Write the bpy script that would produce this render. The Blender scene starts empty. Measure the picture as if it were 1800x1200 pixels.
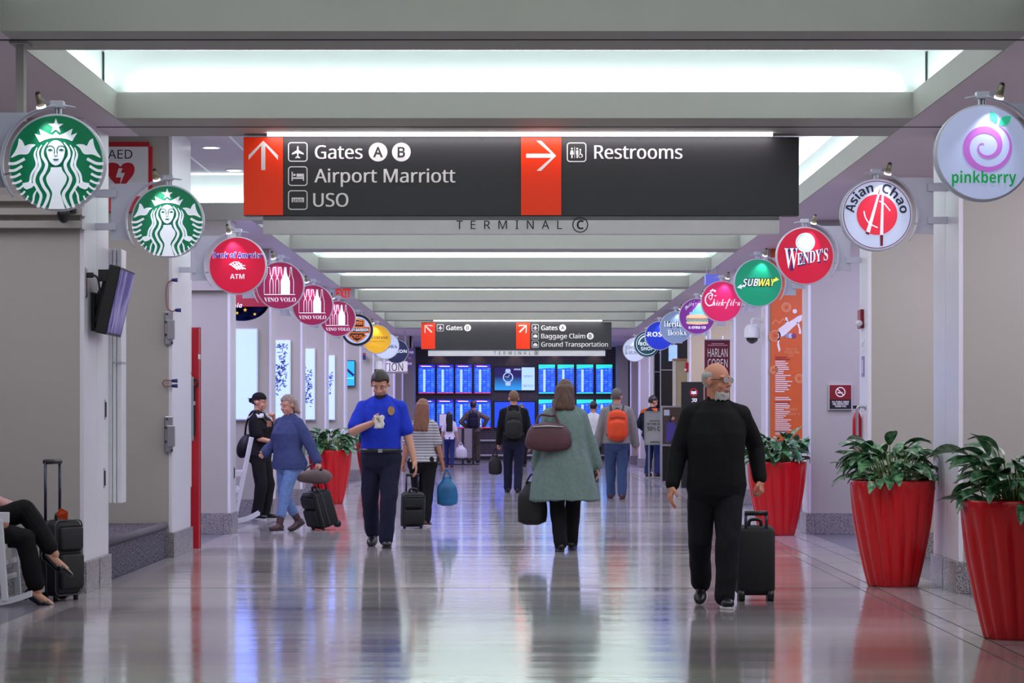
import bpy, bmesh, math, random, os
from mathutils import Vector, Matrix, noise
from mathutils.geometry import tessellate_polygon
random.seed(11)
SC = bpy.context.scene
COL = SC.collection
PI = math.pi
# ------------------------------------------------------------------ camera, world, exposure, large lights
F, VX, VY, EYE = 5000.0, 905.0, 735.0, 1.34      # focal length (px of 1800), vanishing point, eye height
cam_d = bpy.data.cameras.new('camera'); cam = bpy.data.objects.new('camera', cam_d); COL.objects.link(cam)
cam_d.sensor_width = 36.0; cam_d.lens = F / 1800.0 * 36.0
cam_d.shift_x = -(VX - 900.0) / 1800.0; cam_d.shift_y = (VY - 600.0) / 1800.0
cam_d.clip_end = 500
cam.location = (0, 0, EYE); cam.rotation_euler = (PI / 2, 0, 0)
SC.camera = cam
world = bpy.data.worlds.new('world'); SC.world = world; world.use_nodes = True
world.node_tree.nodes['Background'].inputs[0].default_value = (0.80, 0.82, 1.0, 1)
world.node_tree.nodes['Background'].inputs[1].default_value = 0.35
SC.view_settings.view_transform = 'Standard'; SC.view_settings.look = 'None'
SC.view_settings.gamma = 1.0; SC.view_settings.use_curve_mapping = False
SC.view_settings.exposure = 0.25
SC.cycles.use_denoising = True
SC.cycles.max_bounces = 7; SC.cycles.diffuse_bounces = 4; SC.cycles.glossy_bounces = 4
SC.cycles.sample_clamp_indirect = 6.0

def area(name, loc, size, energy, color, rot=(0, 0, 0), size_y=None, spread=None):
    d = bpy.data.lights.new(name, 'AREA'); d.energy = energy; d.color = color
    d.shape = 'RECTANGLE'; d.size = size; d.size_y = size_y or size
    if spread: d.spread = spread
    o = bpy.data.objects.new(name, d); COL.objects.link(o); o.location = loc; o.rotation_euler = rot
    return o
COOL = (0.90, 1.0, 0.98); LAV = (0.66, 0.60, 1.0); WARM = (1.0, 0.93, 0.82)
SOF = EYE + 2.30        # soffit height
VAU = EYE + 2.83        # vault ceiling height
BAY = 5.6
def PZ(k): return 21.8 + BAY * (k - 1)          # front of pier / beam k
BEAMS = [(-1.0, 0.0), (5.2, 6.1), (11.0, 11.9), (16.9, 17.77), (21.8, 23.2), (33.0, 33.7)] + [(PZ(k), PZ(k) + 0.83) for k in range(4, 11)]
# lit vaults: fluorescent tubes laid on the ledges of each cove (pointing up), and the glow of the vault itself
for i in range(len(BEAMS) - 1):
    y0, y1 = BEAMS[i][1], BEAMS[i + 1][0]
    yc = (y0 + y1) / 2; L = y1 - y0
    area('vault_light', (0, yc, VAU - 0.03), 5.4, (17.0 if i > 3 else (13.5 if i >= 2 else 9.0)) * L, COOL, (0, 0, 0), L - 0.5)
    wl = 5.9 if i != 4 else 11.0; xo = 0.0 if i != 4 else -2.55
    area('cove_tube', (xo, y1 + 0.03, SOF + 0.215), wl, (4.2 if i > 2 else 1.2) * wl, COOL, (math.radians(180 - 35), 0, 0), 0.05)
    area('cove_tube', (xo, y0 - 0.03, SOF + 0.215), wl, (3.2 if i > 2 else 1.2) * wl, COOL, (math.radians(180 + 35), 0, 0), 0.05)
    for sx in (-1, 1):
        if i == 4 and sx < 0: continue
        area('cove_tube', (sx * 3.10, yc, SOF + 0.215), 0.05, (4.0 if i > 2 else 1.4) * L, COOL, (0, math.radians(180) + sx * math.radians(35), 0), L)
# side bays: recessed downlights
for k in range(0, 11):
    yc = PZ(k) + 0.8 + 2.4
    for sx in (-1, 1):
        area('bay_light', (sx * 4.6, yc, SOF - 0.02), 1.8, (112.0 if k > 1 else (38.0 if sx < 0 else 78.0)), LAV if k > 1 else (0.93, 0.88, 1.0), (0, 0, 0), 3.0)
# the hall the camera stands in and the far hall
area('hall_light', (0, -3.5, 4.0), 6.0, 70.0, (1.0, 0.97, 0.9), (math.radians(-35), 0, 0), 4.0)
area('far_hall_light', (0, 82, SOF - 0.05), 5.0, 420.0, LAV, (0, 0, 0), 14.0)

# ------------------------------------------------------------------ helpers
def P(px, py, Y): return Vector(((px - VX) * Y / F, Y, EYE + (VY - py) * Y / F))
def X_(px, Y): return (px - VX) * Y / F
def Z_(py, Y): return EYE + (VY - py) * Y / F
def lin(c):
    def f(v):
        v = v / 255.0
        return v / 12.92 if v <= 0.04045 else ((v + 0.055) / 1.055) ** 2.4
    return (f(c[0]), f(c[1]), f(c[2]), 1.0)
MATS = {}
def mat(name, rgb, rough=0.5, metal=0.0, spec=0.5, emit=0.0, ergb=None, var=0.06, vs=6.0, bump=0.0, bs=60.0, stretch=(1, 1, 1), coat=0.0, trans=0.0, speckle=None, speckle_scale=150.0):
    if name in MATS: return MATS[name]
    m = bpy.data.materials.new(name); m.use_nodes = True; nt = m.node_tree; N = nt.nodes; L = nt.links
    b = N['Principled BSDF']; col = lin(rgb)
    b.inputs['Roughness'].default_value = rough; b.inputs['Metallic'].default_value = metal
    b.inputs['Specular IOR Level'].default_value = spec
    b.inputs['Coat Weight'].default_value = coat; b.inputs['Coat Roughness'].default_value = 0.06
    b.inputs['Transmission Weight'].default_value = trans
    tc = N.new('ShaderNodeTexCoord'); mp = N.new('ShaderNodeMapping'); mp.inputs['Scale'].default_value = stretch
    L.new(tc.outputs['Object'], mp.inputs['Vector'])
    nz = N.new('ShaderNodeTexNoise'); nz.inputs['Scale'].default_value = vs; nz.inputs['Detail'].default_value = 4
    L.new(mp.outputs['Vector'], nz.inputs['Vector'])
    mx = N.new('ShaderNodeMix'); mx.data_type = 'RGBA'
    mx.inputs[6].default_value = tuple(min(1, c * (1 - var * 2)) for c in col[:3]) + (1,)
    mx.inputs[7].default_value = tuple(min(1, c * (1 + var * 2)) for c in col[:3]) + (1,)
    L.new(nz.outputs['Fac'], mx.inputs[0])
    out = mx.outputs[2]
    if speckle:
        v = N.new('ShaderNodeTexNoise'); v.inputs['Scale'].default_value = speckle_scale; v.inputs['Detail'].default_value = 2
        L.new(tc.outputs['Object'], v.inputs['Vector'])
        r = N.new('ShaderNodeValToRGB'); r.color_ramp.elements[0].position = 0.47; r.color_ramp.elements[1].position = 0.55
        L.new(v.outputs['Fac'], r.inputs['Fac'])
        m2 = N.new('ShaderNodeMix'); m2.data_type = 'RGBA'; L.new(r.outputs['Color'], m2.inputs[0])
        L.new(out, m2.inputs[6]); m2.inputs[7].default_value = lin(speckle); out = m2.outputs[2]
    L.new(out, b.inputs['Base Color'])
    if emit > 0:
        b.inputs['Emission Color'].default_value = lin(ergb or rgb); b.inputs['Emission Strength'].default_value = emit
    if bump > 0:
        n2 = N.new('ShaderNodeTexNoise'); n2.inputs['Scale'].default_value = bs; n2.inputs['Detail'].default_value = 3
        L.new(mp.outputs['Vector'], n2.inputs['Vector'])
        bp = N.new('ShaderNodeBump'); bp.inputs['Strength'].default_value = bump; bp.inputs['Distance'].default_value = 0.01
        L.new(n2.outputs['Fac'], bp.inputs['Height']); L.new(bp.outputs['Normal'], b.inputs['Normal'])
    MATS[name] = m
    return m

OFF = {}
def tag(o, label=None, cat=None, group=None, kind=None):
    if label: o['label'] = label
    if cat: o['category'] = cat
    if group: o['group'] = group
    if kind: o['kind'] = kind
    return o
def thing(name, label, cat, loc, group=None):
    o = bpy.data.objects.new(name, None); COL.objects.link(o); o.location = loc; o.empty_display_size = 0.1
    OFF[o.name] = Vector(loc)
    return tag(o, label, cat, group)
def copy_tree(o, parent=None):
    c = o.copy(); COL.objects.link(c)
    if parent: c.parent = parent
    for ch in list(o.children): copy_tree(ch, c)
    return c
def link_mesh(me, name, m, parent=None, smooth=False, bevel=0.0, seg=2):
    """me holds world coordinates; re-based on the parent's base (or on its own base)"""
    if parent is not None: off = OFF[parent.name]
    else:
        xs = [v.co for v in me.vertices]
        off = Vector(((min(v.x for v in xs) + max(v.x for v in xs)) / 2, (min(v.y for v in xs) + max(v.y for v in xs)) / 2, min(v.z for v in xs)))
    me.transform(Matrix.Translation(-off))
    me.name = name
    o = bpy.data.objects.new(name, me); COL.objects.link(o)
    if parent is not None: o.parent = parent
    else: o.location = off
    OFF[o.name] = Vector(off)
    if m:
        me.materials.clear(); me.materials.append(m)
    if smooth:
        me.polygons.foreach_set('use_smooth', [True] * len(me.polygons))
    if bevel > 0:
        b = o.modifiers.new('bevel', 'BEVEL'); b.width = bevel; b.segments = seg; b.limit_method = 'ANGLE'; b.angle_limit = 0.6
    me.update()
    return o

class MB:
    def __init__(s): s.v = []; s.f = []
    def add(s, vs, fs):
        n = len(s.v); s.v += [tuple(v) for v in vs]; s.f += [tuple(i + n for i in f) for f in fs]; return s
    def box(s, x0, x1, y0, y1, z0, z1):
        if x0 > x1: x0, x1 = x1, x0
        if y0 > y1: y0, y1 = y1, y0
        if z0 > z1: z0, z1 = z1, z0
        return s.add([(x0, y0, z0), (x1, y0, z0), (x1, y1, z0), (x0, y1, z0), (x0, y0, z1), (x1, y0, z1), (x1, y1, z1), (x0, y1, z1)],
                     [(0, 3, 2, 1), (4, 5, 6, 7), (0, 1, 5, 4), (1, 2, 6, 5), (2, 3, 7, 6), (3, 0, 4, 7)])
    def obox(s, c, ax, ay, az):
        """box from centre and three half-axis vectors"""
        c = Vector(c); ax = Vector(ax); ay = Vector(ay); az = Vector(az)
        vs = [c + i * ax + j * ay + k * az for k in (-1, 1) for j in (-1, 1) for i in (-1, 1)]
        fs = [(0, 2, 3, 1), (4, 5, 7, 6), (0, 1, 5, 4), (1, 3, 7, 5), (3, 2, 6, 7), (2, 0, 4, 6)]
        if ax.cross(ay).dot(az) < 0: fs = [f[::-1] for f in fs]
        return s.add(vs, fs)
    def bar(s, p0, p1, w, d, up=(0, 1, 0)):
        p0 = Vector(p0); p1 = Vector(p1); t = (p1 - p0); u = Vector(up); a = t.cross(u).normalized(); b = a.cross(t).normalized()
        return s.obox((p0 + p1) / 2, a * w / 2, b * d / 2, t / 2)
    def loft(s, rings, cap=True, closed=True):
        n = len(rings[0]); base = len(s.v)
        for r in rings: s.v += [tuple(p) for p in r]
        m = n if closed else n - 1
        for i in range(len(rings) - 1):
            for j in range(m):
                k = (j + 1) % n
                s.f.append((base + i * n + j, base + i * n + k, base + (i + 1) * n + k, base + (i + 1) * n + j))
        if cap and closed:
            s.f.append(tuple(base + j for j in range(n))[::-1]); s.f.append(tuple(base + (len(rings) - 1) * n + j for j in range(n)))
        return s
    def cyl(s, p0, p1, r0, r1=None, n=16):
        return s.tube([p0, p1], [r0, r1 if r1 is not None else r0], n)
    def tube(s, pts, r, n=10, up=None):
        pts = [Vector(p) for p in pts]; rs = r if isinstance(r, (list, tuple)) else [r] * len(pts)
        rings = []; ref = Vector(up) if up else None
        for i, p in enumerate(pts):
            t = (pts[min(i + 1, len(pts) - 1)] - pts[max(i - 1, 0)]).normalized()
            if ref is None:
                ref = Vector((0, 0, 1)) if abs(t.z) < 0.9 else Vector((1, 0, 0))
            a = (ref - t * ref.dot(t)).normalized(); b = t.cross(a); ref = a
            rings.append([p + (a * math.cos(q) + b * math.sin(q)) * rs[i] for q in (2 * PI * j / n for j in range(n))])
        return s.loft(rings)
    def caps(s, p0, p1, r0, r1, n=14, e=4):
        """tapered capsule"""
        p0 = Vector(p0); p1 = Vector(p1); t = p1 - p0; L = t.length
        if L < 1e-6: t = Vector((0, 0, 1)); L = 1e-6
        t = t / L if L > 1e-5 else Vector((0, 0, 1))
        ref = Vector((0, 0, 1)) if abs(t.z) < 0.9 else Vector((1, 0, 0))
        a = (ref - t * ref.dot(t)).normalized(); b = t.cross(a); rings = []
        for k in range(e + 1):
            q = PI / 2 * (1 - k / e); rr = max(r0 * math.cos(q), r0 * 0.02); c = p0 - t * r0 * math.sin(q)
            rings.append([c + (a * math.cos(w) + b * math.sin(w)) * rr for w in (2 * PI * j / n for j in range(n))])
        for k in range(e + 1):
            q = PI / 2 * k / e; rr = max(r1 * math.cos(q), r1 * 0.02); c = p1 + t * r1 * math.sin(q)
            rings.append([c + (a * math.cos(w) + b * math.sin(w)) * rr for w in (2 * PI * j / n for j in range(n))])
        return s.loft(rings)
    def ell(s, c, rx, ry, rz, M=None, n=20, m=12, fn=None):
        c = Vector(c); rings = []
        for i in range(m + 1):
            q = -PI / 2 + PI * i / m; ring = []
            for j in range(n):
                w = 2 * PI * j / n
                cq = max(math.cos(q), 0.015)
                d = Vector((cq * math.cos(w), cq * math.sin(w), math.sin(q)))
                k = fn(d) if fn else 1.0
                p = Vector((d.x * rx * k, d.y * ry * k, d.z * rz * k))
                ring.append(c + (M @ p if M else p))
            rings.append(ring)
        return s.loft(rings)
    def lathe(s, prof, c=(0, 0, 0), n=32, mod=None):
        c = Vector(c); rings = []
        for (r, z) in prof:
            rings.append([c + Vector((r * (mod(w, z) if mod else 1) * math.cos(w), r * (mod(w, z) if mod else 1) * math.sin(w), z)) for w in (2 * PI * j / n for j in range(n))])
        return s.loft(rings)
    def flat(s, loops, fr):
        """filled flat polygon (first loop outer, others holes); fr maps (u,v)->world"""
        L3 = [[Vector((u, v, 0)) for (u, v) in lp] for lp in loops]
        pts = [p for lp in L3 for p in lp]
        n = len(s.v); s.v += [tuple(fr(p.x, p.y)) for p in pts]
        for t in tessellate_polygon(L3):
            a, b, c = (pts[i] for i in t)
            cr = (b - a).cross(c - a).z
            s.f.append(tuple(n + i for i in (t if cr > 0 else t[::-1])))
        return s
    def stroke(s, pts, w, fr, closed=False):
        pts = [Vector((p[0], p[1])) for p in pts]; n = len(pts); ws = w if isinstance(w, (list, tuple)) else [w] * n
        L = []; R = []
        for i, p in enumerate(pts):
            a = pts[(i - 1) % n] if (closed or i > 0) else p; b = pts[(i + 1) % n] if (closed or i < n - 1) else p
            t = (b - a)
            t = t.normalized() if t.length > 1e-9 else Vector((1, 0))
            nn = Vector((-t.y, t.x)) * ws[i] / 2; L.append(p + nn); R.append(p - nn)
        base = len(s.v); s.v += [tuple(fr(p.x, p.y)) for p in L] + [tuple(fr(p.x, p.y)) for p in R]
        for i in range(n if closed else n - 1):
            j = (i + 1) % n
            s.f.append((base + n + i, base + n + j, base + j, base + i))
        return s
    def build(s, name, m, parent=None, smooth=False, bevel=0.0, seg=2):
        me = bpy.data.meshes.new(name); me.from_pydata(s.v, [], s.f); me.update()
        return link_mesh(me, name, m, parent, smooth, bevel, seg)

def circ(cx, cy, r, n=40, a0=0.0, a1=2 * PI):
    full = abs(a1 - a0 - 2 * PI) < 1e-6
    return [(cx + r * math.cos(a0 + (a1 - a0) * i / (n if full else n - 1)), cy + r * math.sin(a0 + (a1 - a0) * i / (n if full else n - 1))) for i in range(n)]
def smooth_path(pts, n=6):
    """Catmull-Rom through points"""
    out = []; k = len(pts)
    for i in range(k - 1):
        p0 = pts[max(i - 1, 0)]; p1 = pts[i]; p2 = pts[i + 1]; p3 = pts[min(i + 2, k - 1)]
        for j in range(n):
            t = j / n
            out.append(tuple(0.5 * (2 * b + (c - a) * t + (2 * a - 5 * b + 4 * c - d) * t * t + (-a + 3 * b - 3 * c + d) * t ** 3) for a, b, c, d in zip(p0, p1, p2, p3)))
    out.append(tuple(pts[-1])); return out
def remesh(mb, vox, smooth=3, disp=None):
    me = bpy.data.meshes.new('tmp'); me.from_pydata(mb.v, [], mb.f); me.update()
    o = bpy.data.objects.new('tmp', me); COL.objects.link(o)
    r = o.modifiers.new('r', 'REMESH'); r.mode = 'VOXEL'; r.voxel_size = vox; r.adaptivity = 0
    if smooth:
        q = o.modifiers.new('s', 'SMOOTH'); q.iterations = smooth; q.factor = 0.5
    dg = bpy.context.evaluated_depsgraph_get(); ev = o.evaluated_get(dg)
    out = bpy.data.meshes.new_from_object(ev)
    bpy.data.objects.remove(o); bpy.data.meshes.remove(me)
    if disp:
        nn = [v.normal.copy() for v in out.vertices]
        for v, n in zip(out.vertices, nn): v.co += n * disp(v.co)
    out.update(); return out

# ---- lettering
FD = bpy.utils.system_resource('DATAFILES', path='fonts')
def _font(f):
    try: return bpy.data.fonts.load(os.path.join(FD, f))
    except Exception: return None
MATHF = _font('NotoSansMath-Regular.woff2')
def _map(s, up, lo, dg=None):
    if MATHF is None: return s
    o = ''
    for c in s:
        if 'A' <= c <= 'Z': o += chr(up + ord(c) - 65)
        elif 'a' <= c <= 'z': o += chr(lo + ord(c) - 97)
        elif '0' <= c <= '9' and dg: o += chr(dg + ord(c) - 48)
        else: o += c
    return o
STY = {'sans': None, 'bold': (0x1D5D4, 0x1D5EE, 0x1D7EC), 'serif': (0x1D400, 0x1D41A, 0x1D7CE), 'script': (0x1D4D0, 0x1D4EA, None), 'bolditalic': (0x1D63C, 0x1D656, None)}
_TC = {}
def text_mesh(s, style='sans', weight=0.0, spacing=1.0):
    key = (s, style, weight, spacing)
    if key in _TC: return _TC[key]
    c = bpy.data.curves.new('t', 'FONT')
    if MATHF: c.font = MATHF
    c.body = _map(s, *STY[style]) if STY[style] else s
    c.offset = weight; c.resolution_u = 3; c.space_character = spacing; c.size = 1.0
    o = bpy.data.objects.new('t', c); COL.objects.link(o)
    dg = bpy.context.evaluated_depsgraph_get(); dg.update(); me = bpy.data.meshes.new_from_object(o.evaluated_get(dg))
    vs = [(v.co.x, v.co.y) for v in me.vertices]; fs = [tuple(p.vertices) for p in me.polygons]
    bpy.data.objects.remove(o); bpy.data.curves.remove(c); bpy.data.meshes.remove(me)
    # make every face wind the same way
    g = []
    for f in fs:
        a, b, d = vs[f[0]], vs[f[1]], vs[f[2]]
        g.append(f if (b[0] - a[0]) * (d[1] - a[1]) - (b[1] - a[1]) * (d[0] - a[0]) >= 0 else f[::-1])
    _TC[key] = (vs, g); return _TC[key]
_CH = {}
def cap_of(style):
    if style not in _CH:
        vs, _ = text_mesh('H', style); _CH[style] = max(v[1] for v in vs) if vs else 0.714
    return _CH[style]
def text_into(mb, s, fr, u, v, cap=None, width=None, style='sans', weight=0.0, spacing=1.0, align='l', xs=1.0, warp=None):
    """lettering with baseline at v; fr maps (u,v) to world"""
    vs, fs = text_mesh(s, style, weight, spacing)
    if not vs: return
    x0 = min(p[0] for p in vs); x1 = max(p[0] for p in vs)
    if cap is None: k = width / (x1 - x0); kx = k
    else:
        k = cap / cap_of(style); kx = k * xs
        if width: kx = width / (x1 - x0)
    w = (x1 - x0) * kx; a = {'l': 0, 'c': -w / 2, 'r': -w}[align]
    q = []
    for (x, y) in vs:
        uu = u + a + (x - x0) * kx; vv = v + y * k
        if warp: uu, vv = warp(uu, vv)
        q.append(fr(uu, vv))
    mb.add(q, fs)
def frontal(Y):
    """frame for a vertical surface facing the camera side: u = world x, v = world z"""
    return lambda u, v: (u, Y, v)
def letters(name, parent, s, m, u, v, Y, **k):
    mb = MB(); text_into(mb, s, frontal(Y), u, v, **k)
    return mb.build(name, m, parent) if mb.v else None
# ------------------------------------------------------------------ setting materials
M_front = mat('paint_grey', (178, 173, 168), 0.6, var=0.02, vs=2)
M_trim = mat('paint_white_satin', (230, 226, 238), 0.32, var=0.02, vs=3)
M_soffit = mat('paint_soffit', (222, 208, 221), 0.55, var=0.02, vs=2)
M_beam = mat('paint_beam', (170, 170, 163), 0.6, var=0.03, vs=3)
M_vault = mat('paint_vault', (178, 188, 185), 0.7, var=0.01)
M_granite = mat('granite', (168, 162, 166), 0.25, var=0.05, speckle=(96, 92, 98), speckle_scale=130)
M_joint = mat('joint_dark', (48, 44, 50), 0.5)
M_carpet = mat('carpet_charcoal', (122, 116, 132), 0.95, spec=0.1, var=0.25, vs=90, bump=0.6, bs=120, speckle=(62, 58, 74), speckle_scale=48)
M_black = mat('black_plastic', (22, 22, 25), 0.4)
M_blackpanel = mat('black_tile', (24, 23, 27), 0.2, var=0.1)
M_metal = mat('brushed_metal', (190, 190, 200), 0.28, metal=0.9, var=0.04)
M_white = mat('white_enamel', (232, 232, 240), 0.3, var=0.02)
M_beige = mat('paint_beige', (196, 182, 150), 0.6, var=0.03)
M_red = mat('red_paint', (196, 18, 40), 0.35, var=0.04)
M_alcove = mat('alcove_floor', (112, 110, 124), 0.25, var=0.1, speckle=(90, 90, 104))

def floor_material():
    m = bpy.data.materials.new('polished_terrazzo'); m.use_nodes = True; nt = m.node_tree; N = nt.nodes; L = nt.links
    b = N['Principled BSDF']; tc = N.new('ShaderNodeTexCoord')
    def noise_(scale, st, det=3):
        mp = N.new('ShaderNodeMapping'); mp.inputs['Scale'].default_value = st; L.new(tc.outputs['Object'], mp.inputs['Vector'])
        n = N.new('ShaderNodeTexNoise'); n.inputs['Scale'].default_value = scale; n.inputs['Detail'].default_value = det
        L.new(mp.outputs['Vector'], n.inputs['Vector']); return n
    big = noise_(1.0, (0.16, 0.55, 1)); fine = noise_(160.0, (1, 1, 1), 2); mid = noise_(1.0, (0.10, 2.2, 1), 2)
    r = N.new('ShaderNodeValToRGB'); r.color_ramp.elements[0].position = 0.36; r.color_ramp.elements[1].position = 0.64
    r.color_ramp.elements[0].color = lin((160, 152, 156)); r.color_ramp.elements[1].color = lin((210, 203, 202))
    L.new(big.outputs['Fac'], r.inputs['Fac'])
    m1 = N.new('ShaderNodeMix'); m1.data_type = 'RGBA'; m1.blend_type = 'MULTIPLY'; m1.inputs[0].default_value = 0.35
    L.new(r.outputs['Color'], m1.inputs[6]); L.new(mid.outputs['Color'], m1.inputs[7])
    m2 = N.new('ShaderNodeMix'); m2.data_type = 'RGBA'; m2.blend_type = 'MULTIPLY'; m2.inputs[0].default_value = 0.25
    L.new(m1.outputs[2], m2.inputs[6]); L.new(fine.outputs['Color'], m2.inputs[7])
    L.new(m2.outputs[2], b.inputs['Base Color'])
    rr = N.new('ShaderNodeMapRange'); rr.inputs[1].default_value = 0.3; rr.inputs[2].default_value = 0.7
    rr.inputs[3].default_value = 0.07; rr.inputs[4].default_value = 0.13
    L.new(mid.outputs['Fac'], rr.inputs[0]); L.new(rr.outputs[0], b.inputs['Roughness'])
    b.inputs['Specular IOR Level'].default_value = 0.32
    wv = noise_(1.0, (0.25, 3.0, 1), 2); bp = N.new('ShaderNodeBump'); bp.inputs['Strength'].default_value = 0.10; bp.inputs['Distance'].default_value = 0.02
    L.new(wv.outputs['Fac'], bp.inputs['Height']); L.new(bp.outputs['Normal'], b.inputs['Normal'])
    return m
M_floor = floor_material()
M_border = mat('floor_border', (170, 162, 166), 0.16, spec=0.35, var=0.12, vs=1.2, stretch=(0.6, 1.6, 1), speckle=(146, 138, 144), speckle_scale=160)

def struct(name, mb, m, bevel=0.0, smooth=False):
    o = mb.build(name, m, None, smooth, bevel); o['kind'] = 'structure'; return o
PXL, PXR = -3.3, 3.4
# floor: central terrazzo, tiled borders, alcove floors
struct('floor', MB().box(-3.15, 2.86, -8, 93, -0.2, 0), M_floor)
struct('floor', MB().box(2.863, 3.42, -8, 93, -0.2, 0), M_border)
struct('floor', MB().box(-3.34, -3.153, -8, 93, -0.2, 0), M_border)
struct('floor', MB().box(3.42, 9.0, -8, 93, -0.2, -0.002), M_alcove)
struct('floor', MB().box(-9.0, -3.34, -8, 93, -0.2, -0.002), M_alcove)
j = MB()
for x in (2.71, 3.19): j.box(x - 0.004, x + 0.004, -8, 92, -0.1, 0.0008)
j.box(2.858, 2.868, -8, 92, -0.1, 0.0009)
for y in [22.48] + [PZ(k) + 0.3 for k in range(3, 12)] + [11.4]: j.box(-3.3, 3.42, y - 0.012, y + 0.012, -0.1, 0.0007)
for i in range(60): j.box(2.866, 3.42, -4 + i * 1.6, -4 + i * 1.6 + 0.008, -0.1, 0.0006)
struct('trim_1', j, M_joint)

# ceiling: side soffits, cross beams, vaults
VX_R, VX_L = 3.06, -3.06
def slab(x0, x1, y0, y1): struct('ceiling', MB().box(x0, x1, y0, y1, SOF, SOF + 0.2), M_soffit)
BB0, BB1 = BEAMS[4][1], BEAMS[5][0]             # the long vault, open to the left bay
slab(VX_R, 9, -8, 93); slab(-9, VX_L, -8, BB0); slab(-9, VX_L, BB1, 93)
for (y0, y1) in BEAMS:
    b = struct('ceiling', MB().box(VX_L if abs(y0 - BB1) > 0.1 and abs(y1 - BB0) > 0.1 else VX_L, VX_R, y0, y1, SOF, SOF + 0.2), M_beam)
    struct('ceiling', MB().box(VX_L - 0.1, VX_R + 0.1, y0 + 0.1, y1 - 0.1, SOF + 0.2, VAU + 0.1), M_vault)
struct('ceiling', MB().box(VX_L, VX_R, BEAMS[-1][1], 93, SOF, SOF + 0.2), M_soffit)
# fascia edges of the side soffits are the beam paint
for sx in (-1, 1):
    for i in range(len(BEAMS) - 1):
        y0, y1 = BEAMS[i][1], BEAMS[i + 1][0]
        if sx < 0 and i == 4: continue
        struct('trim_2', MB().box(sx * 3.05, sx * 3.062, y0 - 0.002, y1 + 0.002, SOF - 0.002, SOF + 0.202), M_beam)
struct('ceiling', MB().box(VX_R + 0.12, VX_R + 0.3, -8, 73, SOF + 0.2, VAU + 0.1), M_vault)
struct('ceiling', MB().box(VX_L - 0.3, VX_L - 0.12, -8, BB0, SOF + 0.2, VAU + 0.1), M_vault)
struct('ceiling', MB().box(VX_L - 0.3, VX_L - 0.12, BB1 + 0.55, 73, SOF + 0.2, VAU + 0.1), M_vault)
struct('ceiling', MB().box(-9, VX_R + 0.3, -8, 93, VAU, VAU + 0.15), mat('paint_vault_ceiling', (205, 200, 210), 0.7))
b = MB()
for x in (-3.51, -2.86, -4.15): b.box(x - 0.012, x + 0.012, BB0, BB1, VAU - 0.004, VAU + 0.01)
struct('trim_3', b, M_white)
struct('trim_2', MB().box(-9, VX_L, BB1 - 0.012, BB1, SOF, SOF + 0.2), M_beam)
b = MB(); b.box(-9, VX_L - 0.1, BB1 + 0.1, BB1 + 0.6, SOF + 0.2, VAU + 0.1); struct('ceiling', b, M_vault)
b = MB(); b.box(-9, VX_L, BB0 - 0.7, BB0, SOF + 0.2, VAU + 0.1); struct('ceiling', b, M_soffit)
# expansion joint across the near beams
b = MB()
for y in (17.29, 22.46): b.box(-3.4, 3.5, y - 0.02, y + 0.02, SOF - 0.004, SOF + 0.01)
struct('trim_4', b, M_joint)

# outer side walls, end wall
struct('wall_left', MB().box(-9.2, -9.0, -8, 93, -0.2, VAU + 0.1), M_front)
struct('wall_right', MB().box(9.0, 9.2, -8, 93, -0.2, VAU + 0.1), M_front)

# piers: a cross wall with a satin white face on the corridor side and a granite base
def pier(side, k, y0, depth, split=None, front=None, top=None, face=None):
    px = PXL if side < 0 else PXR; out = side * 9.0; wn = 'wall_left' if side < 0 else 'wall_right'
    zt = top or SOF
    struct(wn, MB().box(px - side * -0.02, out, y0, y0 + depth, 0.0, zt - 0.001), front or M_front)
    segs = [(y0 - 0.004, y0 + depth + 0.004)] if not split else [(y0 - 0.004, split - 0.006), (split + 0.006, y0 + depth + 0.004)]
    for (a, c) in segs:
        struct(wn, MB().box(px, px + side * 0.035, a, c, 0.24, zt), face or M_trim, bevel=0.004)
        struct('baseboard_left' if side < 0 else 'baseboard_right', MB().box(px - side * 0.022, px + side * 0.08, a - 0.022, c + 0.022, 0.0, 0.24), M_granite, bevel=0.003)
    struct('baseboard_left' if side < 0 else 'baseboard_right', MB().box(px + side * 0.082, out, y0 - 0.024, y0 + 0.01, 0.0, 0.24), M_granite)
M_dark = mat('dark_store_front', (20, 20, 23), 0.25, var=0.1)
for k in range(0, 13):
    y0 = PZ(k)
    if k == 0: pier(-1, k, 16.6, 1.2); pier(1, k, 16.6, 1.2); continue
    if k == 1: pier(-1, k, y0, 1.3, 22.46); pier(1, k, y0, 1.3, 22.46); continue
    if k == 2: pier(-1, k, y0, 1.55, top=VAU); pier(1, k, y0, 0.65); continue
    if k == 8:
        pier(-1, k, y0, 0.65); pier(1, k, y0, 0.65, front=M_dark, face=M_dark); continue
    pier(-1, k, y0, 0.65)
    pier(1, k, y0, 0.65, front=M_beige if k in (6, 7) else (M_dark if k == 9 else None), face=M_dark if k == 9 else None)
for k in (-3, -2, -1):
    pier(-1, k, PZ(k), 0.7); pier(1, k, PZ(k), 0.7)
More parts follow.
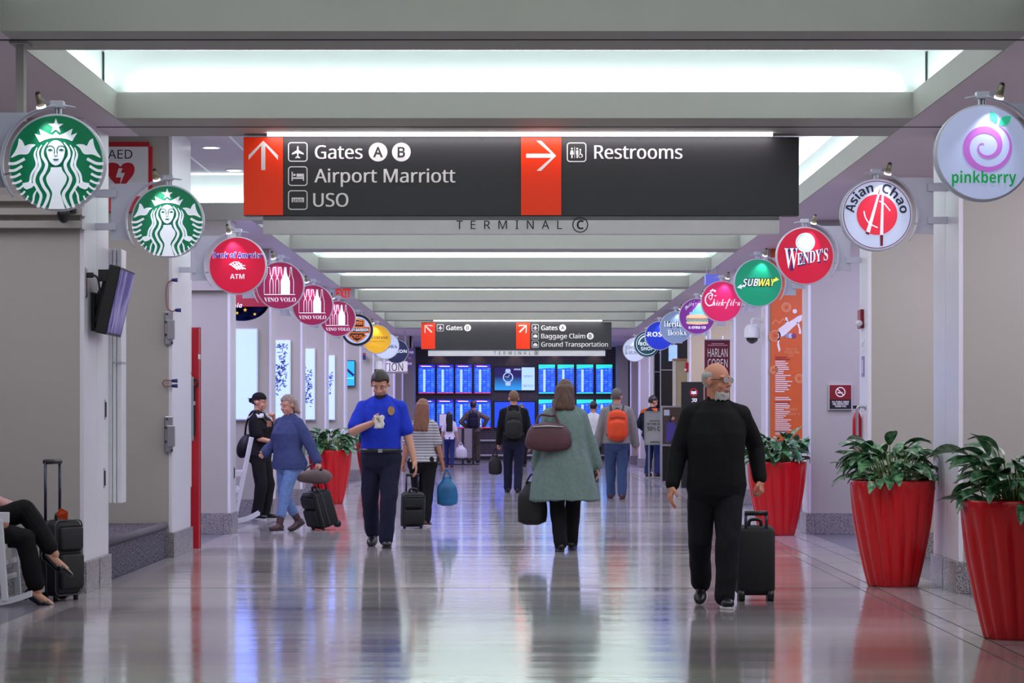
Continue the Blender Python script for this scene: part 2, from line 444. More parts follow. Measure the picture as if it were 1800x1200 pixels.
# far end: dark gridded wall behind the monitors, pale jambs at its sides
def grid_material():
    m = bpy.data.materials.new('dark_mesh_wall'); m.use_nodes = True; nt = m.node_tree; N = nt.nodes; L = nt.links
    b = N['Principled BSDF']; tc = N.new('ShaderNodeTexCoord'); mp = N.new('ShaderNodeMapping')
    mp.inputs['Rotation'].default_value = (PI / 2, 0, 0); L.new(tc.outputs['Object'], mp.inputs['Vector'])
    br = N.new('ShaderNodeTexBrick'); br.offset = 0; br.inputs['Scale'].default_value = 1.0
    br.inputs['Brick Width'].default_value = 0.06; br.inputs['Row Height'].default_value = 0.06; br.inputs['Mortar Size'].default_value = 0.008
    br.inputs['Color1'].default_value = lin((98, 90, 98)); br.inputs['Color2'].default_value = lin((108, 98, 106)); br.inputs['Mortar'].default_value = lin((50, 46, 54))
    L.new(mp.outputs['Vector'], br.inputs['Vector']); L.new(br.outputs['Color'], b.inputs['Base Color'])
    b.inputs['Roughness'].default_value = 0.35; b.inputs['Metallic'].default_value = 0.3
    return m
M_grid = grid_material()
struct('wall_back', MB().box(-9, 9, 92, 92.3, -0.2, VAU + 0.1), M_grid)
struct('trim_5', MB().box(-3.6, -3.2, 90.2, 92, 0, SOF), M_front)
struct('trim_6', MB().box(3.25, 3.6, 90.2, 92, 0, SOF), M_front)
b = MB()
for z in (0.62, 0.14): b.box(-3.2, 3.25, 91.86, 91.95, z - 0.03, z + 0.03)
struct('trim_7', b, M_metal, bevel=0.01)
for px in (771, 838, 905, 975, 1045):
    x = X_(px, 91.6)
    d = bpy.data.lights.new('wall_washer', 'SPOT'); d.energy = 9; d.color = (1, 0.72, 0.5); d.spot_size = 1.3; d.spot_blend = 0.6; d.shadow_soft_size = 0.03
    o = bpy.data.objects.new('wall_washer', d); COL.objects.link(o); o.location = (x, 91.7, SOF - 0.02); o.rotation_euler = (math.radians(20), 0, 0)
# carpeted stage between the first two piers on the left
struct('floor', MB().box(-8.9, -3.36, 23.12, 27.38, 0, 0.33), M_carpet)
b = MB(); b.tube([(-3.37, 23.12, 0.31), (-3.37, 27.38, 0.31)], 0.035, 12); struct('trim_8', b, mat('carpet_nosing', (96, 90, 104), 0.9, var=0.2, vs=60), smooth=True)
# lintel over the third alcove on the left
struct('trim_9', MB().box(-6, PXL - 0.02, 32.9, 33.0, 2.82, 2.9), M_front)

# supply-air grille high in the near left cove
t = bpy.data.objects.new('air_vent', None); COL.objects.link(t)
OFF[t.name] = Vector((VX_L - 0.12, 18.9, SOF + 0.3)); t.location = OFF[t.name]
tag(t, 'black slotted air vent high in the near left ceiling cove', 'vent')
MB().box(VX_L - 0.13, VX_L - 0.105, 17.9, 20.2, SOF + 0.205, SOF + 0.36).build('frame', M_white, t)
for i in range(5): MB().box(VX_L - 0.106, VX_L - 0.098, 17.95, 20.15, SOF + 0.222 + i * 0.027, SOF + 0.236 + i * 0.027).build('slot', M_black, t)
# ------------------------------------------------------------------ things fixed to the left piers
def duct(Y0, px0, px1, pyt, pyb, label):
    Yc = Y0; t = thing('cable_duct', label, 'duct', (X_(px0, Yc), Yc, Z_(pyb, Yc)), 'white vertical ducts on the left piers')
    x0, x1, z0, z1 = X_(px0, Yc), X_(px1, Yc), Z_(pyb, Yc), Z_(pyt, Yc); w = x1 - x0
    MB().box(x0, x0 + w * 0.44, Yc, Yc + 0.30, z0, z1).build('channel', M_white, t, bevel=0.006)
    MB().box(x0 + w * 0.47, x0 + w * 0.68, Yc + 0.01, Yc + 0.30, z0, z1).build('channel', M_white, t, bevel=0.004)
    MB().box(x0 + w * 0.71, x1, Yc + 0.02, Yc + 0.30, z0, z1).build('channel', M_white, t, bevel=0.006)
    zz = z0 + (z1 - z0) * 0.5
    MB().box(x0 - 0.008, x0 + w * 0.45, Yc - 0.008, Yc + 0.3, zz, zz + 0.26).build('joint_sleeve', M_white, t, bevel=0.004)
    MB().box(x0 + w * 0.46, x1 + 0.004, Yc + 0.0, Yc + 0.3, zz + 0.1, zz + 0.115).build('strap', M_metal, t)
    for dz in (0.02, z1 - z0 - 0.1):
        MB().box(x0 - 0.06, x0 + w * 0.5, Yc + 0.26, Yc + 0.31, z0 + dz, z0 + dz + 0.08).build('mounting_foot', M_metal, t)
    return t
duct(23.125, 184, 213, 437, 884, 'white vertical duct fixed at the back of the near left pier, above the carpeted stage')
duct(28.96, 306, 331, 490, 857, 'white vertical duct beside the red panel, past the carpeted stage')
# small cables looped beside the second duct
def loop(name, label, pts, Y, r=0.006):
    t = thing(name, label, 'cable', (X_(pts[0][0], Y), Y, Z_(pts[0][1], Y)))
    MB().tube([P(x, y, Y) for x, y in smooth_path(pts)], r, 8).build('wire', mat('wire_red', (150, 92, 96), 0.5), t, True)
    for p in (pts[0], pts[-1]):
        q = P(p[0], p[1], Y); MB().cyl(q, q + Vector((0.055, 0, 0)), 0.014, 0.02, 10).build('plug', mat('plug_blue', (40, 48, 120), 0.4), t, True)
    return t
loop('cable', 'long thin red cable loop with blue plug, upper left of the second white duct', [(302, 492), (294, 500), (292, 520), (294, 540), (302, 547), (308, 545)], 27.37)
loop('cable', 'short thin red cable loop with two blue plugs, lower left of the second white duct', [(302, 669), (290, 668), (286, 673), (290, 679), (302, 678)], 27.37)
def hinge(py0, py1, label):
    Y = 27.38; x0, x1 = X_(289, Y), X_(308, Y)
    t = thing('wall_bracket', label, 'bracket', (x0, Y, Z_(py1, Y)), 'steel brackets on the wall above the stage')
    MB().box(x0, x1 - 0.02, Y - 0.012, Y + 0.01, Z_(py1, Y), Z_(py0, Y)).build('plate', M_metal, t, bevel=0.01)
    h = Z_(py0, Y) - Z_(py1, Y)
    MB().box(x0 + 0.03, x1, Y - 0.06, Y - 0.012, Z_(py1, Y) + h * 0.16, Z_(py0, Y) - h * 0.26).build('channel', M_metal, t, bevel=0.006)
    for fx, fz in ((0.25, 0.92), (0.7, 0.06), (0.12, 0.3), (0.12, 0.68)):
        c = Vector((x0 + (x1 - x0) * fx, Y - 0.012, Z_(py1, Y) + h * fz)); MB().cyl(c, c + Vector((0, -0.014, 0)), 0.014, 0.011, 8).build('bolt', mat('bolt_dark', (80, 84, 110), 0.4, 0.6), t)
hinge(547, 606, 'upper of two steel brackets on the grey wall behind the carpeted stage')
hinge(731, 795, 'lower of two steel brackets on the grey wall behind the carpeted stage')
# red standing panel on the second left pier, and the case hung on it
t = thing('red_panel', 'tall red panel standing on the floor beside the second white duct', 'panel', (-3.33, 29.35, 0))
MB().box(-3.40, -3.255, 29.30, 29.42, 0.0, 2.27).build('board', M_red, t, bevel=0.004)
MB().box(-3.262, -3.25, 29.29, 29.4, 1.95, 2.0).build('warning_label', M_white, t)
MB().box(-3.40, -3.25, 29.42, 29.45, 0.0, 2.28).build('edge_strip', mat('red_dark', (120, 12, 28), 0.4), t)
t = thing('first_aid_case', 'slim silver case with black handle hung on the red panel', 'case', (X_(330, 29.29), 29.29, Z_(775, 29.29)))
Y = 29.29
MB().box(X_(333, Y), X_(341, Y), Y - 0.028, Y - 0.0, Z_(775, Y), Z_(662, Y)).build('shell', M_metal, t, bevel=0.008)
MB().box(X_(340, Y), X_(343.5, Y), Y - 0.024, Y - 0.004, Z_(766, Y), Z_(682, Y)).build('gasket', M_black, t)
MB().box(X_(335, Y), X_(338, Y), Y - 0.031, Y - 0.028, Z_(774, Y), Z_(664, Y)).build('lid_seam', M_black, t)
a = [(340, 668), (346, 667), (348, 671), (348, 677), (345, 680), (340, 679)]
MB().tube([P(x, y, Y - 0.014) for x, y in a], 0.010, 8).build('handle', M_black, t, True)
MB().box(X_(339, Y), X_(344, Y), Y - 0.036, Y - 0.02, Z_(712, Y), Z_(705, Y)).build('latch', M_metal, t)

# TV on the near left pier
def tv():
    Yn, Yf = 21.95, 22.78
    t = thing('television', 'black flat television tilted down on the near left pier', 'television', (-3.3, 22.4, Z_(592, 22)))
    top = Vector((-3.04, 0, 2.51)); bot = Vector((-3.156, 0, 1.985)); up = (top - bot); h = up.length; u = up.normalized(); n = Vector((u.z, 0, -u.x))
    yc = Vector((0, (Yn + Yf) / 2, 0)); c = (top + bot) / 2 + yc; hy = (Yf - Yn) / 2
    MB().obox(c - n * 0.045, n * 0.045, Vector((0, hy, 0)), u * h / 2).build('housing', M_black, t, bevel=0.008)
    m = bpy.data.materials.new('tv_picture'); m.use_nodes = True; N = m.node_tree.nodes; L = m.node_tree.links; b = N['Principled BSDF']
    tc = N.new('ShaderNodeTexCoord'); nz = N.new('ShaderNodeTexNoise'); nz.inputs['Scale'].default_value = 3.0; mp = N.new('ShaderNodeMapping'); mp.inputs['Scale'].default_value = (2, 4, 0.8)
    L.new(tc.outputs['Object'], mp.inputs[0]); L.new(mp.outputs[0], nz.inputs['Vector']); r = N.new('ShaderNodeValToRGB')
    r.color_ramp.elements[0].color = lin((30, 28, 110)); r.color_ramp.elements[1].color = lin((150, 140, 190)); r.color_ramp.elements[0].position = 0.4; r.color_ramp.elements[1].position = 0.7
    L.new(nz.outputs['Fac'], r.inputs['Fac']); L.new(r.outputs['Color'], b.inputs['Emission Color']); b.inputs['Emission Strength'].default_value = 0.55
    b.inputs['Base Color'].default_value = (0.02, 0.02, 0.04, 1); b.inputs['Roughness'].default_value = 0.12
    MB().obox(c + n * 0.002, n * 0.002, Vector((0, hy - 0.02, 0)), u * (h / 2 - 0.022)).build('screen', m, t)
    MB().obox(c - n * 0.115, n * 0.03, Vector((0, hy * 0.55, 0)), u * h * 0.36).build('back_box', M_black, t, bevel=0.01)
    MB().box(-3.3, -3.27, 22.15, 22.6, 2.02, 2.32).build('wall_plate', M_black, t, bevel=0.004)
    for y in (22.2, 22.55):
        MB().bar((-3.28, y, 2.2), c + Vector((0, y - c.y, 0.08)) - n * 0.12, 0.05, 0.03).build('arm', M_black, t)
        MB().bar((-3.28, y, 2.06), c + Vector((0, y - c.y, -0.12)) - n * 0.12, 0.04, 0.03).build('arm', M_black, t)
    MB().box(-3.22, -3.09, 21.98, 22.06, 2.40, 2.49).build('cable_box', M_black, t)
tv()
t = thing('power_outlet', 'steel outlet plate with black plug on the pier beside the television', 'outlet', (-3.3, 21.87, 2.27))
MB().box(-3.31, -3.29, 21.83, 21.91, 2.27, 2.5).build('plate', M_metal, t, bevel=0.004)
MB().box(-3.29, -3.24, 21.85, 21.89, 2.42, 2.46).build('plug', M_black, t, bevel=0.006)
MB().tube(smooth_path([(-3.24, 21.87, 2.44), (-3.21, 21.87, 2.42), (-3.2, 21.9, 2.36), (-3.2, 21.93, 2.3)]), 0.008, 8).build('wire', M_black, t, True)
# slots in the white pier faces
for (sx, k, yy, zz) in ((-1, 1, 22.85, 0.78), (-1, 1, 22.9, 1.33), (-1, 3, 33.4, 0.62)):
    x = PXL
    t = thing('door_latch', {0.78: 'dark latch slot low on the near left pier', 1.33: 'steel latch plate at mid height of the near left pier', 0.62: 'dark latch slot low on the far left pier by the rocking chair'}[zz], 'latch', (x, yy, zz))
    MB().box(x - 0.002, x + 0.005, yy - 0.035, yy + 0.035, zz, zz + 0.16).build('plate', M_metal, t)
    MB().box(x + 0.005, x + 0.012, yy - 0.02, yy + 0.02, zz + 0.02, zz + 0.14).build('slot', M_black, t)
# rails across the front of the near left wall
for i, (a, c) in enumerate(((342, 354), (366, 378), (388, 401))):
    Y = 21.72
    t = thing('wall_rail', ('uppermost', 'middle', 'lowest')[i] + ' of three grey horizontal rails on the wall behind the nearest left round sign', 'rail', (-3.7, Y, Z_(c, Y)))
    MB().box(-5.0, -3.30, Y - 0.03, Y + 0.03, Z_(c, Y), Z_(a, Y)).build('bar', M_front, t, bevel=0.004)
    MB().box(-3.30, -3.285, Y - 0.035, Y + 0.085, Z_(c, Y) - 0.008, Z_(a, Y) + 0.008).build('end_cap', M_trim, t)
# floodlight behind the nearest left sign
t = thing('floodlight', 'small black floodlight on the pier below the nearest left round sign', 'lamp', P(112, 372, 21.6))
q = P(112, 376, 21.6); MB().ell(q, 0.05, 0.07, 0.07).build('housing', M_black, t, True)
MB().bar(q + Vector((0, 0, 0.05)), P(128, 366, 21.7), 0.02, 0.02).build('bracket', M_black, t)
MB().box(X_(112, 21.68), X_(134, 21.68), 21.66, 21.70, Z_(374, 21.68), Z_(366, 21.68)).build('mounting_plate', M_black, t)

# AED sign
def aed():
    Y = 27.33; t = thing('defibrillator_sign', 'white wall sign reading AED with red heart and red border', 'sign', (X_(225, Y), Y, Z_(372, Y)))
    MB().box(X_(150, Y), X_(261.5, Y), Y + 0.0, Y + 0.05, Z_(372, Y), Z_(249, Y)).build('red_backing', M_red, t)
    MB().box(X_(170, Y), X_(267, Y), Y + 0.01, Y + 0.06, Z_(372, Y), Z_(257, Y)).build('red_side', M_red, t)
    MB().box(X_(150, Y), X_(260.5, Y), Y - 0.012, Y, Z_(345, Y), Z_(258, Y)).build('face', M_white, t)
    letters('lettering', t, 'AED', mat('ink_black', (20, 20, 24), 0.5), X_(190, Y), Z_(279, Y), Y - 0.014, width=X_(233, Y) - X_(190, Y), cap=0.085)
    hc = [(187, 297), (190, 288), (198, 286), (207, 288), (212, 293), (217, 288), (226, 286), (234, 289), (237, 298), (234, 308), (226, 318), (213, 333), (200, 320), (191, 309)]
    hc = smooth_path(hc + [hc[0]], 4)[:-1]
    bolt = [(209, 296), (216, 296), (213, 304), (220, 304), (211, 326), (213, 312), (204, 312)]
    f = frontal(Y - 0.014)
    MB().flat([[(X_(x, Y), Z_(y, Y)) for x, y in hc]], f).build('heart', M_red, t)
    MB().flat([[(X_(x, Y), Z_(y, Y)) for x, y in bolt]], frontal(Y - 0.017)).build('lightning_bolt', M_white, t)
aed()
# downlights in the left vault
for (px, py) in ((371, 258), (412, 298)):
    Y = F * 2.83 / (735 - py); c = P(px, py, Y)
    t = thing('downlight', 'recessed downlight in the left ceiling, ' + ('nearer one above the round green sign' if py < 280 else 'farther one beside the black sign'), 'lamp', c)
    c.z = VAU
    MB().cyl(c + Vector((0, 0, -0.012)), c + Vector((0, 0, 0.005)), 0.105, n=24).build('trim_ring', M_white, t)
    MB().cyl(c + Vector((0, 0, -0.014)), c + Vector((0, 0, -0.012)), 0.08, n=24).build('lens', mat('lamp_lens', (255, 255, 250), 0.4, emit=3.0), t)
# light boxes on the left cross walls
M_box = None
def lightbox(k, px1, pyt, pyb, pattern, label):
    Y = PZ(k) - 0.06
    x1 = X_(px1, Y); x0 = x1 - 0.95; z0, z1 = Z_(pyb, Y), Z_(pyt, Y)
    t = thing('light_box', label, 'light box', ((x0 + x1) / 2, Y, z0), 'lit panels on the left cross walls')
    MB().box(x0, x1, Y, Y + 0.058, z0, z1).build('frame', M_white, t)
    MB().box(x0 + 0.015, x1 - 0.015, Y - 0.006, Y, z0 + 0.015, z1 - 0.015).build('panel', mat('lit_panel', (140, 160, 255), 0.4, emit=1.5, var=0.01), t)
    rnd = random.Random(k)
    b = MB(); f = frontal(Y - 0.0075)
    for (cx, cz, sx, sz, n) in pattern:
        for i in range(n * 2):
            u = X_(cx, Y) + rnd.gauss(0, sx); v = Z_(cz, Y) + rnd.gauss(0, sz); a = rnd.random() * PI; L = rnd.uniform(0.012, 0.04); w = rnd.uniform(0.004, 0.012)
            if not (x0 + 0.05 < u < x1 - 0.05 and z0 + 0.06 < v < z1 - 0.06): continue
            b.flat([[(u + L * math.cos(a) * math.cos(q) - w * math.sin(a) * math.sin(q), v + L * math.sin(a) * math.cos(q) + w * math.cos(a) * math.sin(q)) for q in (2 * PI * i / 8 for i in range(8))]], f)
    if b.v: tag(b.build('leaf_print', mat('leaf_print', (84, 98, 150), 0.5, emit=0.30), t), kind='stuff')
lightbox(4, 453, 577, 738, [], 'plain pale blue lit panel, nearest of the row on the left')
lightbox(5, 511, 597, 739, [(490, 606, 0.06, 0.06, 14), (499, 625, 0.05, 0.12, 16), (497, 650, 0.07, 0.12, 34), (488, 672, 0.05, 0.10, 24)], 'lit panel with a tall trailing leaf print, second of the row on the left')
lightbox(6, 554, 612, 738, [(539, 660, 0.06, 0.08, 22), (541, 685, 0.06, 0.10, 34), (540, 700, 0.05, 0.05, 16)], 'lit panel with a dense leaf print low down, third of the row on the left')
lightbox(7, 589, 624, 738, [(582, 665, 0.06, 0.08, 20), (580, 680, 0.06, 0.1, 10)], 'narrow lit panel with a small leaf print, farthest of the row on the left')
# TV portrait on the eighth wall
Y = PZ(8) - 0.08
t = thing('television', 'portrait blue screen on the left wall past the lit panels', 'television', (X_(614, Y), Y, Z_(679, Y)))
MB().box(X_(590, Y), X_(624.5, Y), Y, Y + 0.07, Z_(679, Y), Z_(633, Y)).build('housing', M_black, t, bevel=0.006)
MB().box(X_(591, Y), X_(623, Y), Y - 0.004, Y, Z_(677.5, Y), Z_(634.5, Y)).build('screen', mat('aqua_screen', (40, 150, 255), 0.2, emit=0.9, var=0.35, vs=5), t)
MB().bar((X_(600, Y), Y - 0.006, Z_(640, Y)), (X_(622, Y), Y - 0.006, Z_(660, Y)), 0.05, 0.002).build('picture_detail', mat('screen_navy', (10, 40, 90), 0.3, emit=0.1), t)
MB().box(X_(592, Y), X_(622, Y), Y - 0.007, Y - 0.004, Z_(665, Y), Z_(664, Y)).build('picture_line', mat('screen_pale', (170, 230, 255), 0.3, emit=0.9), t)
# ------------------------------------------------------------------ round illuminated shop signs
SR = 0.285
INK = {}
def ink(name, rgb, e=0.25): return mat('sign_' + name, rgb, 0.35, emit=e, var=0.01)
M_arm = mat('sign_arm', (214, 214, 232), 0.3, var=0.02)
M_lampbody = mat('lamp_bronze', (150, 142, 120), 0.35, 0.4)
def round_sign(name, label, px, py, Y, side, disc_rgb, art, dome=0.0, ring=None, glow=0.26, lamp=5.0):
    """side -1 hangs from the left piers, +1 from the right; art(parent, fr) draws in disc radii"""
    c = P(px, py, Y); R = SR; o = Y
    t = thing(name, label, 'sign', (c.x, Y, c.z - R), 'round shop signs along the hall')
    f0 = frontal(Y)
    def pt(u, v, dy=0.0): return Vector((c.x + u * R * side, Y + dy, c.z + v * R))     # u>0 points at the pier
    n = 56
    # drum with a slim rim
    MB().loft([[Vector((c.x + r * R * math.cos(w), Y + y, c.z + r * R * math.sin(w))) for w in (-2 * PI * j / n for j in range(n))] for r, y in ((0.965, -0.05), (1.0, -0.047), (1.0, 0.05), (0.97, 0.053))]).build('rim', M_arm if ring is None else mat('sign_ring_' + name, ring, 0.4), t, True)
    face = mat('sign_face_' + name + str(disc_rgb), disc_rgb, 0.42, emit=glow, var=0.01)
    MB().loft([[Vector((c.x + r * R * math.cos(w), Y + y, c.z + r * R * math.sin(w))) for w in (-2 * PI * j / n for j in range(n))] for r, y in ((0.012, -0.056), (0.5, -0.0555), (0.955, -0.053), (0.965, -0.046))]).build('face', face, t)
    lev = [0]
    def fr(u, v): return (c.x + u * R, Y - 0.0585 - 0.0022 * lev[0], c.z + v * R)
    def layer(k): lev[0] = k
    art(t, fr, layer)
    # arc band round the outer side
    a0, a1 = math.radians(108), math.radians(-38); m = 36; b = MB(); rings = []
    for i in range(m + 1):
        a = a0 + (a1 - a0) * i / m; k = i / m
        d = 0.05 * min(1, k * 5 + 0.15) * min(1, (1 - k) * 6 + 0.25); r = 1.14 + 0.05 * max(0, 1 - k * 5)
        rings.append([pt(r * math.cos(a), r * math.sin(a), -d), pt((r + 0.03) * math.cos(a), (r + 0.03) * math.sin(a), -d), pt((r + 0.03) * math.cos(a), (r + 0.03) * math.sin(a), d), pt(r * math.cos(a), r * math.sin(a), d)])
    if side < 0: rings = [r[::-1] for r in rings]
    b.loft(rings).build('arc_band', M_arm, t, True)
    # back plate between arc and pier
    arc = [(1.16 * math.cos(a), 1.16 * math.sin(a)) for a in (math.radians(66 - 92 * i / 20) for i in range(21))]
    poly = [(1.58, 1.04)] + [(arc[0][0], 1.04)] + arc + [(1.58, -0.52)]
    poly2 = poly if side < 0 else poly
    b = MB(); cnt = len(poly)
    loops = [[(u, v) for u, v in poly]]
    b.flat(loops, lambda u, v: pt(u, v, 0.0)); k = len(b.v); fs = list(b.f)
    b.v += [tuple(pt(u, v, 0.03)) for u, v in poly]
    b.f += [tuple(i + k for i in q[::-1]) for q in fs] + [(i, (i + 1) % cnt, k + (i + 1) % cnt, k + i) for i in range(cnt)]
    b.build('back_plate', M_arm, t)
    wallx = (PXL if side < 0 else PXR) - side * 0.0
    for v0, v1 in ((0.66, 0.88), (-0.24, -0.05)):
        x0 = c.x + side * 1.42 * R; z0, z1 = c.z + v0 * R, c.z + v1 * R
        MB().box(x0, wallx, Y - 0.032, Y + 0.032, z0, z1).build('bracket_arm', M_arm, t, bevel=0.003)
    # spacers, gear box and lamp
    for u, v in ((0.02, 1.0), (-0.05, 1.0)):
        MB().cyl(pt(u, v - 0.02), pt(u, 1.17), 0.012, n=8).build('spacer', M_metal, t)
    MB().cyl(pt(0.99, -0.22), pt(1.15, -0.25), 0.006, n=6).build('spacer', M_metal, t)
    MB().obox(pt(-0.0, 1.205, 0.0), Vector((0.14 * R, 0, 0)), Vector((0, 0.04, 0)), Vector((0, 0, 0.07 * R))).build('gear_box', M_arm, t, bevel=0.004)
    lp = pt(0.28, 1.26, -0.17); tgt = pt(0.06, 0.15, -0.05); dr = (tgt - lp).normalized()
    lb = MB().cyl(lp - dr * 0.03, lp + dr * 0.045, 0.018, 0.023, 14).build('spot_lamp', M_lampbody, t, True)
    MB().cyl(lp + dr * 0.044, lp + dr * 0.056, 0.029, 0.029, 18).build('lens_ring', mat('lens_ring', (250, 250, 255), 0.2, emit=1.2), lb)
    MB().cyl(lp - dr * 0.042, lp - dr * 0.03, 0.010, 0.017, 10).build('lamp_cap', M_black, lb)
    MB().bar(lp, pt(0.12, 1.22, -0.02), 0.012, 0.012).build('lamp_arm', M_metal, t)
    d = bpy.data.lights.new('sign_spot', 'SPOT'); d.energy = lamp; d.color = (0.86, 0.88, 1.0); d.spot_size = math.radians(72); d.spot_blend = 0.75; d.shadow_soft_size = 0.012
    q = bpy.data.objects.new('sign_spot', d); COL.objects.link(q); q.location = lp + dr * 0.075
    q.rotation_euler = dr.to_track_quat('-Z', 'Y').to_euler()
    return t

def txt(t, fr, s, m, u, v, name='lettering', **k):
    b = MB(); text_into(b, s, fr, u, v, **k)
    if b.v: b.build(name, m, t)
def flatp(t, fr, name, loops, m): MB().flat(loops, fr).build(name, m, t)

def art_siren(t, fr, layer):
    W = ink('white', (235, 240, 252), 0.30); G = ink('green_line', (0, 100, 70), 0.22)
    q = lambda x, y: ((x - 505) / 415.0, (575 - y) / 415.0)
    pl = lambda pts: [q(x, y) for x, y in pts]
    mir = lambda pts: [(1010 - x, y) for x, y in pts][::-1]
    star = []
    for i in range(10):
        a = PI / 2 + PI * i / 5; r = 68 if i % 2 == 0 else 27; star.append((505 + r * math.cos(a), 270 - r * math.sin(a)))
    flatp(t, fr, 'star', [pl(star)], W)
    crown = [(365, 408), (322, 333), (377, 348), (363, 293), (452, 338), (478, 345), (505, 318), (532, 345), (560, 338), (648, 290), (633, 348), (688, 325), (645, 398), (600, 380), (550, 371), (505, 369), (450, 375), (405, 388)]
    flatp(t, fr, 'crown', [pl(crown)], W)
    b = MB()
    torso = smooth_path([(462, 622), (455, 655), (424, 705), (430, 755), (470, 830), (468, 880), (440, 978)], 5) + smooth_path([(585, 978), (555, 880), (545, 830), (590, 750), (596, 700), (562, 650), (552, 618)], 5)
    b.flat([pl(torso)], fr)
    # hair strands
    for pts, w in (([(436, 408), (398, 462), (392, 525), (425, 590), (412, 650), (378, 715), (400, 785), (440, 850), (425, 915), (395, 972)], 27),
                   ([(384, 430), (352, 490), (362, 560), (368, 610), (330, 680), (318, 745), (350, 810), (378, 870), (350, 965)], 24),
                   ([(345, 450), (323, 510), (340, 580), (335, 620), (298, 680), (286, 745)], 20),
                   ([(340, 815), (318, 860), (312, 905), (298, 935)], 17)):
        for P2 in (pts, [(1010 - x, y) for x, y in pts]):
            sp = smooth_path(P2, 5); k = len(sp); ws = [w / 415.0 * (0.35 + 0.65 * min(1, i / (k * 0.25))) for i in range(k)]
            b.stroke(pl(sp), ws, fr)
    for arm in ([(218, 758), (268, 748), (290, 735), (300, 755), (322, 770), (300, 795), (255, 812), (232, 800)],):
        b.flat([pl(arm)], fr); b.flat([pl(mir(arm))], fr)
    fin = smooth_path([(187, 374), (215, 392), (240, 440)], 4) + smooth_path([(240, 440), (275, 424), (330, 428), (300, 455), (262, 508), (190, 512), (120, 540), (155, 485), (178, 430), (187, 374)], 4)[1:-1]
    b.flat([pl(fin)], fr); b.flat([pl(mir(fin))], fr)
    for i, (x0, y0, x1, y1) in enumerate(((97, 590, 238, 548), (102, 650, 216, 610), (112, 705, 203, 676), (130, 758, 212, 734), (165, 806, 226, 776), (200, 852, 240, 826), (245, 896, 268, 864))):
        pts = smooth_path([(x0, y0), (x0 + (x1 - x0) * 0.45, y0 - 3), (x1, y1)], 5)
        for P2 in (pts, [(1010 - x, y) for x, y in pts]): b.stroke(pl(P2), [(25 - 1.8 * i) / 415.0] * len(P2), fr)
    b.build('siren_figure', W, t)
    b = MB(); egg = [(505 + (80 if math.sin(a) > 0 else 78) * math.cos(a) * (1 - 0.12 * max(0, -math.sin(a))), 488 - (98 if math.sin(a) > 0 else 118) * math.sin(a)) for a in (2 * PI * i / 40 for i in range(40))]
    layer(1); b.stroke(pl(egg), [12 / 415.0] * 40, fr, True); b.build('face_outline', G, t)
    layer(2); MB().flat([pl(egg)], fr).build('siren_face', W, t)
    layer(3); b = MB()
    for sx in (1, -1):
        mx = lambda x: 505 + sx * (x - 505)
        b.stroke(pl([(mx(x), y) for x, y in smooth_path([(430, 452), (450, 438), (480, 445), (494, 470), (492, 505)], 4)]), 8 / 415.0, fr)
        b.flat([pl([(mx(x), y) for x, y in [(432, 474), (455, 462), (484, 474), (458, 484)]])], fr)
    b.flat([pl([(480, 548), (498, 551), (505, 549), (512, 551), (535, 548), (520, 564), (490, 564)])], fr)
    b.stroke(pl([(490, 520), (505, 526), (522, 520)]), 7 / 415.0, fr)
    b.build('face_features', G, t)

def art_bank(t, fr, layer):
    W = ink('white', (235, 240, 252), 0.30); B = ink('blue_letters', (20, 40, 170), 0.3)
    txt(t, fr, 'Bank of America', W, 0.02, 0.26, 'lettering_outline', style='bold', width=1.72, cap=0.19, align='c', weight=0.03)
    layer(1); txt(t, fr, 'Bank of America', B, 0.02, 0.26, style='bold', width=1.68, cap=0.19, align='c', weight=0.0)
    layer(0); b = MB()
    for i in range(4):
        o = i * 0.1
        b.stroke(smooth_path([(-0.25 + o, 0.06 - o * 0.0 + 0.02 * i), (-0.12 + o * 0.9, -0.04), (0.02 + o * 0.9, -0.15 + 0.01 * i)], 5), 0.045, fr)
    for i in range(3):
        b.stroke(smooth_path([(-0.28 + i * 0.11, 0.02 - 0.06 * i), (-0.1 + i * 0.11, 0.12 - 0.06 * i), (0.06 + i * 0.11, 0.11 - 0.06 * i)], 5), 0.03, fr)
    b.build('flag_emblem', W, t)
    txt(t, fr, 'ATM', W, 0.0, -0.46, style='bold', cap=0.165, align='c')

def bottle(cx, w, z0, h):
    L = [(cx - w, z0), (cx - w, z0 + h * 0.45), (cx - w * 0.85, z0 + h * 0.56), (cx - w * 0.38, z0 + h * 0.74), (cx - w * 0.25, z0 + h * 0.98), (cx - w * 0.22, z0 + h)]
    L = smooth_path(L, 4); return L + [(2 * cx - x, y) for x, y in L[::-1]]
def art_vino(t, fr, layer):
    W = ink('white', (240, 240, 252), 0.42)
    b = MB()
    for cx in (-0.47, -0.235, 0.0, 0.45): b.stroke(bottle(cx, 0.185 if cx < 0.4 else 0.11, -0.37, 1.12), 0.022, fr, True)
    b.build('bottle_outlines', W, t); layer(1)
    flatp(t, fr, 'bottle_filled', [bottle(0.22, 0.19, -0.38, 1.14)], W)
    layer(0); b = MB(); b.stroke([(-0.66, -0.375), (0.63, -0.375)], 0.025, fr); b.build('base_line', W, t)
    txt(t, fr, 'VINO VOLO', W, -0.0, -0.67, style='serif', width=1.32, cap=0.17, align='c')
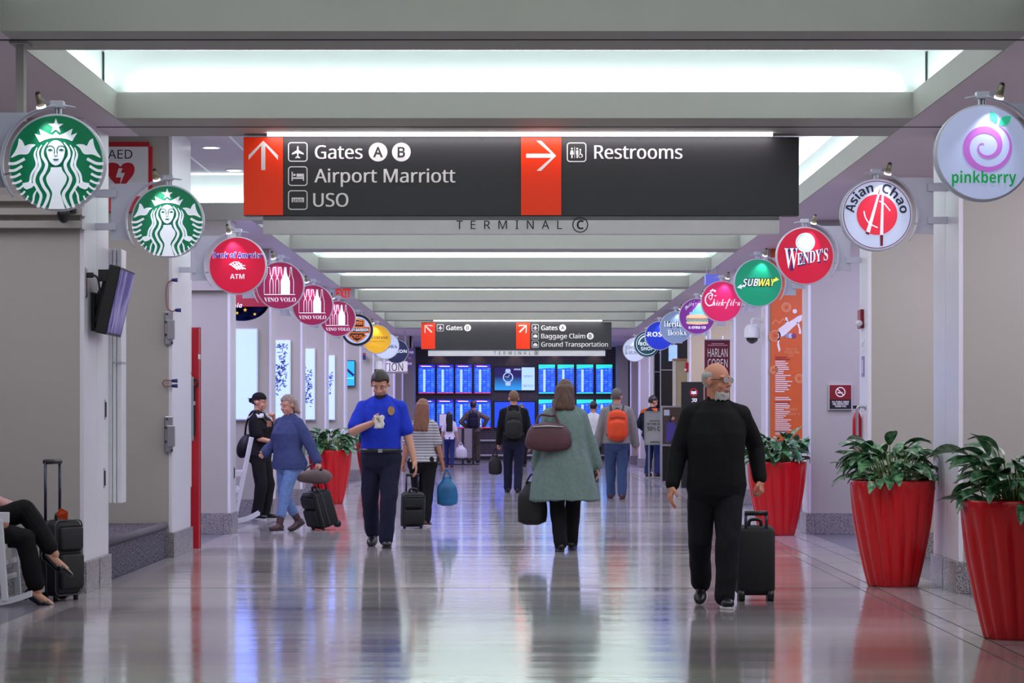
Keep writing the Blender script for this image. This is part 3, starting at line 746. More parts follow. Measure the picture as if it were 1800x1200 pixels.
def art_harley(t, fr, layer):
    W = ink('white', (240, 240, 252), 0.4); K = ink('black', (16, 16, 24), 0.02); O = ink('orange', (235, 120, 40), 0.35)
    MB().stroke(circ(0, 0, 0.91, 56), 0.15, fr, True).build('black_ring', K, t)
    sh = [(-0.45, 0.62), (-0.2, 0.66), (0, 0.76), (0.2, 0.66), (0.45, 0.62), (0.47, 0.25), (0.52, 0.2), (0.52, -0.22), (0.5, -0.3), (0.62, -0.34), (0.3, -0.62), (0, -0.78), (-0.3, -0.62), (-0.62, -0.34), (-0.5, -0.3), (-0.52, -0.22), (-0.52, 0.2), (-0.47, 0.25)]
    flatp(t, fr, 'shield', [sh], K); layer(1)
    MB().stroke([(x * 0.9, y * 0.92) for x, y in sh], 0.06, fr, True).build('shield_border', O, t)
    flatp(t, fr, 'bar', [[(-0.8, -0.2), (0.8, -0.2), (0.8, 0.2), (-0.8, 0.2)]], O); layer(2)
    flatp(t, fr, 'bar_inner', [[(-0.74, -0.14), (0.74, -0.14), (0.74, 0.14), (-0.74, 0.14)]], K); layer(3)
    txt(t, fr, 'MOTOR', O, 0, 0.32, style='bold', width=0.7, cap=0.2, align='c')
    txt(t, fr, 'HARLEY-DAVIDSON', W, 0, -0.08, style='bold', width=1.4, cap=0.18, align='c')
    txt(t, fr, 'CYCLES', O, 0, -0.5, style='bold', width=0.7, cap=0.2, align='c')
def art_occitane(t, fr, layer):
    K = ink('navy_letters', (44, 40, 66), 0.05)
    txt(t, fr, "L'OCCITANE", K, 0.0, 0.02, style='serif', width=1.55, cap=0.16, align='c')
    txt(t, fr, 'EN PROVENCE', ink('gold_letters', (150, 110, 40), 0.1), 0.0, -0.2, style='serif', width=1.1, cap=0.09, align='c')
def art_ora(t, fr, layer):
    txt(t, fr, 'ORA', ink('navy_letters', (44, 40, 66), 0.05), 0.86, -0.16, style='serif', width=0.8, cap=0.24, align='r')
def art_ion(t, fr, layer):
    txt(t, fr, 'ION', ink('white', (235, 240, 252), 0.3), 0.86, -0.12, style='bold', width=0.78, cap=0.26, align='r')

def art_pink(t, fr, layer):
    V = ink('violet', (190, 110, 205), 0.3); Gr = ink('leaf_green', (60, 205, 160), 0.3); L = ink('green_letters', (20, 165, 80), 0.25)
    pts = []; ws = []
    for i in range(90):
        k = i / 89.0; a = math.radians(62) - k * math.radians(650); r = 0.50 * (1 - k) ** 0.62 + 0.03
        cx = 0.05 - 0.03 * k; cz = 0.10 + 0.05 * k
        pts.append((cx + r * math.cos(a), cz + r * math.sin(a)))
        ws.append((0.02 + 0.12 * min(1, k * 3.2)) if k < 0.55 else max(0.025, 0.14 * (1 - (k - 0.5) * 1.9)))
    pts2 = []
    # outer ring drawn clockwise from the top right, then curling in
    MB().stroke(pts, ws, fr).build('swirl', V, t)
    b = MB()
    for c0, c1, w in (((0.26, 0.60), (0.13, 0.86), 0.075), ((0.30, 0.56), (0.56, 0.76), 0.09)):
        d = Vector((c1[0] - c0[0], c1[1] - c0[1])); n = Vector((-d.y, d.x)).normalized()
        A = [(c0[0] + d.x * s + n.x * w * math.sin(PI * s), c0[1] + d.y * s + n.y * w * math.sin(PI * s)) for s in (i / 10 for i in range(11))]
        B = [(c0[0] + d.x * s - n.x * w * math.sin(PI * s), c0[1] + d.y * s - n.y * w * math.sin(PI * s)) for s in (i / 10 for i in range(9, 0, -1))]
        b.flat([A + B], fr)
    b.build('leaves', Gr, t)
    txt(t, fr, 'pinkberry', L, 0.0, -0.62, style='bold', width=1.33, cap=0.235, align='c', weight=0.0)
def arc_text(t, fr, s, m, r, a_mid, cap, style, width, inside=False):
    """lettering laid along a circle of radius r around the disc centre, centred on angle a_mid (degrees from the top, clockwise)"""
    b = MB(); am = math.radians(a_mid)
    def warp(u, v):
        a = PI / 2 - am - u / r; rr = r + v
        return rr * math.cos(a), rr * math.sin(a)
    text_into(b, s, fr, 0, 0, cap=cap, width=width, style=style, align='c', warp=warp)
    b.build('lettering', m, t)
def art_chao(t, fr, layer):
    R_ = ink('chao_red', (225, 40, 66), 0.35); D = ink('dark_red', (120, 20, 44), 0.15); W = ink('white', (235, 240, 252), 0.30); N_ = ink('navy_letters2', (26, 28, 60), 0.05)
    MB().stroke(circ(0, 0, 0.925, 60), 0.022, fr, True).build('red_ring', D, t)
    flatp(t, fr, 'red_circle', [circ(0, 0, 0.56, 48)], R_)
    arc_text(t, fr, 'Asian', N_, 0.635, -47, 0.25, 'bold', 0.86)
    arc_text(t, fr, 'Chao', N_, 0.635, 49, 0.25, 'bold', 0.84)
    layer(1); b = MB()
    b.flat([[(0.02, 0.56), (0.07, 0.56), (-0.2, -0.5), (-0.3, -0.46)]], fr); b.flat([[(0.13, 0.52), (0.18, 0.52), (0.17, -0.56), (0.08, -0.56)]], fr)
    b.stroke(smooth_path([(-0.36, 0.1), (-0.32, -0.08), (-0.2, -0.25), (0.02, -0.36)], 5), 0.035, fr); b.stroke(smooth_path([(0.06, 0.37), (0.2, 0.3), (0.36, 0.1)], 5), 0.03, fr)
    b.build('chopsticks', W, t)
    b = MB(); b.flat([[(0.1, 0.8), (0.105, 0.8), (0.06, 0.57), (0.02, 0.57)]], fr); b.flat([[(-0.2, -0.5), (-0.3, -0.46), (-0.32, -0.52), (-0.22, -0.56)]], fr); b.flat([[(0.08, -0.56), (0.17, -0.56), (0.16, -0.86), (0.09, -0.86)]], fr)
    b.build('chopstick_tips', D, t)
def art_wendys(t, fr, layer):
    W = ink('white', (235, 240, 252), 0.30); D = ink('shadow_blue', (60, 40, 110), 0.05)
    flatp(t, fr, 'pale_roundel', [circ(0, 0.46, 0.33, 36)], W)
    layer(1); MB().stroke(circ(0, 0.46, 0.27, 36), 0.02, fr, True).build('roundel_ring', ink('aqua', (120, 190, 220), 0.2), t)
    layer(0)
    w = lambda u, v: (u, v + 0.17 * u - 0.05)
    for dx, m, lv, wt in ((0.025, D, 0, 0.03), (0.0, W, 1, 0.0)):
        layer(lv); b = MB()
        text_into(b, 'W', fr, -0.72 + dx, -0.42 - dx, cap=0.68, width=0.46, style='serif', weight=wt, align='l', warp=lambda u, v: (u, v))
        text_into(b, "ENDY'S", fr, -0.28 + dx, -0.22 - dx, cap=0.40, width=1.06, style='serif', weight=wt, align='l', warp=w)
        b.build('lettering' if lv else 'lettering_shadow', m, t)
def art_subway(t, fr, layer):
    W = ink('white', (235, 240, 252), 0.4); Yl = ink('yellow', (240, 235, 90), 0.45); D = ink('navy_outline', (20, 40, 50), 0.03)
    sl = lambda u, v: (u + 0.22 * v, v)
    for lv, m1, m2, wt in ((0, D, D, 0.05), (1, W, Yl, 0.0)):
        layer(lv)
        b = MB(); text_into(b, 'SUB', fr, -0.62, -0.14, cap=0.3, width=0.62, style='bold', weight=wt, warp=sl)
        b.flat([[sl(u, v) for u, v in [(-0.84, -0.2), (-0.68, -0.06), (-0.66, -0.13), (-0.5, -0.13), (-0.5, -0.18), (-0.64, -0.18), (-0.62, -0.26)]]], fr); b.build('lettering' if lv else 'lettering_outline', m1, t)
        b = MB(); text_into(b, 'WAY', fr, 0.0, -0.14, cap=0.3, width=0.68, style='bold', weight=wt, warp=sl)
        b.flat([[sl(u, v) for u, v in [(0.6, 0.16), (0.68, 0.16), (0.66, 0.24), (0.84, 0.12), (0.62, 0.02), (0.64, 0.1), (0.58, 0.1)]]], fr); b.build('lettering' if lv else 'lettering_outline', m2, t)
def art_chick(t, fr, layer):
    W = ink('white', (240, 240, 252), 0.4)
    b = MB(); b.stroke(smooth_path([(-0.42, 0.28), (-0.5, 0.4), (-0.66, 0.36), (-0.78, 0.16), (-0.76, -0.06), (-0.62, -0.2), (-0.46, -0.16)], 6), 0.06, fr)
    b.stroke(smooth_path([(-0.58, 0.12), (-0.62, 0.24), (-0.5, 0.3), (-0.46, 0.2), (-0.56, 0.06)], 5), 0.035, fr)
    for x, z, r in ((-0.52, 0.5, 0.05), (-0.43, 0.55, 0.055), (-0.33, 0.51, 0.06)): b.flat([circ(x, z, r, 14)], fr)
    b.flat([[(-0.34, 0.32), (-0.24, 0.28), (-0.34, 0.24)]], fr); b.build('c_emblem', W, t)
    txt(t, fr, 'hick-fil-a', W, -0.46, -0.2, style='script', width=1.36, cap=0.34)
def art_philly(t, fr, layer):
    W = ink('white', (240, 240, 252), 0.4); A = ink('skyline_aqua', (110, 205, 235), 0.45); Bn = ink('bun', (225, 190, 150), 0.3); Gl = ink('lettuce', (110, 190, 170), 0.3); Tm = ink('filling', (200, 110, 110), 0.25)
    arc_text(t, fr, "Philly's", W, 0.68, -32, 0.17, 'script', 0.66)
    b = MB(); rn = random.Random(4)
    for i in range(11):
        x = -0.42 + i * 0.09; h = 0.2 + 0.45 * math.exp(-((i - 5) / 2.6) ** 2) + rn.uniform(-0.06, 0.08)
        b.flat([[(x, 0.02), (x + 0.075, 0.02), (x + 0.07, 0.02 + h), (x + 0.04, 0.07 + h), (x + 0.005, 0.02 + h)]], fr)
    b.build('skyline', A, t); layer(1)
    flatp(t, fr, 'bun_bottom', [smooth_path([(-0.55, -0.42), (-0.6, -0.34), (-0.5, -0.28), (0.5, -0.28), (0.6, -0.34), (0.55, -0.42), (0, -0.46)], 5)], Bn)
    flatp(t, fr, 'bun_top', [smooth_path([(-0.62, -0.1), (-0.5, 0.06), (0, 0.12), (0.5, 0.06), (0.64, -0.1), (0.3, -0.12), (-0.3, -0.12)], 5)], Bn)
    b = MB(); b.stroke([(-0.6 + i * 0.04, -0.2 + 0.045 * math.sin(i * 1.9)) for i in range(31)], 0.09, fr); b.build('lettuce', Gl, t); layer(2)
    b = MB(); b.stroke([(-0.56 + i * 0.04, -0.14 + 0.03 * math.sin(i * 2.3 + 1)) for i in range(29)], 0.05, fr); b.build('filling', Tm, t)
    txt(t, fr, '& GYRO CO', W, 0, -0.68, style='bold', width=0.95, cap=0.13, align='c', weight=0.02)
def art_heritage(t, fr, layer):
    W = ink('pale_blue', (225, 235, 250), 0.3); D = ink('slate', (40, 50, 70), 0.03)
    for lv, m, d, wt in ((0, D, 0.035, 0.05), (1, W, 0.0, 0.0)):
        layer(lv)
        txt(t, fr, 'Heritage', m, -0.76 + d, 0.04 - d, 'lettering' if lv else 'lettering_shadow', style='serif', width=1.5, cap=0.33, weight=wt)
        txt(t, fr, 'Books', m, -0.52 + d, -0.5 - d, 'lettering' if lv else 'lettering_shadow', style='serif', width=1.16, cap=0.33, weight=wt)
def art_rost(t, fr, layer):
    txt(t, fr, 'ROST', ink('white', (240, 240, 252), 0.4), -0.82, -0.06, style='bold', width=1.3, cap=0.32)
    b = MB(); b.stroke([(-0.92, 0.02), (-0.72, 0.02)], 0.04, fr); b.build('dash', ink('white', (240, 240, 252), 0.4), t)
def art_body(t, fr, layer):
    W = ink('white', (240, 240, 252), 0.35)
    MB().stroke(circ(0, 0, 0.8, 50), 0.045, fr, True).build('outer_ring', W, t)
    MB().stroke(circ(0, 0, 0.62, 30, math.radians(95), math.radians(185)), 0.1, fr).build('leaf_arc', W, t)
    txt(t, fr, 'THE', W, 0, 0.2, style='bold', width=0.36, cap=0.2, align='c')
    txt(t, fr, 'BODY', W, -0.52, -0.12, style='bold', width=0.95, cap=0.26)
    txt(t, fr, 'SHOP', W, -0.46, -0.48, style='bold', width=0.95, cap=0.26)
def art_john(t, fr, layer):
    K = ink('dark_letters', (40, 42, 50), 0.03)
    txt(t, fr, 'JOHNSTON', K, -0.82, 0.02, style='sans', width=1.6, cap=0.3); txt(t, fr, '& MURPHY', K, -0.8, -0.38, style='sans', width=1.5, cap=0.3)

LY = [16.8 + 5.6 * n for n in range(10)]; RY = [16.8 + 5.58 * n for n in range(10)]
GRN = (0, 112, 74); VIN = (150, 20, 74)
LEFT = [
    ('round_sign', 'largest round green sign with a white crowned siren, nearest on the left', 101, 286, GRN, art_siren, {}),
    ('round_sign', 'smaller round green sign with a white crowned siren, second on the left', 295.5, 389, GRN, art_siren, {}),
    ('round_sign', 'round bright red sign reading Bank of America ATM', 418, 467, (214, 14, 62), art_bank, {}),
    ('round_sign', 'round wine-red bottle sign right behind the bright red bank sign', 493, 502, VIN, art_vino, {}),
    ('round_sign', 'middle one of three round wine-red bottle signs', 550, 536.5, VIN, art_vino, {}),
    ('round_sign', 'farthest of three round wine-red bottle signs, before the orange shield sign', 594, 560, VIN, art_vino, {}),
    ('round_sign', 'round pale sign with black ring and orange shield', 628, 580, (196, 204, 232), art_harley, {}),
    ('round_sign', 'round golden yellow sign on the left', 662.5, 596, (235, 176, 30), art_occitane, {}),
    ('round_sign', 'round white sign half hidden behind the yellow one', 678.5, 608, (200, 210, 240), art_ora, {}),
    ('round_sign', 'round navy sign, farthest of the left row', 697, 617.5, (30, 36, 78), art_ion, {}),
]
RIGHT = [
    ('round_sign', 'large round white sign with a violet swirl and green lettering', 1727, 270, (196, 206, 246), art_pink, {}),
    ('round_sign', 'round white sign with red disc and crossed chopsticks', 1540, 378, (205, 214, 245), art_chao, {}),
    ('round_sign', 'round red sign with a pale roundel above slab lettering', 1414.5, 450, (205, 10, 56), art_wendys, {}),
    ('round_sign', 'round emerald green sign on the right with slanted yellow and white lettering', 1332, 497, (0, 150, 108), art_subway, {}),
    ('round_sign', 'round pink-red sign with white script lettering', 1268, 530, (214, 24, 92), art_chick, {}),
    ('round_sign', 'round purple sign with a sandwich below an aqua skyline', 1225, 556, (120, 40, 140), art_philly, {}),
    ('round_sign', 'round grey-blue sign reading Heritage Books', 1188, 575, (120, 140, 172), art_heritage, {}),
    ('round_sign', 'round deep blue sign on the right between the grey-blue and dark teal ones', 1159, 590, (20, 50, 190), art_rost, {}),
    ('round_sign', 'round dark teal sign with a white ring', 1137, 604.5, (16, 70, 84), art_body, {}),
    ('round_sign', 'round white sign, farthest of the right row', 1116, 614.5, (206, 214, 240), art_john, {}),
]
for i, (n, l, x, y, rgb, art, kw) in enumerate(LEFT): round_sign(n, l, x, y, LY[i], -1, rgb, art, **kw)
for i, (n, l, x, y, rgb, art, kw) in enumerate(RIGHT): round_sign(n, l, x, y, RY[i], 1, rgb, art, **kw)
t = thing('hanging_post', 'short grey ceiling post above the nearest left green sign', 'post', P(36, 205, 17.4))
MB().box(X_(30, 17.4), X_(44, 17.4), 17.35, 17.45, Z_(212, 17.4), SOF).build('post', M_front, t)
MB().box(X_(21, 17.4), X_(52, 17.4), 17.3, 17.5, SOF - 0.02, SOF).build('flange', M_front, t)

# ------------------------------------------------------------------ overhead wayfinding signs
M_panel = mat('sign_charcoal', (54, 53, 57), 0.38, var=0.04, vs=3)
M_orange = mat('wayfinding_orange', (250, 54, 0), 0.4, emit=0.14, var=0.03)
M_ivory = mat('sign_ivory', (240, 236, 236), 0.45, emit=0.08, var=0.01)
M_strip = mat('sign_silver', (224, 223, 224), 0.42, 0.0, var=0.03)
M_inkb = mat('ink_black', (20, 20, 24), 0.5)
M_tube = mat('tube_light', (255, 250, 252), 0.4, emit=4.0, var=0.0)
def rrect(x0, x1, z0, z1, r, n=5):
    o = []
    for cx, cz, a in ((x1 - r, z1 - r, 0), (x0 + r, z1 - r, PI / 2), (x0 + r, z0 + r, PI), (x1 - r, z0 + r, 1.5 * PI)):
        o += [(cx + r * math.cos(a + PI / 2 * i / n), cz + r * math.sin(a + PI / 2 * i / n)) for i in range(n + 1)]
    return o
ICON = {}
ICON['plane'] = [[(0.5, 0.9), (0.55, 0.84), (0.56, 0.62), (0.88, 0.42), (0.88, 0.32), (0.56, 0.42), (0.54, 0.24), (0.66, 0.14), (0.66, 0.08), (0.5, 0.12), (0.34, 0.08), (0.34, 0.14), (0.46, 0.24), (0.44, 0.42), (0.12, 0.32), (0.12, 0.42), (0.44, 0.62), (0.45, 0.84)]]
ICON['bed'] = [[(0.1, 0.2), (0.17, 0.2), (0.17, 0.32), (0.83, 0.32), (0.83, 0.2), (0.9, 0.2), (0.9, 0.66), (0.83, 0.66), (0.83, 0.42), (0.17, 0.42), (0.17, 0.78), (0.1, 0.78)], [(0.42, 0.46), (0.82, 0.46), (0.82, 0.66), (0.42, 0.66)], circ(0.28, 0.58, 0.08, 14)]
ICON['uso'] = [[(0.1, 0.36), (0.9, 0.36), (0.9, 0.66), (0.1, 0.66)]]
def person_icon(cx, w, skirt):
    body = [(cx - w * 0.5, 0.62), (cx + w * 0.5, 0.62), (cx + w * (0.9 if skirt else 0.5), 0.36), (cx + w * 0.3, 0.36), (cx + w * 0.3, 0.12), (cx - w * 0.3, 0.12), (cx - w * 0.3, 0.36), (cx - w * (0.9 if skirt else 0.5), 0.36)]
    return [body, circ(cx, 0.73, w * 0.42, 12)]
ICON['wc'] = person_icon(0.2, 0.15, True) + [[(0.36, 0.12), (0.385, 0.12), (0.385, 0.84), (0.36, 0.84)]] + person_icon(0.54, 0.15, False) + [circ(0.74, 0.66, 0.06, 12), [(0.7, 0.58), (0.78, 0.58), (0.78, 0.4), (0.88, 0.38), (0.92, 0.2), (0.86, 0.2), (0.82, 0.32), (0.7, 0.34)], circ(0.74, 0.26, 0.13, 18)]
ICON['bag'] = [[(0.12, 0.22), (0.88, 0.22), (0.88, 0.68), (0.64, 0.68), (0.64, 0.8), (0.36, 0.8), (0.36, 0.68), (0.12, 0.68)]]
ICON['car'] = [[(0.1, 0.25), (0.9, 0.25), (0.9, 0.5), (0.75, 0.55), (0.65, 0.72), (0.3, 0.72), (0.2, 0.52), (0.1, 0.5)], [(0.1, 0.1), (0.9, 0.1), (0.9, 0.2), (0.1, 0.2)]]
def wayfinding(label, Y, bx, strip, reds, rows, strip_text, tube, cat='sign'):
    """bx/strip/reds in pixels at distance Y"""
    px0, px1, pyt, pyb = bx
    t = thing('overhead_sign', label, cat, (X_((px0 + px1) / 2, Y), Y, Z_(strip[3], Y)))
    MB().box(X_(px0, Y), X_(px1, Y), Y, Y + 0.16, Z_(pyb, Y), Z_(pyt, Y)).build('panel', M_panel, t, bevel=0.004)
    for (a, c, kind) in reds:
        MB().box(X_(a, Y), X_(c, Y), Y - 0.012, Y, Z_(pyb - 1, Y), Z_(pyt + 1, Y)).build('orange_panel', M_orange, t)
        s = F / Y; w = X_(c, Y) - X_(a, Y); cx = (X_(a, Y) + X_(c, Y)) / 2; top = Z_(pyt, Y) - w * 0.10
        q = w * 0.75 / 2; cz = top - q; th = w * 0.105
        f = frontal(Y - 0.015); b = MB()
        rot = {'up': 0, 'right': -PI / 2, 'upleft': PI / 4, 'upright': -PI / 4}[kind]
        def g(u, v, rot=rot): return f(cx + q * (u * math.cos(rot) - v * math.sin(rot)), cz + q * (u * math.sin(rot) + v * math.cos(rot)))
        e = th / q
        b.flat([[(0, 1), (1, 0.0), (1, -0.32), (e / 2, 0.66), (e / 2, -1.0), (-e / 2, -1.0), (-e / 2, 0.66), (-1, -0.32), (-1, 0.0)]], g)
        b.build('arrow', M_ivory, t)
    f = frontal(Y - 0.003)
    for (ix, iy, isz, icon, tx, ty, s, wpx, capx, discs) in rows:
        u0, u1, z0, z1 = X_(ix, Y), X_(ix + isz, Y), Z_(iy + isz, Y), Z_(iy, Y); w = u1 - u0
        b = MB(); b.stroke(rrect(u0 + w * 0.02, u1 - w * 0.02, z0 + w * 0.02, z1 - w * 0.02, w * 0.14), w * 0.05, f, True)
        for lp in ICON[icon]: b.flat([[(u0 + w * (0.1 + 0.8 * x), z0 + w * (0.1 + 0.8 * y)) for x, y in lp]], f)
        b.build('pictogram', M_ivory, t)
        if icon == 'uso':
            b = MB(); text_into(b, 'USO', frontal(Y - 0.005), (u0 + u1) / 2, z0 + w * 0.40, width=w * 0.5, cap=w * 0.16, style='bold', align='c'); b.build('pictogram_lettering', M_panel, t)
        if icon == 'wc':
            MB().flat([circ(u0 + w * (0.1 + 0.8 * 0.74), z0 + w * (0.1 + 0.8 * 0.26), w * 0.07, 16)], frontal(Y - 0.005)).build('pictogram_detail', M_panel, t)
        b = MB(); bw = 0.55 * capx / 23.5 * Y / F
        for du, ff in ((-bw, f), (bw, frontal(Y - 0.0055))): text_into(b, s, ff, X_(tx, Y) + du, Z_(ty, Y), width=wpx * Y / F, cap=capx * Y / F)
        b.build('lettering', M_ivory, t)
        for (dx, dr, ch) in discs:
            c = (X_(dx, Y), Z_(ty - capx / 2, Y)); r = dr * Y / F
            MB().flat([circ(c[0], c[1], r, 32)], f).build('letter_disc', M_ivory, t)
            letters('disc_letter', t, ch, M_panel, c[0], c[1] - r * 0.52, Y - 0.006, cap=r * 1.04, align='c', weight=0.014)
    a, c, yt, yb = strip
    MB().box(X_(a, Y), X_(c, Y), Y + 0.02, Y + 0.12, Z_(yt, Y) + 0.0, Z_(pyb, Y)).build('neck', mat('sign_neck', (120, 120, 122), 0.4, 0.3), t)
    MB().box(X_(a, Y), X_(c, Y), Y - 0.0, Y + 0.14, Z_(yb, Y), Z_(yt, Y)).build('name_strip', M_strip, t, bevel=0.003)
    (st, sx0, sx1, sbase, scap, dcx, dr, ch) = strip_text
    letters('strip_lettering', t, st, M_inkb, X_(sx0, Y), Z_(sbase, Y), Y - 0.003, width=(sx1 - sx0) * Y / F, cap=scap * Y / F, spacing=1.75)
    cc = (X_(dcx, Y), Z_(sbase - scap / 2, Y)); r = dr * Y / F
    MB().stroke(circ(cc[0], cc[1], r, 36), 0.008, frontal(Y - 0.003), True).build('strip_ring', M_inkb, t)
    letters('strip_letter', t, ch, M_inkb, cc[0], cc[1] - r * 0.55, Y - 0.003, cap=r * 1.1, align='c', weight=0.02)
    ta, tb, ty = tube
    tu = MB().tube([P(ta, ty, Y - 0.10), P(tb, ty, Y - 0.10)], 0.022, 12).build('tube_lamp', M_tube, t, True)
    for x in (ta, (ta + tb) / 2, tb):
        q = P(x, ty, Y - 0.10); MB().box(q.x - 0.03, q.x + 0.03, q.y - 0.03, Y + 0.1, q.z + 0.015, SOF + 0.002).build('lamp_bracket', M_metal, t)
    MB().box(X_(ta, Y), X_(tb, Y), Y - 0.13, Y - 0.03, Z_(ty, Y) + 0.022, Z_(ty, Y) + 0.03).build('lamp_reflector', M_panel, t)
    d = bpy.data.lights.new('sign_tube', 'AREA'); d.shape = 'RECTANGLE'; d.size = X_(tb, Y) - X_(ta, Y); d.size_y = 0.04; d.energy = 5; d.color = (1, 0.96, 0.98)
    o = bpy.data.objects.new('sign_tube', d); COL.objects.link(o); o.location = (X_((ta + tb) / 2, Y), Y - 0.13, Z_(ty, Y) - 0.03); o.rotation_euler = (math.radians(30), 0, 0)
    b = MB(); k = 8
    for i in range(k):
        x = px0 + 8 + (px1 - px0 - 16) * i / (k - 1)
        for yy in (pyt + 4, pyb - 4): q = P(x, yy, Y - 0.002); b.cyl(q, q + Vector((0, -0.004, 0)), 0.006, n=6)
    b.build('rivets', M_inkb, t)
    return t
wayfinding('big charcoal overhead sign with orange arrow panels pointing to Gates and Restrooms', 23.0, (428, 1404.5, 240.5, 379), (462, 1370, 387, 411),
    [(428.5, 497.5, 'up'), (916, 986.5, 'right')],
    [(506.5, 250, 34, 'plane', 554, 279, 'Gates', 83, 23.5, [(664.5, 16.5, 'A'), (705.5, 16.5, 'B')]),
     (506.5, 292.5, 34, 'bed', 553, 320.5, 'Airport Marriott', 247, 23.5, []),
     (506.5, 334.5, 34, 'uso', 551, 363, 'USO', 61, 23.5, []),
     (996.5, 250.5, 34, 'wc', 1045, 279, 'Restrooms', 154, 23.5, [])],
    ('TERMINAL', 802, 988, 402.5, 15, 1020, 13, 'C'), (470, 1358, 235))
wayfinding('small distant charcoal overhead sign with orange arrows, in front of the flight screens', 66.75, (740.5, 1075, 566, 614), (752.5, 1064, 616.5, 625.5),
    [(740.5, 764.8, 'upleft'), (907.3, 931.5, 'upright')],
    [(768, 570, 12, 'plane', 784.5, 580, 'Gates', 28.5, 8, [(822, 6, 'B')]),
     (935, 570, 12, 'plane', 951.5, 580, 'Gates', 28.5, 8, [(989, 6, 'A')]),
     (935, 584.5, 12, 'bag', 951.5, 594.5, 'Baggage Claim', 77, 8, [(1037.5, 6, 'B')]),
     (935, 599, 12, 'car', 951.5, 609, 'Ground Transportation', 117, 8, [])],
    ('TERMINAL', 868, 933, 623, 5.5, 943, 4, 'B'), (762, 1058, 562.5))
# exit sign
Y = 50.5
t = thing('exit_sign', 'small hanging exit sign with red letters among the left round signs', 'sign', P(604, 525, Y))
MB().box(X_(588, Y), X_(624, Y), Y, Y + 0.06, Z_(524.5, Y), Z_(506, Y)).build('housing', M_white, t)
letters('lettering', t, 'EXIT', mat('exit_red', (225, 40, 30), 0.4, emit=0.5), X_(591, Y), Z_(523, Y), Y - 0.004, width=X_(617, Y) - X_(591, Y), cap=0.15, weight=0.02)
MB().box(X_(582, Y), X_(626, Y), Y - 0.02, Y + 0.08, Z_(506, Y), SOF).build('canopy_mount', M_front, t)
# ------------------------------------------------------------------ flight screens on the far wall
def screen_mat(name, c1, c2, c3):
    m = bpy.data.materials.new(name); m.use_nodes = True; N = m.node_tree.nodes; L = m.node_tree.links; b = N['Principled BSDF']
    tc = N.new('ShaderNodeTexCoord'); mp = N.new('ShaderNodeMapping'); mp.inputs['Rotation'].default_value = (PI / 2, 0, 0); L.new(tc.outputs['Object'], mp.inputs[0])
    br = N.new('ShaderNodeTexBrick'); br.offset = 0.0; br.inputs['Scale'].default_value = 1; br.inputs['Brick Width'].default_value = 0.12; br.inputs['Row Height'].default_value = 0.06; br.inputs['Mortar Size'].default_value = 0.010
    br.inputs['Color1'].default_value = lin(c2); br.inputs['Color2'].default_value = lin(c3); br.inputs['Mortar'].default_value = lin(c1)
    L.new(mp.outputs[0], br.inputs['Vector'])
    nz = N.new('ShaderNodeTexNoise'); nz.inputs['Scale'].default_value = 9; m2 = N.new('ShaderNodeMapping'); m2.inputs['Scale'].default_value = (0.6, 1, 1.4); L.new(tc.outputs['Object'], m2.inputs[0]); L.new(m2.outputs[0], nz.inputs['Vector'])
    mx = N.new('ShaderNodeMix'); mx.data_type = 'RGBA'; L.new(nz.outputs['Fac'], mx.inputs[0]); mx.inputs[6].default_value = lin(c1); L.new(br.outputs['Color'], mx.inputs[7])
    L.new(mx.outputs[2], b.inputs['Emission Color']); b.inputs['Emission Strength'].default_value = 1.5
    b.inputs['Base Color'].default_value = (0.01, 0.01, 0.03, 1); b.inputs['Roughness'].default_value = 0.2
    return m
M_scr = screen_mat('flight_list', (14, 44, 185), (92, 170, 255), (34, 96, 235))
M_hdrB = mat('screen_header_blue', (24, 40, 170), 0.3, emit=1.1); M_hdrT = mat('screen_header_teal', (40, 200, 190), 0.3, emit=1.1)
M_ftR = mat('screen_footer_red', (190, 40, 90), 0.3, emit=0.9); M_col = mat('screen_column', (170, 210, 255), 0.3, emit=0.9, var=0.4, vs=26, stretch=(0.2, 1, 1))
M_txt = mat('screen_text', (220, 230, 255), 0.3, emit=1.2)
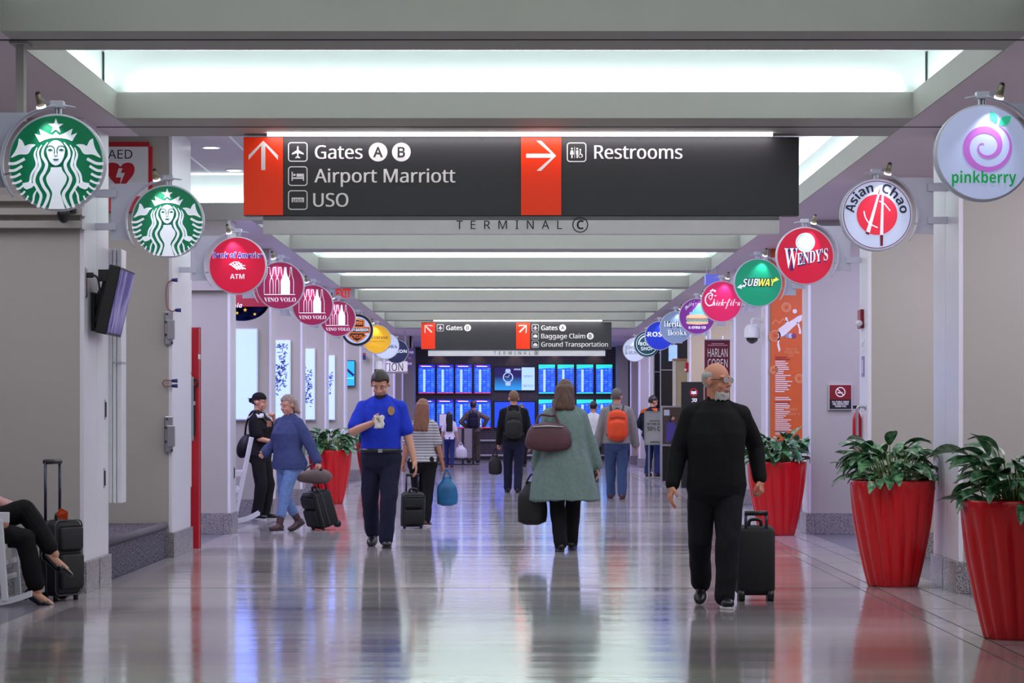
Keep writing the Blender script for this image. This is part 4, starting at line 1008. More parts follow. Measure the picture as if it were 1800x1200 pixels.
def flight_screen(px0, px1, pyt, pyb, teal, label, Y=91.8):
    t = thing('flight_screen', label, 'screen', (X_((px0 + px1) / 2, Y), Y, Z_(pyb, Y)), ('teal' if teal else 'red') + ' edged flight screens on the far wall')
    x0, x1, z0, z1 = X_(px0, Y), X_(px1, Y), Z_(pyb, Y), Z_(pyt, Y); w = x1 - x0; h = z1 - z0
    MB().box(x0 - 0.02, x1 + 0.02, Y + 0.0, 91.985, z0 - 0.02, z1 + 0.02).build('housing', M_black, t)
    MB().box(x0, x1, Y - 0.006, Y, z0, z1).build('screen', M_scr, t)
    f = frontal(Y - 0.012)
    MB().flat([[(x0, z1 - h * (0.15 if teal else 0.13)), (x1, z1 - h * (0.10 if teal else 0.13)), (x1, z1), (x0, z1)]], f).build('header_band', M_hdrT if teal else M_hdrB, t)
    MB().flat([[(x0, z0), (x1, z0), (x1, z0 + h * 0.035), (x0, z0 + h * 0.035)]], f).build('footer_band', M_hdrT if teal else M_ftR, t)
    g = frontal(Y - 0.016); b = MB()
    b.flat([[(x0 + w * 0.28, z0 + h * 0.06), (x0 + w * 0.42, z0 + h * 0.06), (x0 + w * 0.42, z1 - h * 0.17), (x0 + w * 0.28, z1 - h * 0.17)]], g)
    b.build('time_column', M_col, t)
    if not teal:
        b = MB(); b.stroke(smooth_path([(x0 + w * 0.05, z1 - h * 0.05), (x0 + w * 0.35, z1 - h * 0.03), (x0 + w * 0.9, z1 - h * 0.085)], 5), h * 0.02, g); b.build('header_swoosh', M_ftR, t)
        MB().flat([[(x0 + w * 0.15, z1 - h * 0.075), (x0 + w * 0.78, z1 - h * 0.075), (x0 + w * 0.78, z1 - h * 0.05), (x0 + w * 0.15, z1 - h * 0.05)]], frontal(Y - 0.02)).build('header_line', M_txt, t)
    return t
RX = ((735.6, 764.4), (768, 797), (800.6, 829.4), (833.7, 862.5)); TX = ((946.8, 975.6), (980, 1008.8), (1013.5, 1042.8), (1047.8, 1076.4))
ordw = ('first', 'second', 'third', 'fourth')
for r, (ya, yb) in enumerate(((640.5, 691.5), (702, 752.3))):
    row = ('upper', 'lower')[r]
    for i, (a, c) in enumerate(RX): flight_screen(a, c, ya, yb, False, f'red-edged blue flight screen, {ordw[i]} from the left in the {row} row')
    for i, (a, c) in enumerate(TX): flight_screen(a, c, ya, yb, True, f'teal-edged blue flight screen, {ordw[i]} past the middle screen in the {row} row')
    for i, (a, c) in enumerate(((1131, 1139.5), (1141, 1150))): flight_screen(a, c, ya - 0.5, yb - 1, True, f'narrow teal-edged flight screen beyond the right column, {("left","right")[i]} one in the {row} row')
Y = 91.8
t = thing('advert_screen', 'wide screen with a wristwatch advert between the upper flight screens', 'screen', (X_(905, Y), Y, Z_(686, Y)))
MB().box(X_(867.5, Y), X_(941.5, Y), Y, 91.985, Z_(687.5, Y), Z_(643.5, Y)).build('housing', M_black, t)
def advert_mat():
    m = bpy.data.materials.new('advert_sky'); m.use_nodes = True; N = m.node_tree.nodes; L = m.node_tree.links; b = N['Principled BSDF']
    tc = N.new('ShaderNodeTexCoord'); sp = N.new('ShaderNodeSeparateXYZ'); L.new(tc.outputs['Generated'], sp.inputs[0]); r = N.new('ShaderNodeValToRGB')
    r.color_ramp.elements[0].color = lin((40, 150, 240)); r.color_ramp.elements[1].color = lin((30, 24, 90)); r.color_ramp.elements[1].position = 0.6
    L.new(sp.outputs['Z'], r.inputs['Fac']); L.new(r.outputs['Color'], b.inputs['Emission Color']); b.inputs['Emission Strength'].default_value = 1.0; b.inputs['Base Color'].default_value = (0.01, 0.01, 0.02, 1)
    return m
MB().box(X_(869.5, Y), X_(917, Y), Y - 0.006, Y, Z_(685.5, Y), Z_(645.5, Y)).build('screen', advert_mat(), t)
MB().box(X_(917, Y), X_(939.8, Y), Y - 0.006, Y, Z_(685.5, Y), Z_(645.5, Y)).build('text_panel', mat('advert_pale', (170, 205, 250), 0.3, emit=0.9), t)
f = frontal(Y - 0.01); cx, cz = X_(893, Y), Z_(663, Y); M_sil = mat('watch_silver', (170, 190, 230), 0.3, emit=0.8); b = MB()
b.stroke(circ(cx, cz, 0.15, 30), 0.035, f, True)
for sg in (1, -1): b.flat([[(cx - 0.09, cz + sg * 0.17), (cx + 0.09, cz + sg * 0.17), (cx + 0.07, cz + sg * 0.27), (cx - 0.07, cz + sg * 0.27)]], f)
b.stroke([(cx, cz), (cx + 0.05, cz + 0.09)], 0.02, f); b.stroke([(cx, cz), (cx - 0.09, cz + 0.03)], 0.02, f); b.build('watch', M_sil, t)
letters('lettering', t, 'SEIKO', mat('advert_blue', (60, 100, 180), 0.3, emit=0.3), X_(928.4, Y), Z_(663, Y), Y - 0.01, width=0.28, cap=0.07, align='c')
letters('lettering', t, 'TIME TO FLY', mat('advert_blue2', (30, 50, 110), 0.3, emit=0.1), X_(928.4, Y), Z_(680, Y), Y - 0.01, width=0.34, cap=0.07, align='c')
letters('lettering', t, 'ASTRON', M_txt, X_(909, Y), Z_(650.5, Y), Y - 0.01, width=0.22, cap=0.05, align='c')
t = thing('advert_screen', 'wide plain blue screen between the lower flight screens', 'screen', (X_(905, Y), Y, Z_(753, Y)))
MB().box(X_(867.5, Y), X_(941.5, Y), Y, 91.985, Z_(753, Y), Z_(704.5, Y)).build('housing', M_black, t)
MB().box(X_(869.5, Y), X_(939.8, Y), Y - 0.006, Y, Z_(751, Y), Z_(706.5, Y)).build('screen', mat('blue_screen', (24, 70, 225), 0.3, emit=0.9, var=0.02), t)

# ------------------------------------------------------------------ planters
M_pot = mat('planter_red', (212, 0, 16), 0.3, spec=0.4, coat=0.5, var=0.03)
M_soil = mat('potting_soil', (60, 44, 34), 0.95, var=0.3, vs=40, bump=0.5)
def leaf_mat(name, a, b_):
    m = bpy.data.materials.new(name); m.use_nodes = True; N = m.node_tree.nodes; L = m.node_tree.links; b = N['Principled BSDF']
    tc = N.new('ShaderNodeTexCoord'); nz = N.new('ShaderNodeTexNoise'); nz.inputs['Scale'].default_value = 26; nz.inputs['Detail'].default_value = 3; L.new(tc.outputs['Object'], nz.inputs['Vector'])
    r = N.new('ShaderNodeValToRGB'); r.color_ramp.elements[0].position = 0.42; r.color_ramp.elements[1].position = 0.62; r.color_ramp.elements[0].color = lin(a); r.color_ramp.elements[1].color = lin(b_)
    L.new(nz.outputs['Fac'], r.inputs['Fac']); L.new(r.outputs['Color'], b.inputs['Base Color']); b.inputs['Roughness'].default_value = 0.32
    return m
M_leaf = leaf_mat('leaf_green_mottled', (36, 88, 54), (112, 160, 114)); M_stem = mat('leaf_stalk', (120, 150, 90), 0.5)
def potted_plant(label, x, y, seed, group):
    lo, hi = (PXL + 0.03, 9) if x < 0 else (-9, PXR - 0.03)
    rn = random.Random(seed)
    t = thing('potted_plant', label, 'plant', (x, y, 0), group)
    H, NF = 0.845, 15
    prof = [(0.195, 0.0), (0.205, 0.012), (0.232, 0.12), (0.262, 0.25), (0.289, 0.38), (0.311, 0.50), (0.327, 0.62), (0.336, 0.72), (0.340, 0.80), (0.341, 0.835), (0.336, 0.845), (0.322, 0.84), (0.318, 0.80), (0.316, 0.77)]
    def mod(w, z):
        k = max(0.0, min(1.0, (0.815 - z) / 0.22)); tw = w + 0.18 * (z / H)
        fl = abs(math.sin(NF * tw / 2))
        return 1.0 - 0.11 * k * (1 - fl ** 0.7)
    MB().lathe(prof, (x, y, 0), 160, mod).build('pot', M_pot, t, True)
    MB().lathe([(0.02, 0.765), (0.2, 0.775), (0.318, 0.765)], (x, y, 0), 28).build('soil', M_soil, t, True)
    b = MB(); sb = MB()
    for i in range(120):
        a = rn.random() * 2 * PI; lvl = rn.random(); rr = rn.uniform(0.02, 0.24)
        p0 = Vector((x + rr * math.cos(a) * 0.8, y + rr * math.sin(a) * 0.8, 0.78))
        reach = 0.14 + 0.18 * (1 - lvl) + rn.uniform(-0.03, 0.05); h = 0.05 + 0.27 * lvl + rn.uniform(-0.03, 0.05)
        d = Vector((math.cos(a), math.sin(a), 0))
        p1 = p0 + d * reach * (0.35 + 0.2 * rn.random()) + Vector((0, 0, h))
        sb.tube([p0, (p0 + p1) / 2 + Vector((0, 0, 0.02)), p1], 0.0045, 5)
        Ln = rn.uniform(0.17, 0.27); W = Ln * rn.uniform(0.19, 0.26); a2 = a + rn.uniform(-0.5, 0.5); d2 = Vector((math.cos(a2), math.sin(a2), 0)); sd = Vector((-d2.y, d2.x, 0))
        el = rn.uniform(-0.1, 0.75) * (0.4 + lvl); droop = rn.uniform(0.6, 1.5); roll = rn.uniform(-0.5, 0.5)
        sd = (sd * math.cos(roll) + Vector((0, 0, math.sin(roll))))
        rows = 8; n0 = len(b.v)
        pos = p1.copy(); ang = el
        for q in range(rows + 1):
            k = q / rows; wv = W * (math.sin(PI * min(1, k * 0.93 + 0.05)) ** 0.8) * (1 - 0.25 * k); wv = max(wv, 0.002)
            up = Vector((0, 0, 1)) * math.cos(ang) - d2 * math.sin(ang)
            b.v += [tuple(pos - sd * wv + up * wv * 0.25), tuple(pos - up * 0.003), tuple(pos + sd * wv + up * wv * 0.25)]
            pos = pos + (d2 * math.cos(ang) + Vector((0, 0, math.sin(ang)))) * Ln / rows; ang -= droop / rows
        for q in range(rows):
            for c in (0, 1): b.f.append((n0 + q * 3 + c, n0 + q * 3 + c + 1, n0 + q * 3 + c + 4, n0 + q * 3 + c + 3))
    b.v = [(min(max(v[0], lo), hi), v[1], v[2]) for v in b.v]; b.build('foliage', M_leaf, t, True); sb.build('stalks', M_stem, t, True)
    return t
G_P = 'red planters along the hall'
for (label, px, pyb, seed) in (('red fluted planter with leafy plant, nearest one at the right edge', 1787, 1126, 1), ('red fluted planter with leafy plant on the right, second from the camera', 1569, 1032, 2),
                               ('red fluted planter behind the person in black, below the orange poster', 1366, 941.5, 3), ('red fluted planter on the left, right of the person pulling a case', 580, 886, 4),
                               ('red fluted planter on the left, half hidden behind the person in the blue shirt', 655, 850, 5)):
    s = (pyb - VY) / EYE; Y = F / s + 0.2
    potted_plant(label, X_(px, Y), Y, seed, G_P)

# ------------------------------------------------------------------ fittings on the right
t = thing('no_smoking_sign', 'red and black no smoking sign on the right wall above the middle planter', 'sign', P(1477, 720, PZ(3)))
Y = PZ(3) - 0.02
MB().box(X_(1456.5, Y), X_(1497.5, Y), Y - 0.012, Y + 0.02, Z_(720, Y), Z_(675, Y)).build('frame', mat('sign_border', (200, 196, 200), 0.4), t)
MB().box(X_(1458, Y), X_(1496, Y), Y - 0.016, Y - 0.01, Z_(718.5, Y), Z_(702, Y)).build('black_panel', M_black, t)
MB().box(X_(1458, Y), X_(1496, Y), Y - 0.016, Y - 0.01, Z_(702, Y), Z_(676.5, Y)).build('red_panel', mat('deep_red', (130, 16, 26), 0.4), t)
f = frontal(Y - 0.019); c = (X_(1477, Y), Z_(688.8, Y)); r = 8.0 * Y / F; b = MB(); b.stroke(circ(c[0], c[1], r, 28), 0.011, f, True); b.stroke([(c[0] - r * 0.7, c[1] + r * 0.7), (c[0] + r * 0.7, c[1] - r * 0.7)], 0.011, f); b.stroke([(c[0] - r * 0.6, c[1] - r * 0.15), (c[0] + r * 0.45, c[1] - r * 0.15)], 0.014, f); b.build('no_smoking_symbol', M_ivory, t)
for i, s in enumerate(('ALL PUBLIC AREAS', 'ARE SMOKE FREE', 'THANK YOU')): letters('lettering', t, s, M_ivory, c[0], Z_(707.4 + i * 3.9, Y), Y - 0.019, width=(30, 28, 20)[i] * Y / F, cap=0.019, align='c', weight=0.015)
# red alarm and hardware on the second right pier face
x = PXR
t = thing('fire_alarm', 'small red fire alarm on the white pier edge left of the round chopsticks sign', 'alarm', (x, 27.8, Z_(578, 27.8)))
MB().box(x - 0.035, x + 0.0, 27.7, 27.95, Z_(577, 27.8), Z_(544, 27.8)).build('housing', mat('alarm_red', (140, 16, 34), 0.35), t, bevel=0.006)
MB().ell((x - 0.05, 27.68, Z_(568, 27.7)), 0.035, 0.03, 0.03).build('strobe_lens', mat('clear_lens', (225, 225, 235), 0.1), t, True)
t = thing('door_pull', 'tall polished handle bar on the white pier edge beside the no smoking sign', 'handle', (x, 27.6, Z_(800, 27.6)))
MB().tube(smooth_path([(x, 27.55, Z_(716, 27.6)), (x - 0.06, 27.55, Z_(714, 27.6)), (x - 0.085, 27.55, Z_(722, 27.6)), (x - 0.085, 27.55, Z_(760, 27.6)), (x - 0.085, 27.55, Z_(792, 27.6)), (x - 0.06, 27.55, Z_(799, 27.6)), (x, 27.55, Z_(798, 27.6))]), 0.013, 10).build('bar', M_metal, t, True)
for z in (716, 798): MB().cyl((x - 0.012, 27.55, Z_(z, 27.6)), (x, 27.55, Z_(z, 27.6)), 0.028, n=14).build('mount', M_metal, t, True)
t = thing('fire_extinguisher', 'slim red extinguisher hung behind the polished handle bar', 'extinguisher', (x - 0.05, 27.85, Z_(797, 27.85)))
MB().lathe([(0.03, 0), (0.045, 0.01), (0.045, 0.34), (0.03, 0.39), (0.014, 0.41), (0.014, 0.44)], (x - 0.05, 27.85, Z_(797, 27.85)), 18).build('cylinder', M_red, t, True)
MB().cyl((x - 0.05, 27.85, Z_(775, 27.85)), (x - 0.05, 27.85, Z_(768, 27.85)), 0.0465, n=18).build('paper_label', M_white, t)
MB().box(x - 0.09, x - 0.02, 27.83, 27.87, Z_(797, 27.85) + 0.44, Z_(797, 27.85) + 0.47).build('lever', M_black, t)
for (pya, pyb, rgb, nm) in ((595, 616, (235, 235, 245), 'white'), (626, 662, (150, 110, 170), 'violet')):
    t = thing('sticker', f'narrow {nm} sticker on the white pier edge below the red fire alarm', 'sticker', (x, 27.75, Z_(pyb, 27.75)))
    MB().box(x - 0.006, x, 27.66, 27.86, Z_(pyb, 27.75), Z_(pya, 27.75)).build('sheet', mat('sticker_' + nm, rgb, 0.4), t)
    MB().box(x - 0.008, x - 0.006, 27.7, 27.82, Z_(pyb - 6, 27.75), Z_(pya + 6, 27.75)).build('print', mat('sticker_print', (200, 196, 215), 0.4), t)
# orange wall directory
Y = PZ(4) - 0.03
t = thing('directory_poster', 'tall orange wall poster with ballplayer silhouettes and a list of shops', 'poster', (X_(1383, Y), Y, Z_(772, Y)))
M_or = mat('poster_orange', (206, 92, 36), 0.5, var=0.04); M_or2 = mat('poster_orange_light', (222, 138, 92), 0.5); M_pw = mat('poster_white', (228, 222, 222), 0.5); M_pr = mat('poster_red_text', (150, 40, 40), 0.5)
MB().box(X_(1355, Y), X_(1425, Y), Y - 0.01, Y + 0.028, Z_(774, Y), Z_(437, Y)).build('panel', M_or, t)
f = frontal(Y - 0.013); q = lambda px, py: (X_(px, Y), Z_(py, Y)); b = MB()
for (cx, cy, r) in ((1382, 540, 7.5), (1362, 590, 9), (1360, 650, 6), (1405, 665, 7)):
    b = MB(); b.stroke(circ(*q(cx, cy), r * Y / F, 22), 0.02, f, True); b.build('faded_emblem', M_or2, t)
    b = MB(); b.stroke(circ(*q(cx, cy), r * 0.6 * Y / F, 18), 0.012, f, True); b.build('faded_emblem', M_or2, t)
b = MB(); b.stroke([q(1357, 570), q(1363, 562), q(1370, 568), q(1376, 560), q(1383, 566)], 0.018, f)
b.build('faded_print', M_or2, t)
b = MB()
b.flat([[q(px, py) for px, py in [(1368, 578), (1376, 572), (1381, 568), (1380, 558), (1383, 557), (1386, 566), (1396, 560), (1403, 555), (1410, 553), (1409, 563), (1401, 569), (1392, 577), (1384, 585), (1376, 591), (1371, 592), (1369, 603), (1372, 615), (1369, 619), (1366, 606), (1367, 592)]]], f)
b.flat([[q(px, py) for px, py in [(1400, 566), (1404, 567), (1408, 581), (1408, 587), (1404, 586), (1404, 578)]]], f)
b.flat([circ(*q(1397, 547), 4 * Y / F, 14)], f); b.build('ballplayer_silhouette', M_pw, t)
b = MB(); rn = random.Random(3)
y = 634
while y < 762:
    if not (688 < y < 696 or 704 < y < 708): w = rn.uniform(14, 30); x0, z0 = q(1362.5, y + 1.6); b.flat([[(x0, z0), (x0 + w * Y / F, z0), (x0 + w * Y / F, z0 + 1.7 * Y / F), (x0, z0 + 1.7 * Y / F)]], f)
    y += 3.55
b.build('list_print', M_pw, t)
b = MB()
for (ya, w) in ((627, 20), (630.5, 26), (706, 26), (757, 20)): x0, z0 = q(1362.5, ya + 1.8); b.flat([[(x0, z0), (x0 + w * Y / F, z0), (x0 + w * Y / F, z0 + 2 * Y / F), (x0, z0 + 2 * Y / F)]], f)
b.build('heading_print', M_pr, t)
for s, px, py, w in (('TASCO', 1381, 616, 20), ('STERLING', 1379, 621.5, 26), ('CO.', 1386, 627, 9), ('TONY', 1380, 722, 22), ("LUKE'S", 1380, 730, 26)): letters('lettering', t, s, M_or2, *q(px, py), Y - 0.014, width=w * Y / F, cap=0.036, style='bold')
for i, (px, rgb) in enumerate(((1385, (110, 150, 190)), (1390, (200, 196, 205)), (1395, (120, 60, 120)))): MB().flat([circ(*q(px, 590), 4.4 * Y / F, 16)], frontal(Y - 0.014 - 0.002 * i)).build('cap_emblem', mat('emblem%d' % i, rgb, 0.5), t)
# dome camera
def dome_camera(label, px, pyt, pyb, Y, side, wx):
    c = P(px, (pyt + pyb) / 2, Y); k = F / Y; R = 13.2 / k * (pyb - pyt) / 40
    t = thing('dome_camera', label, 'camera', (c.x, Y, Z_(pyb, Y)))
    zt, zb = Z_(pyt + (pyb - pyt) * 0.18, Y), Z_(pyb, Y); h = zt - zb
    MB().lathe([(0.01, zt - 0), (R * 0.45, zt), (R * 0.75, zt - h * 0.1), (R * 0.95, zt - h * 0.25), (R, zt - h * 0.6), (R * 1.05, zt - h * 0.66), (R * 1.02, zt - h * 0.7), (0.01, zt - h * 0.7)][::-1], (c.x, Y, 0), 28).build('housing', M_white, t, True)
    MB().ell((c.x, Y, zt - h * 0.70), R * 0.78, R * 0.78, h * 0.30, fn=lambda d: 1.0).build('dome', mat('dome_smoke', (26, 24, 28), 0.08, coat=0.5), t, True)
    MB().tube(smooth_path([(c.x, Y, zt - 0.01), (c.x, Y, zt + 0.05), (c.x + side * 0.04, Y, zt + 0.075), (wx, Y, zt + 0.03)]), 0.02, 10).build('arm', M_white, t, True)
    MB().box(wx - side * 0.012, wx, Y - 0.04, Y + 0.04, zt - 0.12, zt + 0.1).build('wall_plate', M_white, t)
dome_camera('white dome camera on an arm beside the tall orange poster', 1322, 562, 604, 39.0, 1, PXR)
dome_camera('small white dome camera on the far left, above the person in the blue shirt', 665, 628, 656, 66.9, -1, PXL)
# book banner
Y = 46.5
t = thing('book_banner', 'tall maroon standing banner with white block lettering behind the person in black', 'banner', (X_(1261, Y), Y, 0))
MB().box(X_(1238.5, Y), X_(1283, Y), Y, Y + 0.01, 0.22, Z_(598, Y)).build('sheet', mat('banner_maroon', (112, 24, 52), 0.5), t)
MB().box(X_(1237.5, Y), X_(1284, Y), Y - 0.01, Y + 0.02, Z_(598, Y), Z_(596, Y)).build('top_rail', M_metal, t)
MB().box(X_(1240, Y), X_(1282, Y), Y - 0.12, Y + 0.14, 0.0, 0.2).build('base', M_black, t)
for px in (1241, 1270): MB().cyl((X_(px, Y), Y + 0.03, 0.1), (X_(px, Y), Y + 0.03, Z_(590, Y)), 0.013, n=8).build('pole', M_metal, t, True)
for s, py, w, c in (('HARLAN', 627, 35, 0.135), ('COBEN', 645.5, 35, 0.135)): letters('lettering', t, s, M_ivory, X_(1261.5, Y), Z_(py, Y), Y - 0.004, width=w * Y / F, cap=c, align='c')
for py, w in ((604.3, 22), (607.2, 35)): MB().box(X_(1261.5 - w / 2, Y), X_(1261.5 + w / 2, Y), Y - 0.003, Y, Z_(py, Y), Z_(py - 1.3, Y)).build('small_print', mat('banner_print', (210, 170, 180), 0.5), t)
# bookstore fronts, signs and stands on the far right
Y = 54.8
t = thing('store_board', 'tall black board with an open book in a red ring', 'board', (X_(1217, Y), Y, 0))
MB().box(X_(1197.5, Y), X_(1237, Y), Y, Y + 0.05, 0.05, Z_(671, Y)).build('board', M_black, t)
MB().box(X_(1197.5, Y), X_(1237, Y), Y - 0.1, Y + 0.15, 0.0, 0.05).build('foot', M_black, t)
c = (X_(1219.5, Y), Z_(689.5, Y)); f = frontal(Y - 0.004)
MB().stroke(circ(*c, 6.6 * Y / F, 28), 0.018, f, True).build('red_ring', M_red, t)
b = MB()
for sg in (1, -1): b.flat([[(c[0], c[1] + 0.015), (c[0] + sg * 0.02, c[1] + 0.03), (c[0] + sg * 0.05, c[1] + 0.025), (c[0] + sg * 0.05, c[1] - 0.03), (c[0] + sg * 0.02, c[1] - 0.03), (c[0], c[1] - 0.045)]], f)
b.build('book_emblem', M_ivory, t)
bb = MB(); text_into(bb, 'R', lambda u, v: (X_(1216, Y) + v, Y - 0.004, Z_(700, Y) - u), 0, 0, cap=0.1, style='bold'); bb.build('lettering', M_ivory, t)
def stand(name, label, Y, px0, px1, pyt, pyb, post_px, gy, frame_w=0.03):
    t = thing(name, label, 'sign stand', (X_((px0 + px1) / 2, Y), Y, 0))
    x0, x1, z0, z1 = X_(px0, Y), X_(px1, Y), Z_(pyb, Y), Z_(pyt, Y); b = MB()
    b.box(x0, x1, Y, Y + 0.04, z0, z0 + frame_w); b.box(x0, x1, Y, Y + 0.04, z1 - frame_w, z1); b.box(x0, x0 + frame_w, Y, Y + 0.04, z0 + frame_w, z1 - frame_w); b.box(x1 - frame_w, x1, Y, Y + 0.04, z0 + frame_w, z1 - frame_w)
    b.build('frame', M_metal, t)
    for p in post_px: MB().box(X_(p, Y) - 0.018, X_(p, Y) + 0.018, Y + 0.042, Y + 0.08, 0.02, z1 - 0.05).build('post', M_metal, t)
    MB().box(x0 + 0.03, x1 - 0.03, Y - 0.16, Y + 0.24, 0, 0.02).build('base', M_metal, t)
    return t, x0 + frame_w, x1 - frame_w, z0 + frame_w, z1 - frame_w
t, x0, x1, z0, z1 = stand('offer_sign', 'grey framed floor sign offering 50% off', 63.0, 1132.5, 1175, 722, 782, (1141, 1166), 840); Y = 63.0
MB().box(x0, x1, Y + 0.005, Y + 0.035, z0, z1).build('card', mat('card_grey', (196, 192, 194), 0.5), t)
xc = (x0 + x1) / 2
letters('lettering', t, 'BUY ONE, GET ONE', M_inkb, x0 + 0.04, Z_(747, Y), Y + 0.003, width=(x1 - x0) * 0.86, cap=0.055, style='bold')
letters('lettering', t, '50% OFF', M_inkb, x0 + 0.04, Z_(757, Y), Y + 0.003, width=(x1 - x0) * 0.84, cap=0.095, style='bold')
MB().box(x0 + 0.1, x1 - 0.06, Y + 0.002, Y + 0.005, Z_(777.5, Y), Z_(776, Y)).build('small_print', M_inkb, t)
MB().box(x0 + 0.08, x1 - 0.08, Y + 0.002, Y + 0.005, Z_(740.5, Y), Z_(738.5, Y)).build('small_print', mat('grey_print', (120, 116, 120), 0.5), t)
t, x0, x1, z0, z1 = stand('poster_stand', 'framed floor poster of a dark-haired person in a purple hoodie', 56.6, 1162, 1203, 713, 783.5, (1163, 1180), 843); Y = 56.6
MB().box(x0, x1, Y + 0.005, Y + 0.035, z0, z1).build('card', mat('card_brown', (72, 56, 52), 0.5, var=0.2, vs=10, stretch=(6, 1, 0.4)), t)
f = frontal(Y + 0.003); q = lambda px, py: (X_(px, Y), Z_(py, Y))
MB().flat([[q(1170, 776), q(1171.5, 745), q(1176, 740), q(1186, 742), q(1189, 752), q(1187, 770), q(1180, 772), q(1174, 778)]], f).build('hoodie_print', mat('hoodie_purple', (78, 60, 150), 0.5), t)
MB().flat([circ(*q(1182.5, 733.5), 0.05, 16)], frontal(Y + 0.001)).build('face_print', mat('print_skin', (200, 150, 126), 0.5), t)
MB().flat([[q(1176, 742), q(1177, 732), q(1181, 729), q(1186, 730), q(1187, 735), q(1183, 731), q(1180, 736), q(1180, 742)]], frontal(Y + 0.0)).build('hair_print', mat('print_hair', (34, 22, 20), 0.5), t)
MB().flat([[q(1167, 730), q(1177, 730), q(1177, 720), q(1167, 720)]], frontal(Y + 0.001)).build('badge_print', mat('print_badge', (190, 196, 220), 0.5), t)
MB().flat([[q(1191, 748), q(1192, 734), q(1196, 730), q(1200, 733), q(1200, 748)]], f).build('shirt_print', mat('print_maroon', (110, 30, 44), 0.5), t)
t, x0, x1, z0, z1 = stand('offer_sign', 'small black framed sign reading BUY above the floor poster', 63.5, 1179, 1208, 695.5, 722, (1182, 1204), 840); Y = 63.5
MB().box(x0, x1, Y + 0.005, Y + 0.035, z0, z1).build('card', M_black, t)
letters('lettering', t, 'BUY', M_ivory, X_(1187, Y), Z_(713.5, Y), Y + 0.003, cap=0.07, style='bold')
# black tiled store wall panels with pale seams; lit beige cabinet
Y = PZ(8) - 0.05
t = thing('tiled_shopfront', 'black tiled store front with pale seams behind the offer sign', 'shop front', (X_(1170, Y), Y, 0))
MB().box(X_(1160.5, Y), X_(1225, Y), Y, Y + 0.045, 0.0, Z_(578, Y)).build('tiles', M_blackpanel, t)
for px in (1161, 1183): MB().box(X_(px, Y) - 0.012, X_(px, Y) + 0.012, Y - 0.006, Y, 0, Z_(578, Y)).build('seam', M_metal, t)
for py in (650,): MB().box(X_(1160, Y), X_(1184, Y), Y - 0.007, Y, Z_(py + 0.7, Y), Z_(py - 0.7, Y)).build('seam', M_metal, t)
Y = PZ(9) - 0.05
t = thing('tiled_shopfront', 'black tiled store front with pale seams behind the person in the navy jacket', 'shop front', (X_(1155, Y), Y, 0))
MB().box(X_(1149, Y), X_(1180, Y), Y, Y + 0.045, 0.0, Z_(600, Y)).build('tiles', M_blackpanel, t)
MB().box(X_(1149.5, Y) - 0.012, X_(1149.5, Y) + 0.012, Y - 0.006, Y, 0, Z_(600, Y)).build('seam', M_metal, t)
MB().box(X_(1149, Y), X_(1162, Y), Y - 0.007, Y, Z_(654, Y), Z_(652.8, Y)).build('seam', M_metal, t)
Y = 57.0
t = thing('beige_cabinet', 'tall beige cabinet beside the black tiled store front', 'cabinet', (X_(1197, Y), Y, 0))
MB().box(X_(1184.5, Y), X_(1211, Y), Y, Y + 0.4, 0.0, Z_(634, Y)).build('body', M_beige, t)
MB().box(X_(1183, Y), X_(1212, Y), Y - 0.03, Y + 0.4, Z_(634, Y), Z_(630, Y)).build('cornice', mat('cornice_tan', (176, 130, 104), 0.5), t)
MB().box(X_(1184.5, Y), X_(1188, Y), Y - 0.012, Y, 0.0, Z_(634, Y)).build('edge_strip', M_trim, t)
t = thing('fire_alarm', 'small red fire alarm beside the tall beige cabinet', 'alarm', P(1209, 655, 55.3))
MB().box(PXR - 0.06, PXR, 55.7, 55.9, Z_(654, 55.8), Z_(637, 55.8)).build('housing', M_red, t)
MB().ell((PXR - 0.06, 55.68, Z_(650, 55.8)), 0.025, 0.025, 0.025).build('strobe_lens', M_white, t, True)
# blue hanging banners on the right shop fronts
for (label, px0, px1, ya, yb, Y, rgb) in (('small blue hanging banner below the purple sandwich sign', 1177, 1190.5, 606, 634, 59.6, (150, 185, 235)), ('blue sign box at the ceiling above the pink-red script sign', 1241, 1264, 482, 500, 43.0, (96, 100, 200)), ('pale blue sign box under the purple sandwich sign', 1240, 1262, 567, 588, 51.2, (130, 150, 215))):
    t = thing('shop_banner', label, 'banner', P((px0 + px1) / 2, yb, Y))
    MB().box(X_(px0, Y), X_(px1, Y), Y, Y + 0.4, Z_(yb, Y), Z_(ya, Y)).build('panel', mat('banner_blue%d' % px0, rgb, 0.4, emit=0.35, var=0.12, vs=9), t)
    for px in (px0 + 3, px1 - 3): MB().cyl((X_(px, Y), Y + 0.2, Z_(ya, Y)), (X_(px, Y), Y + 0.2, SOF), 0.008, n=6).build('hanger', M_metal, t)
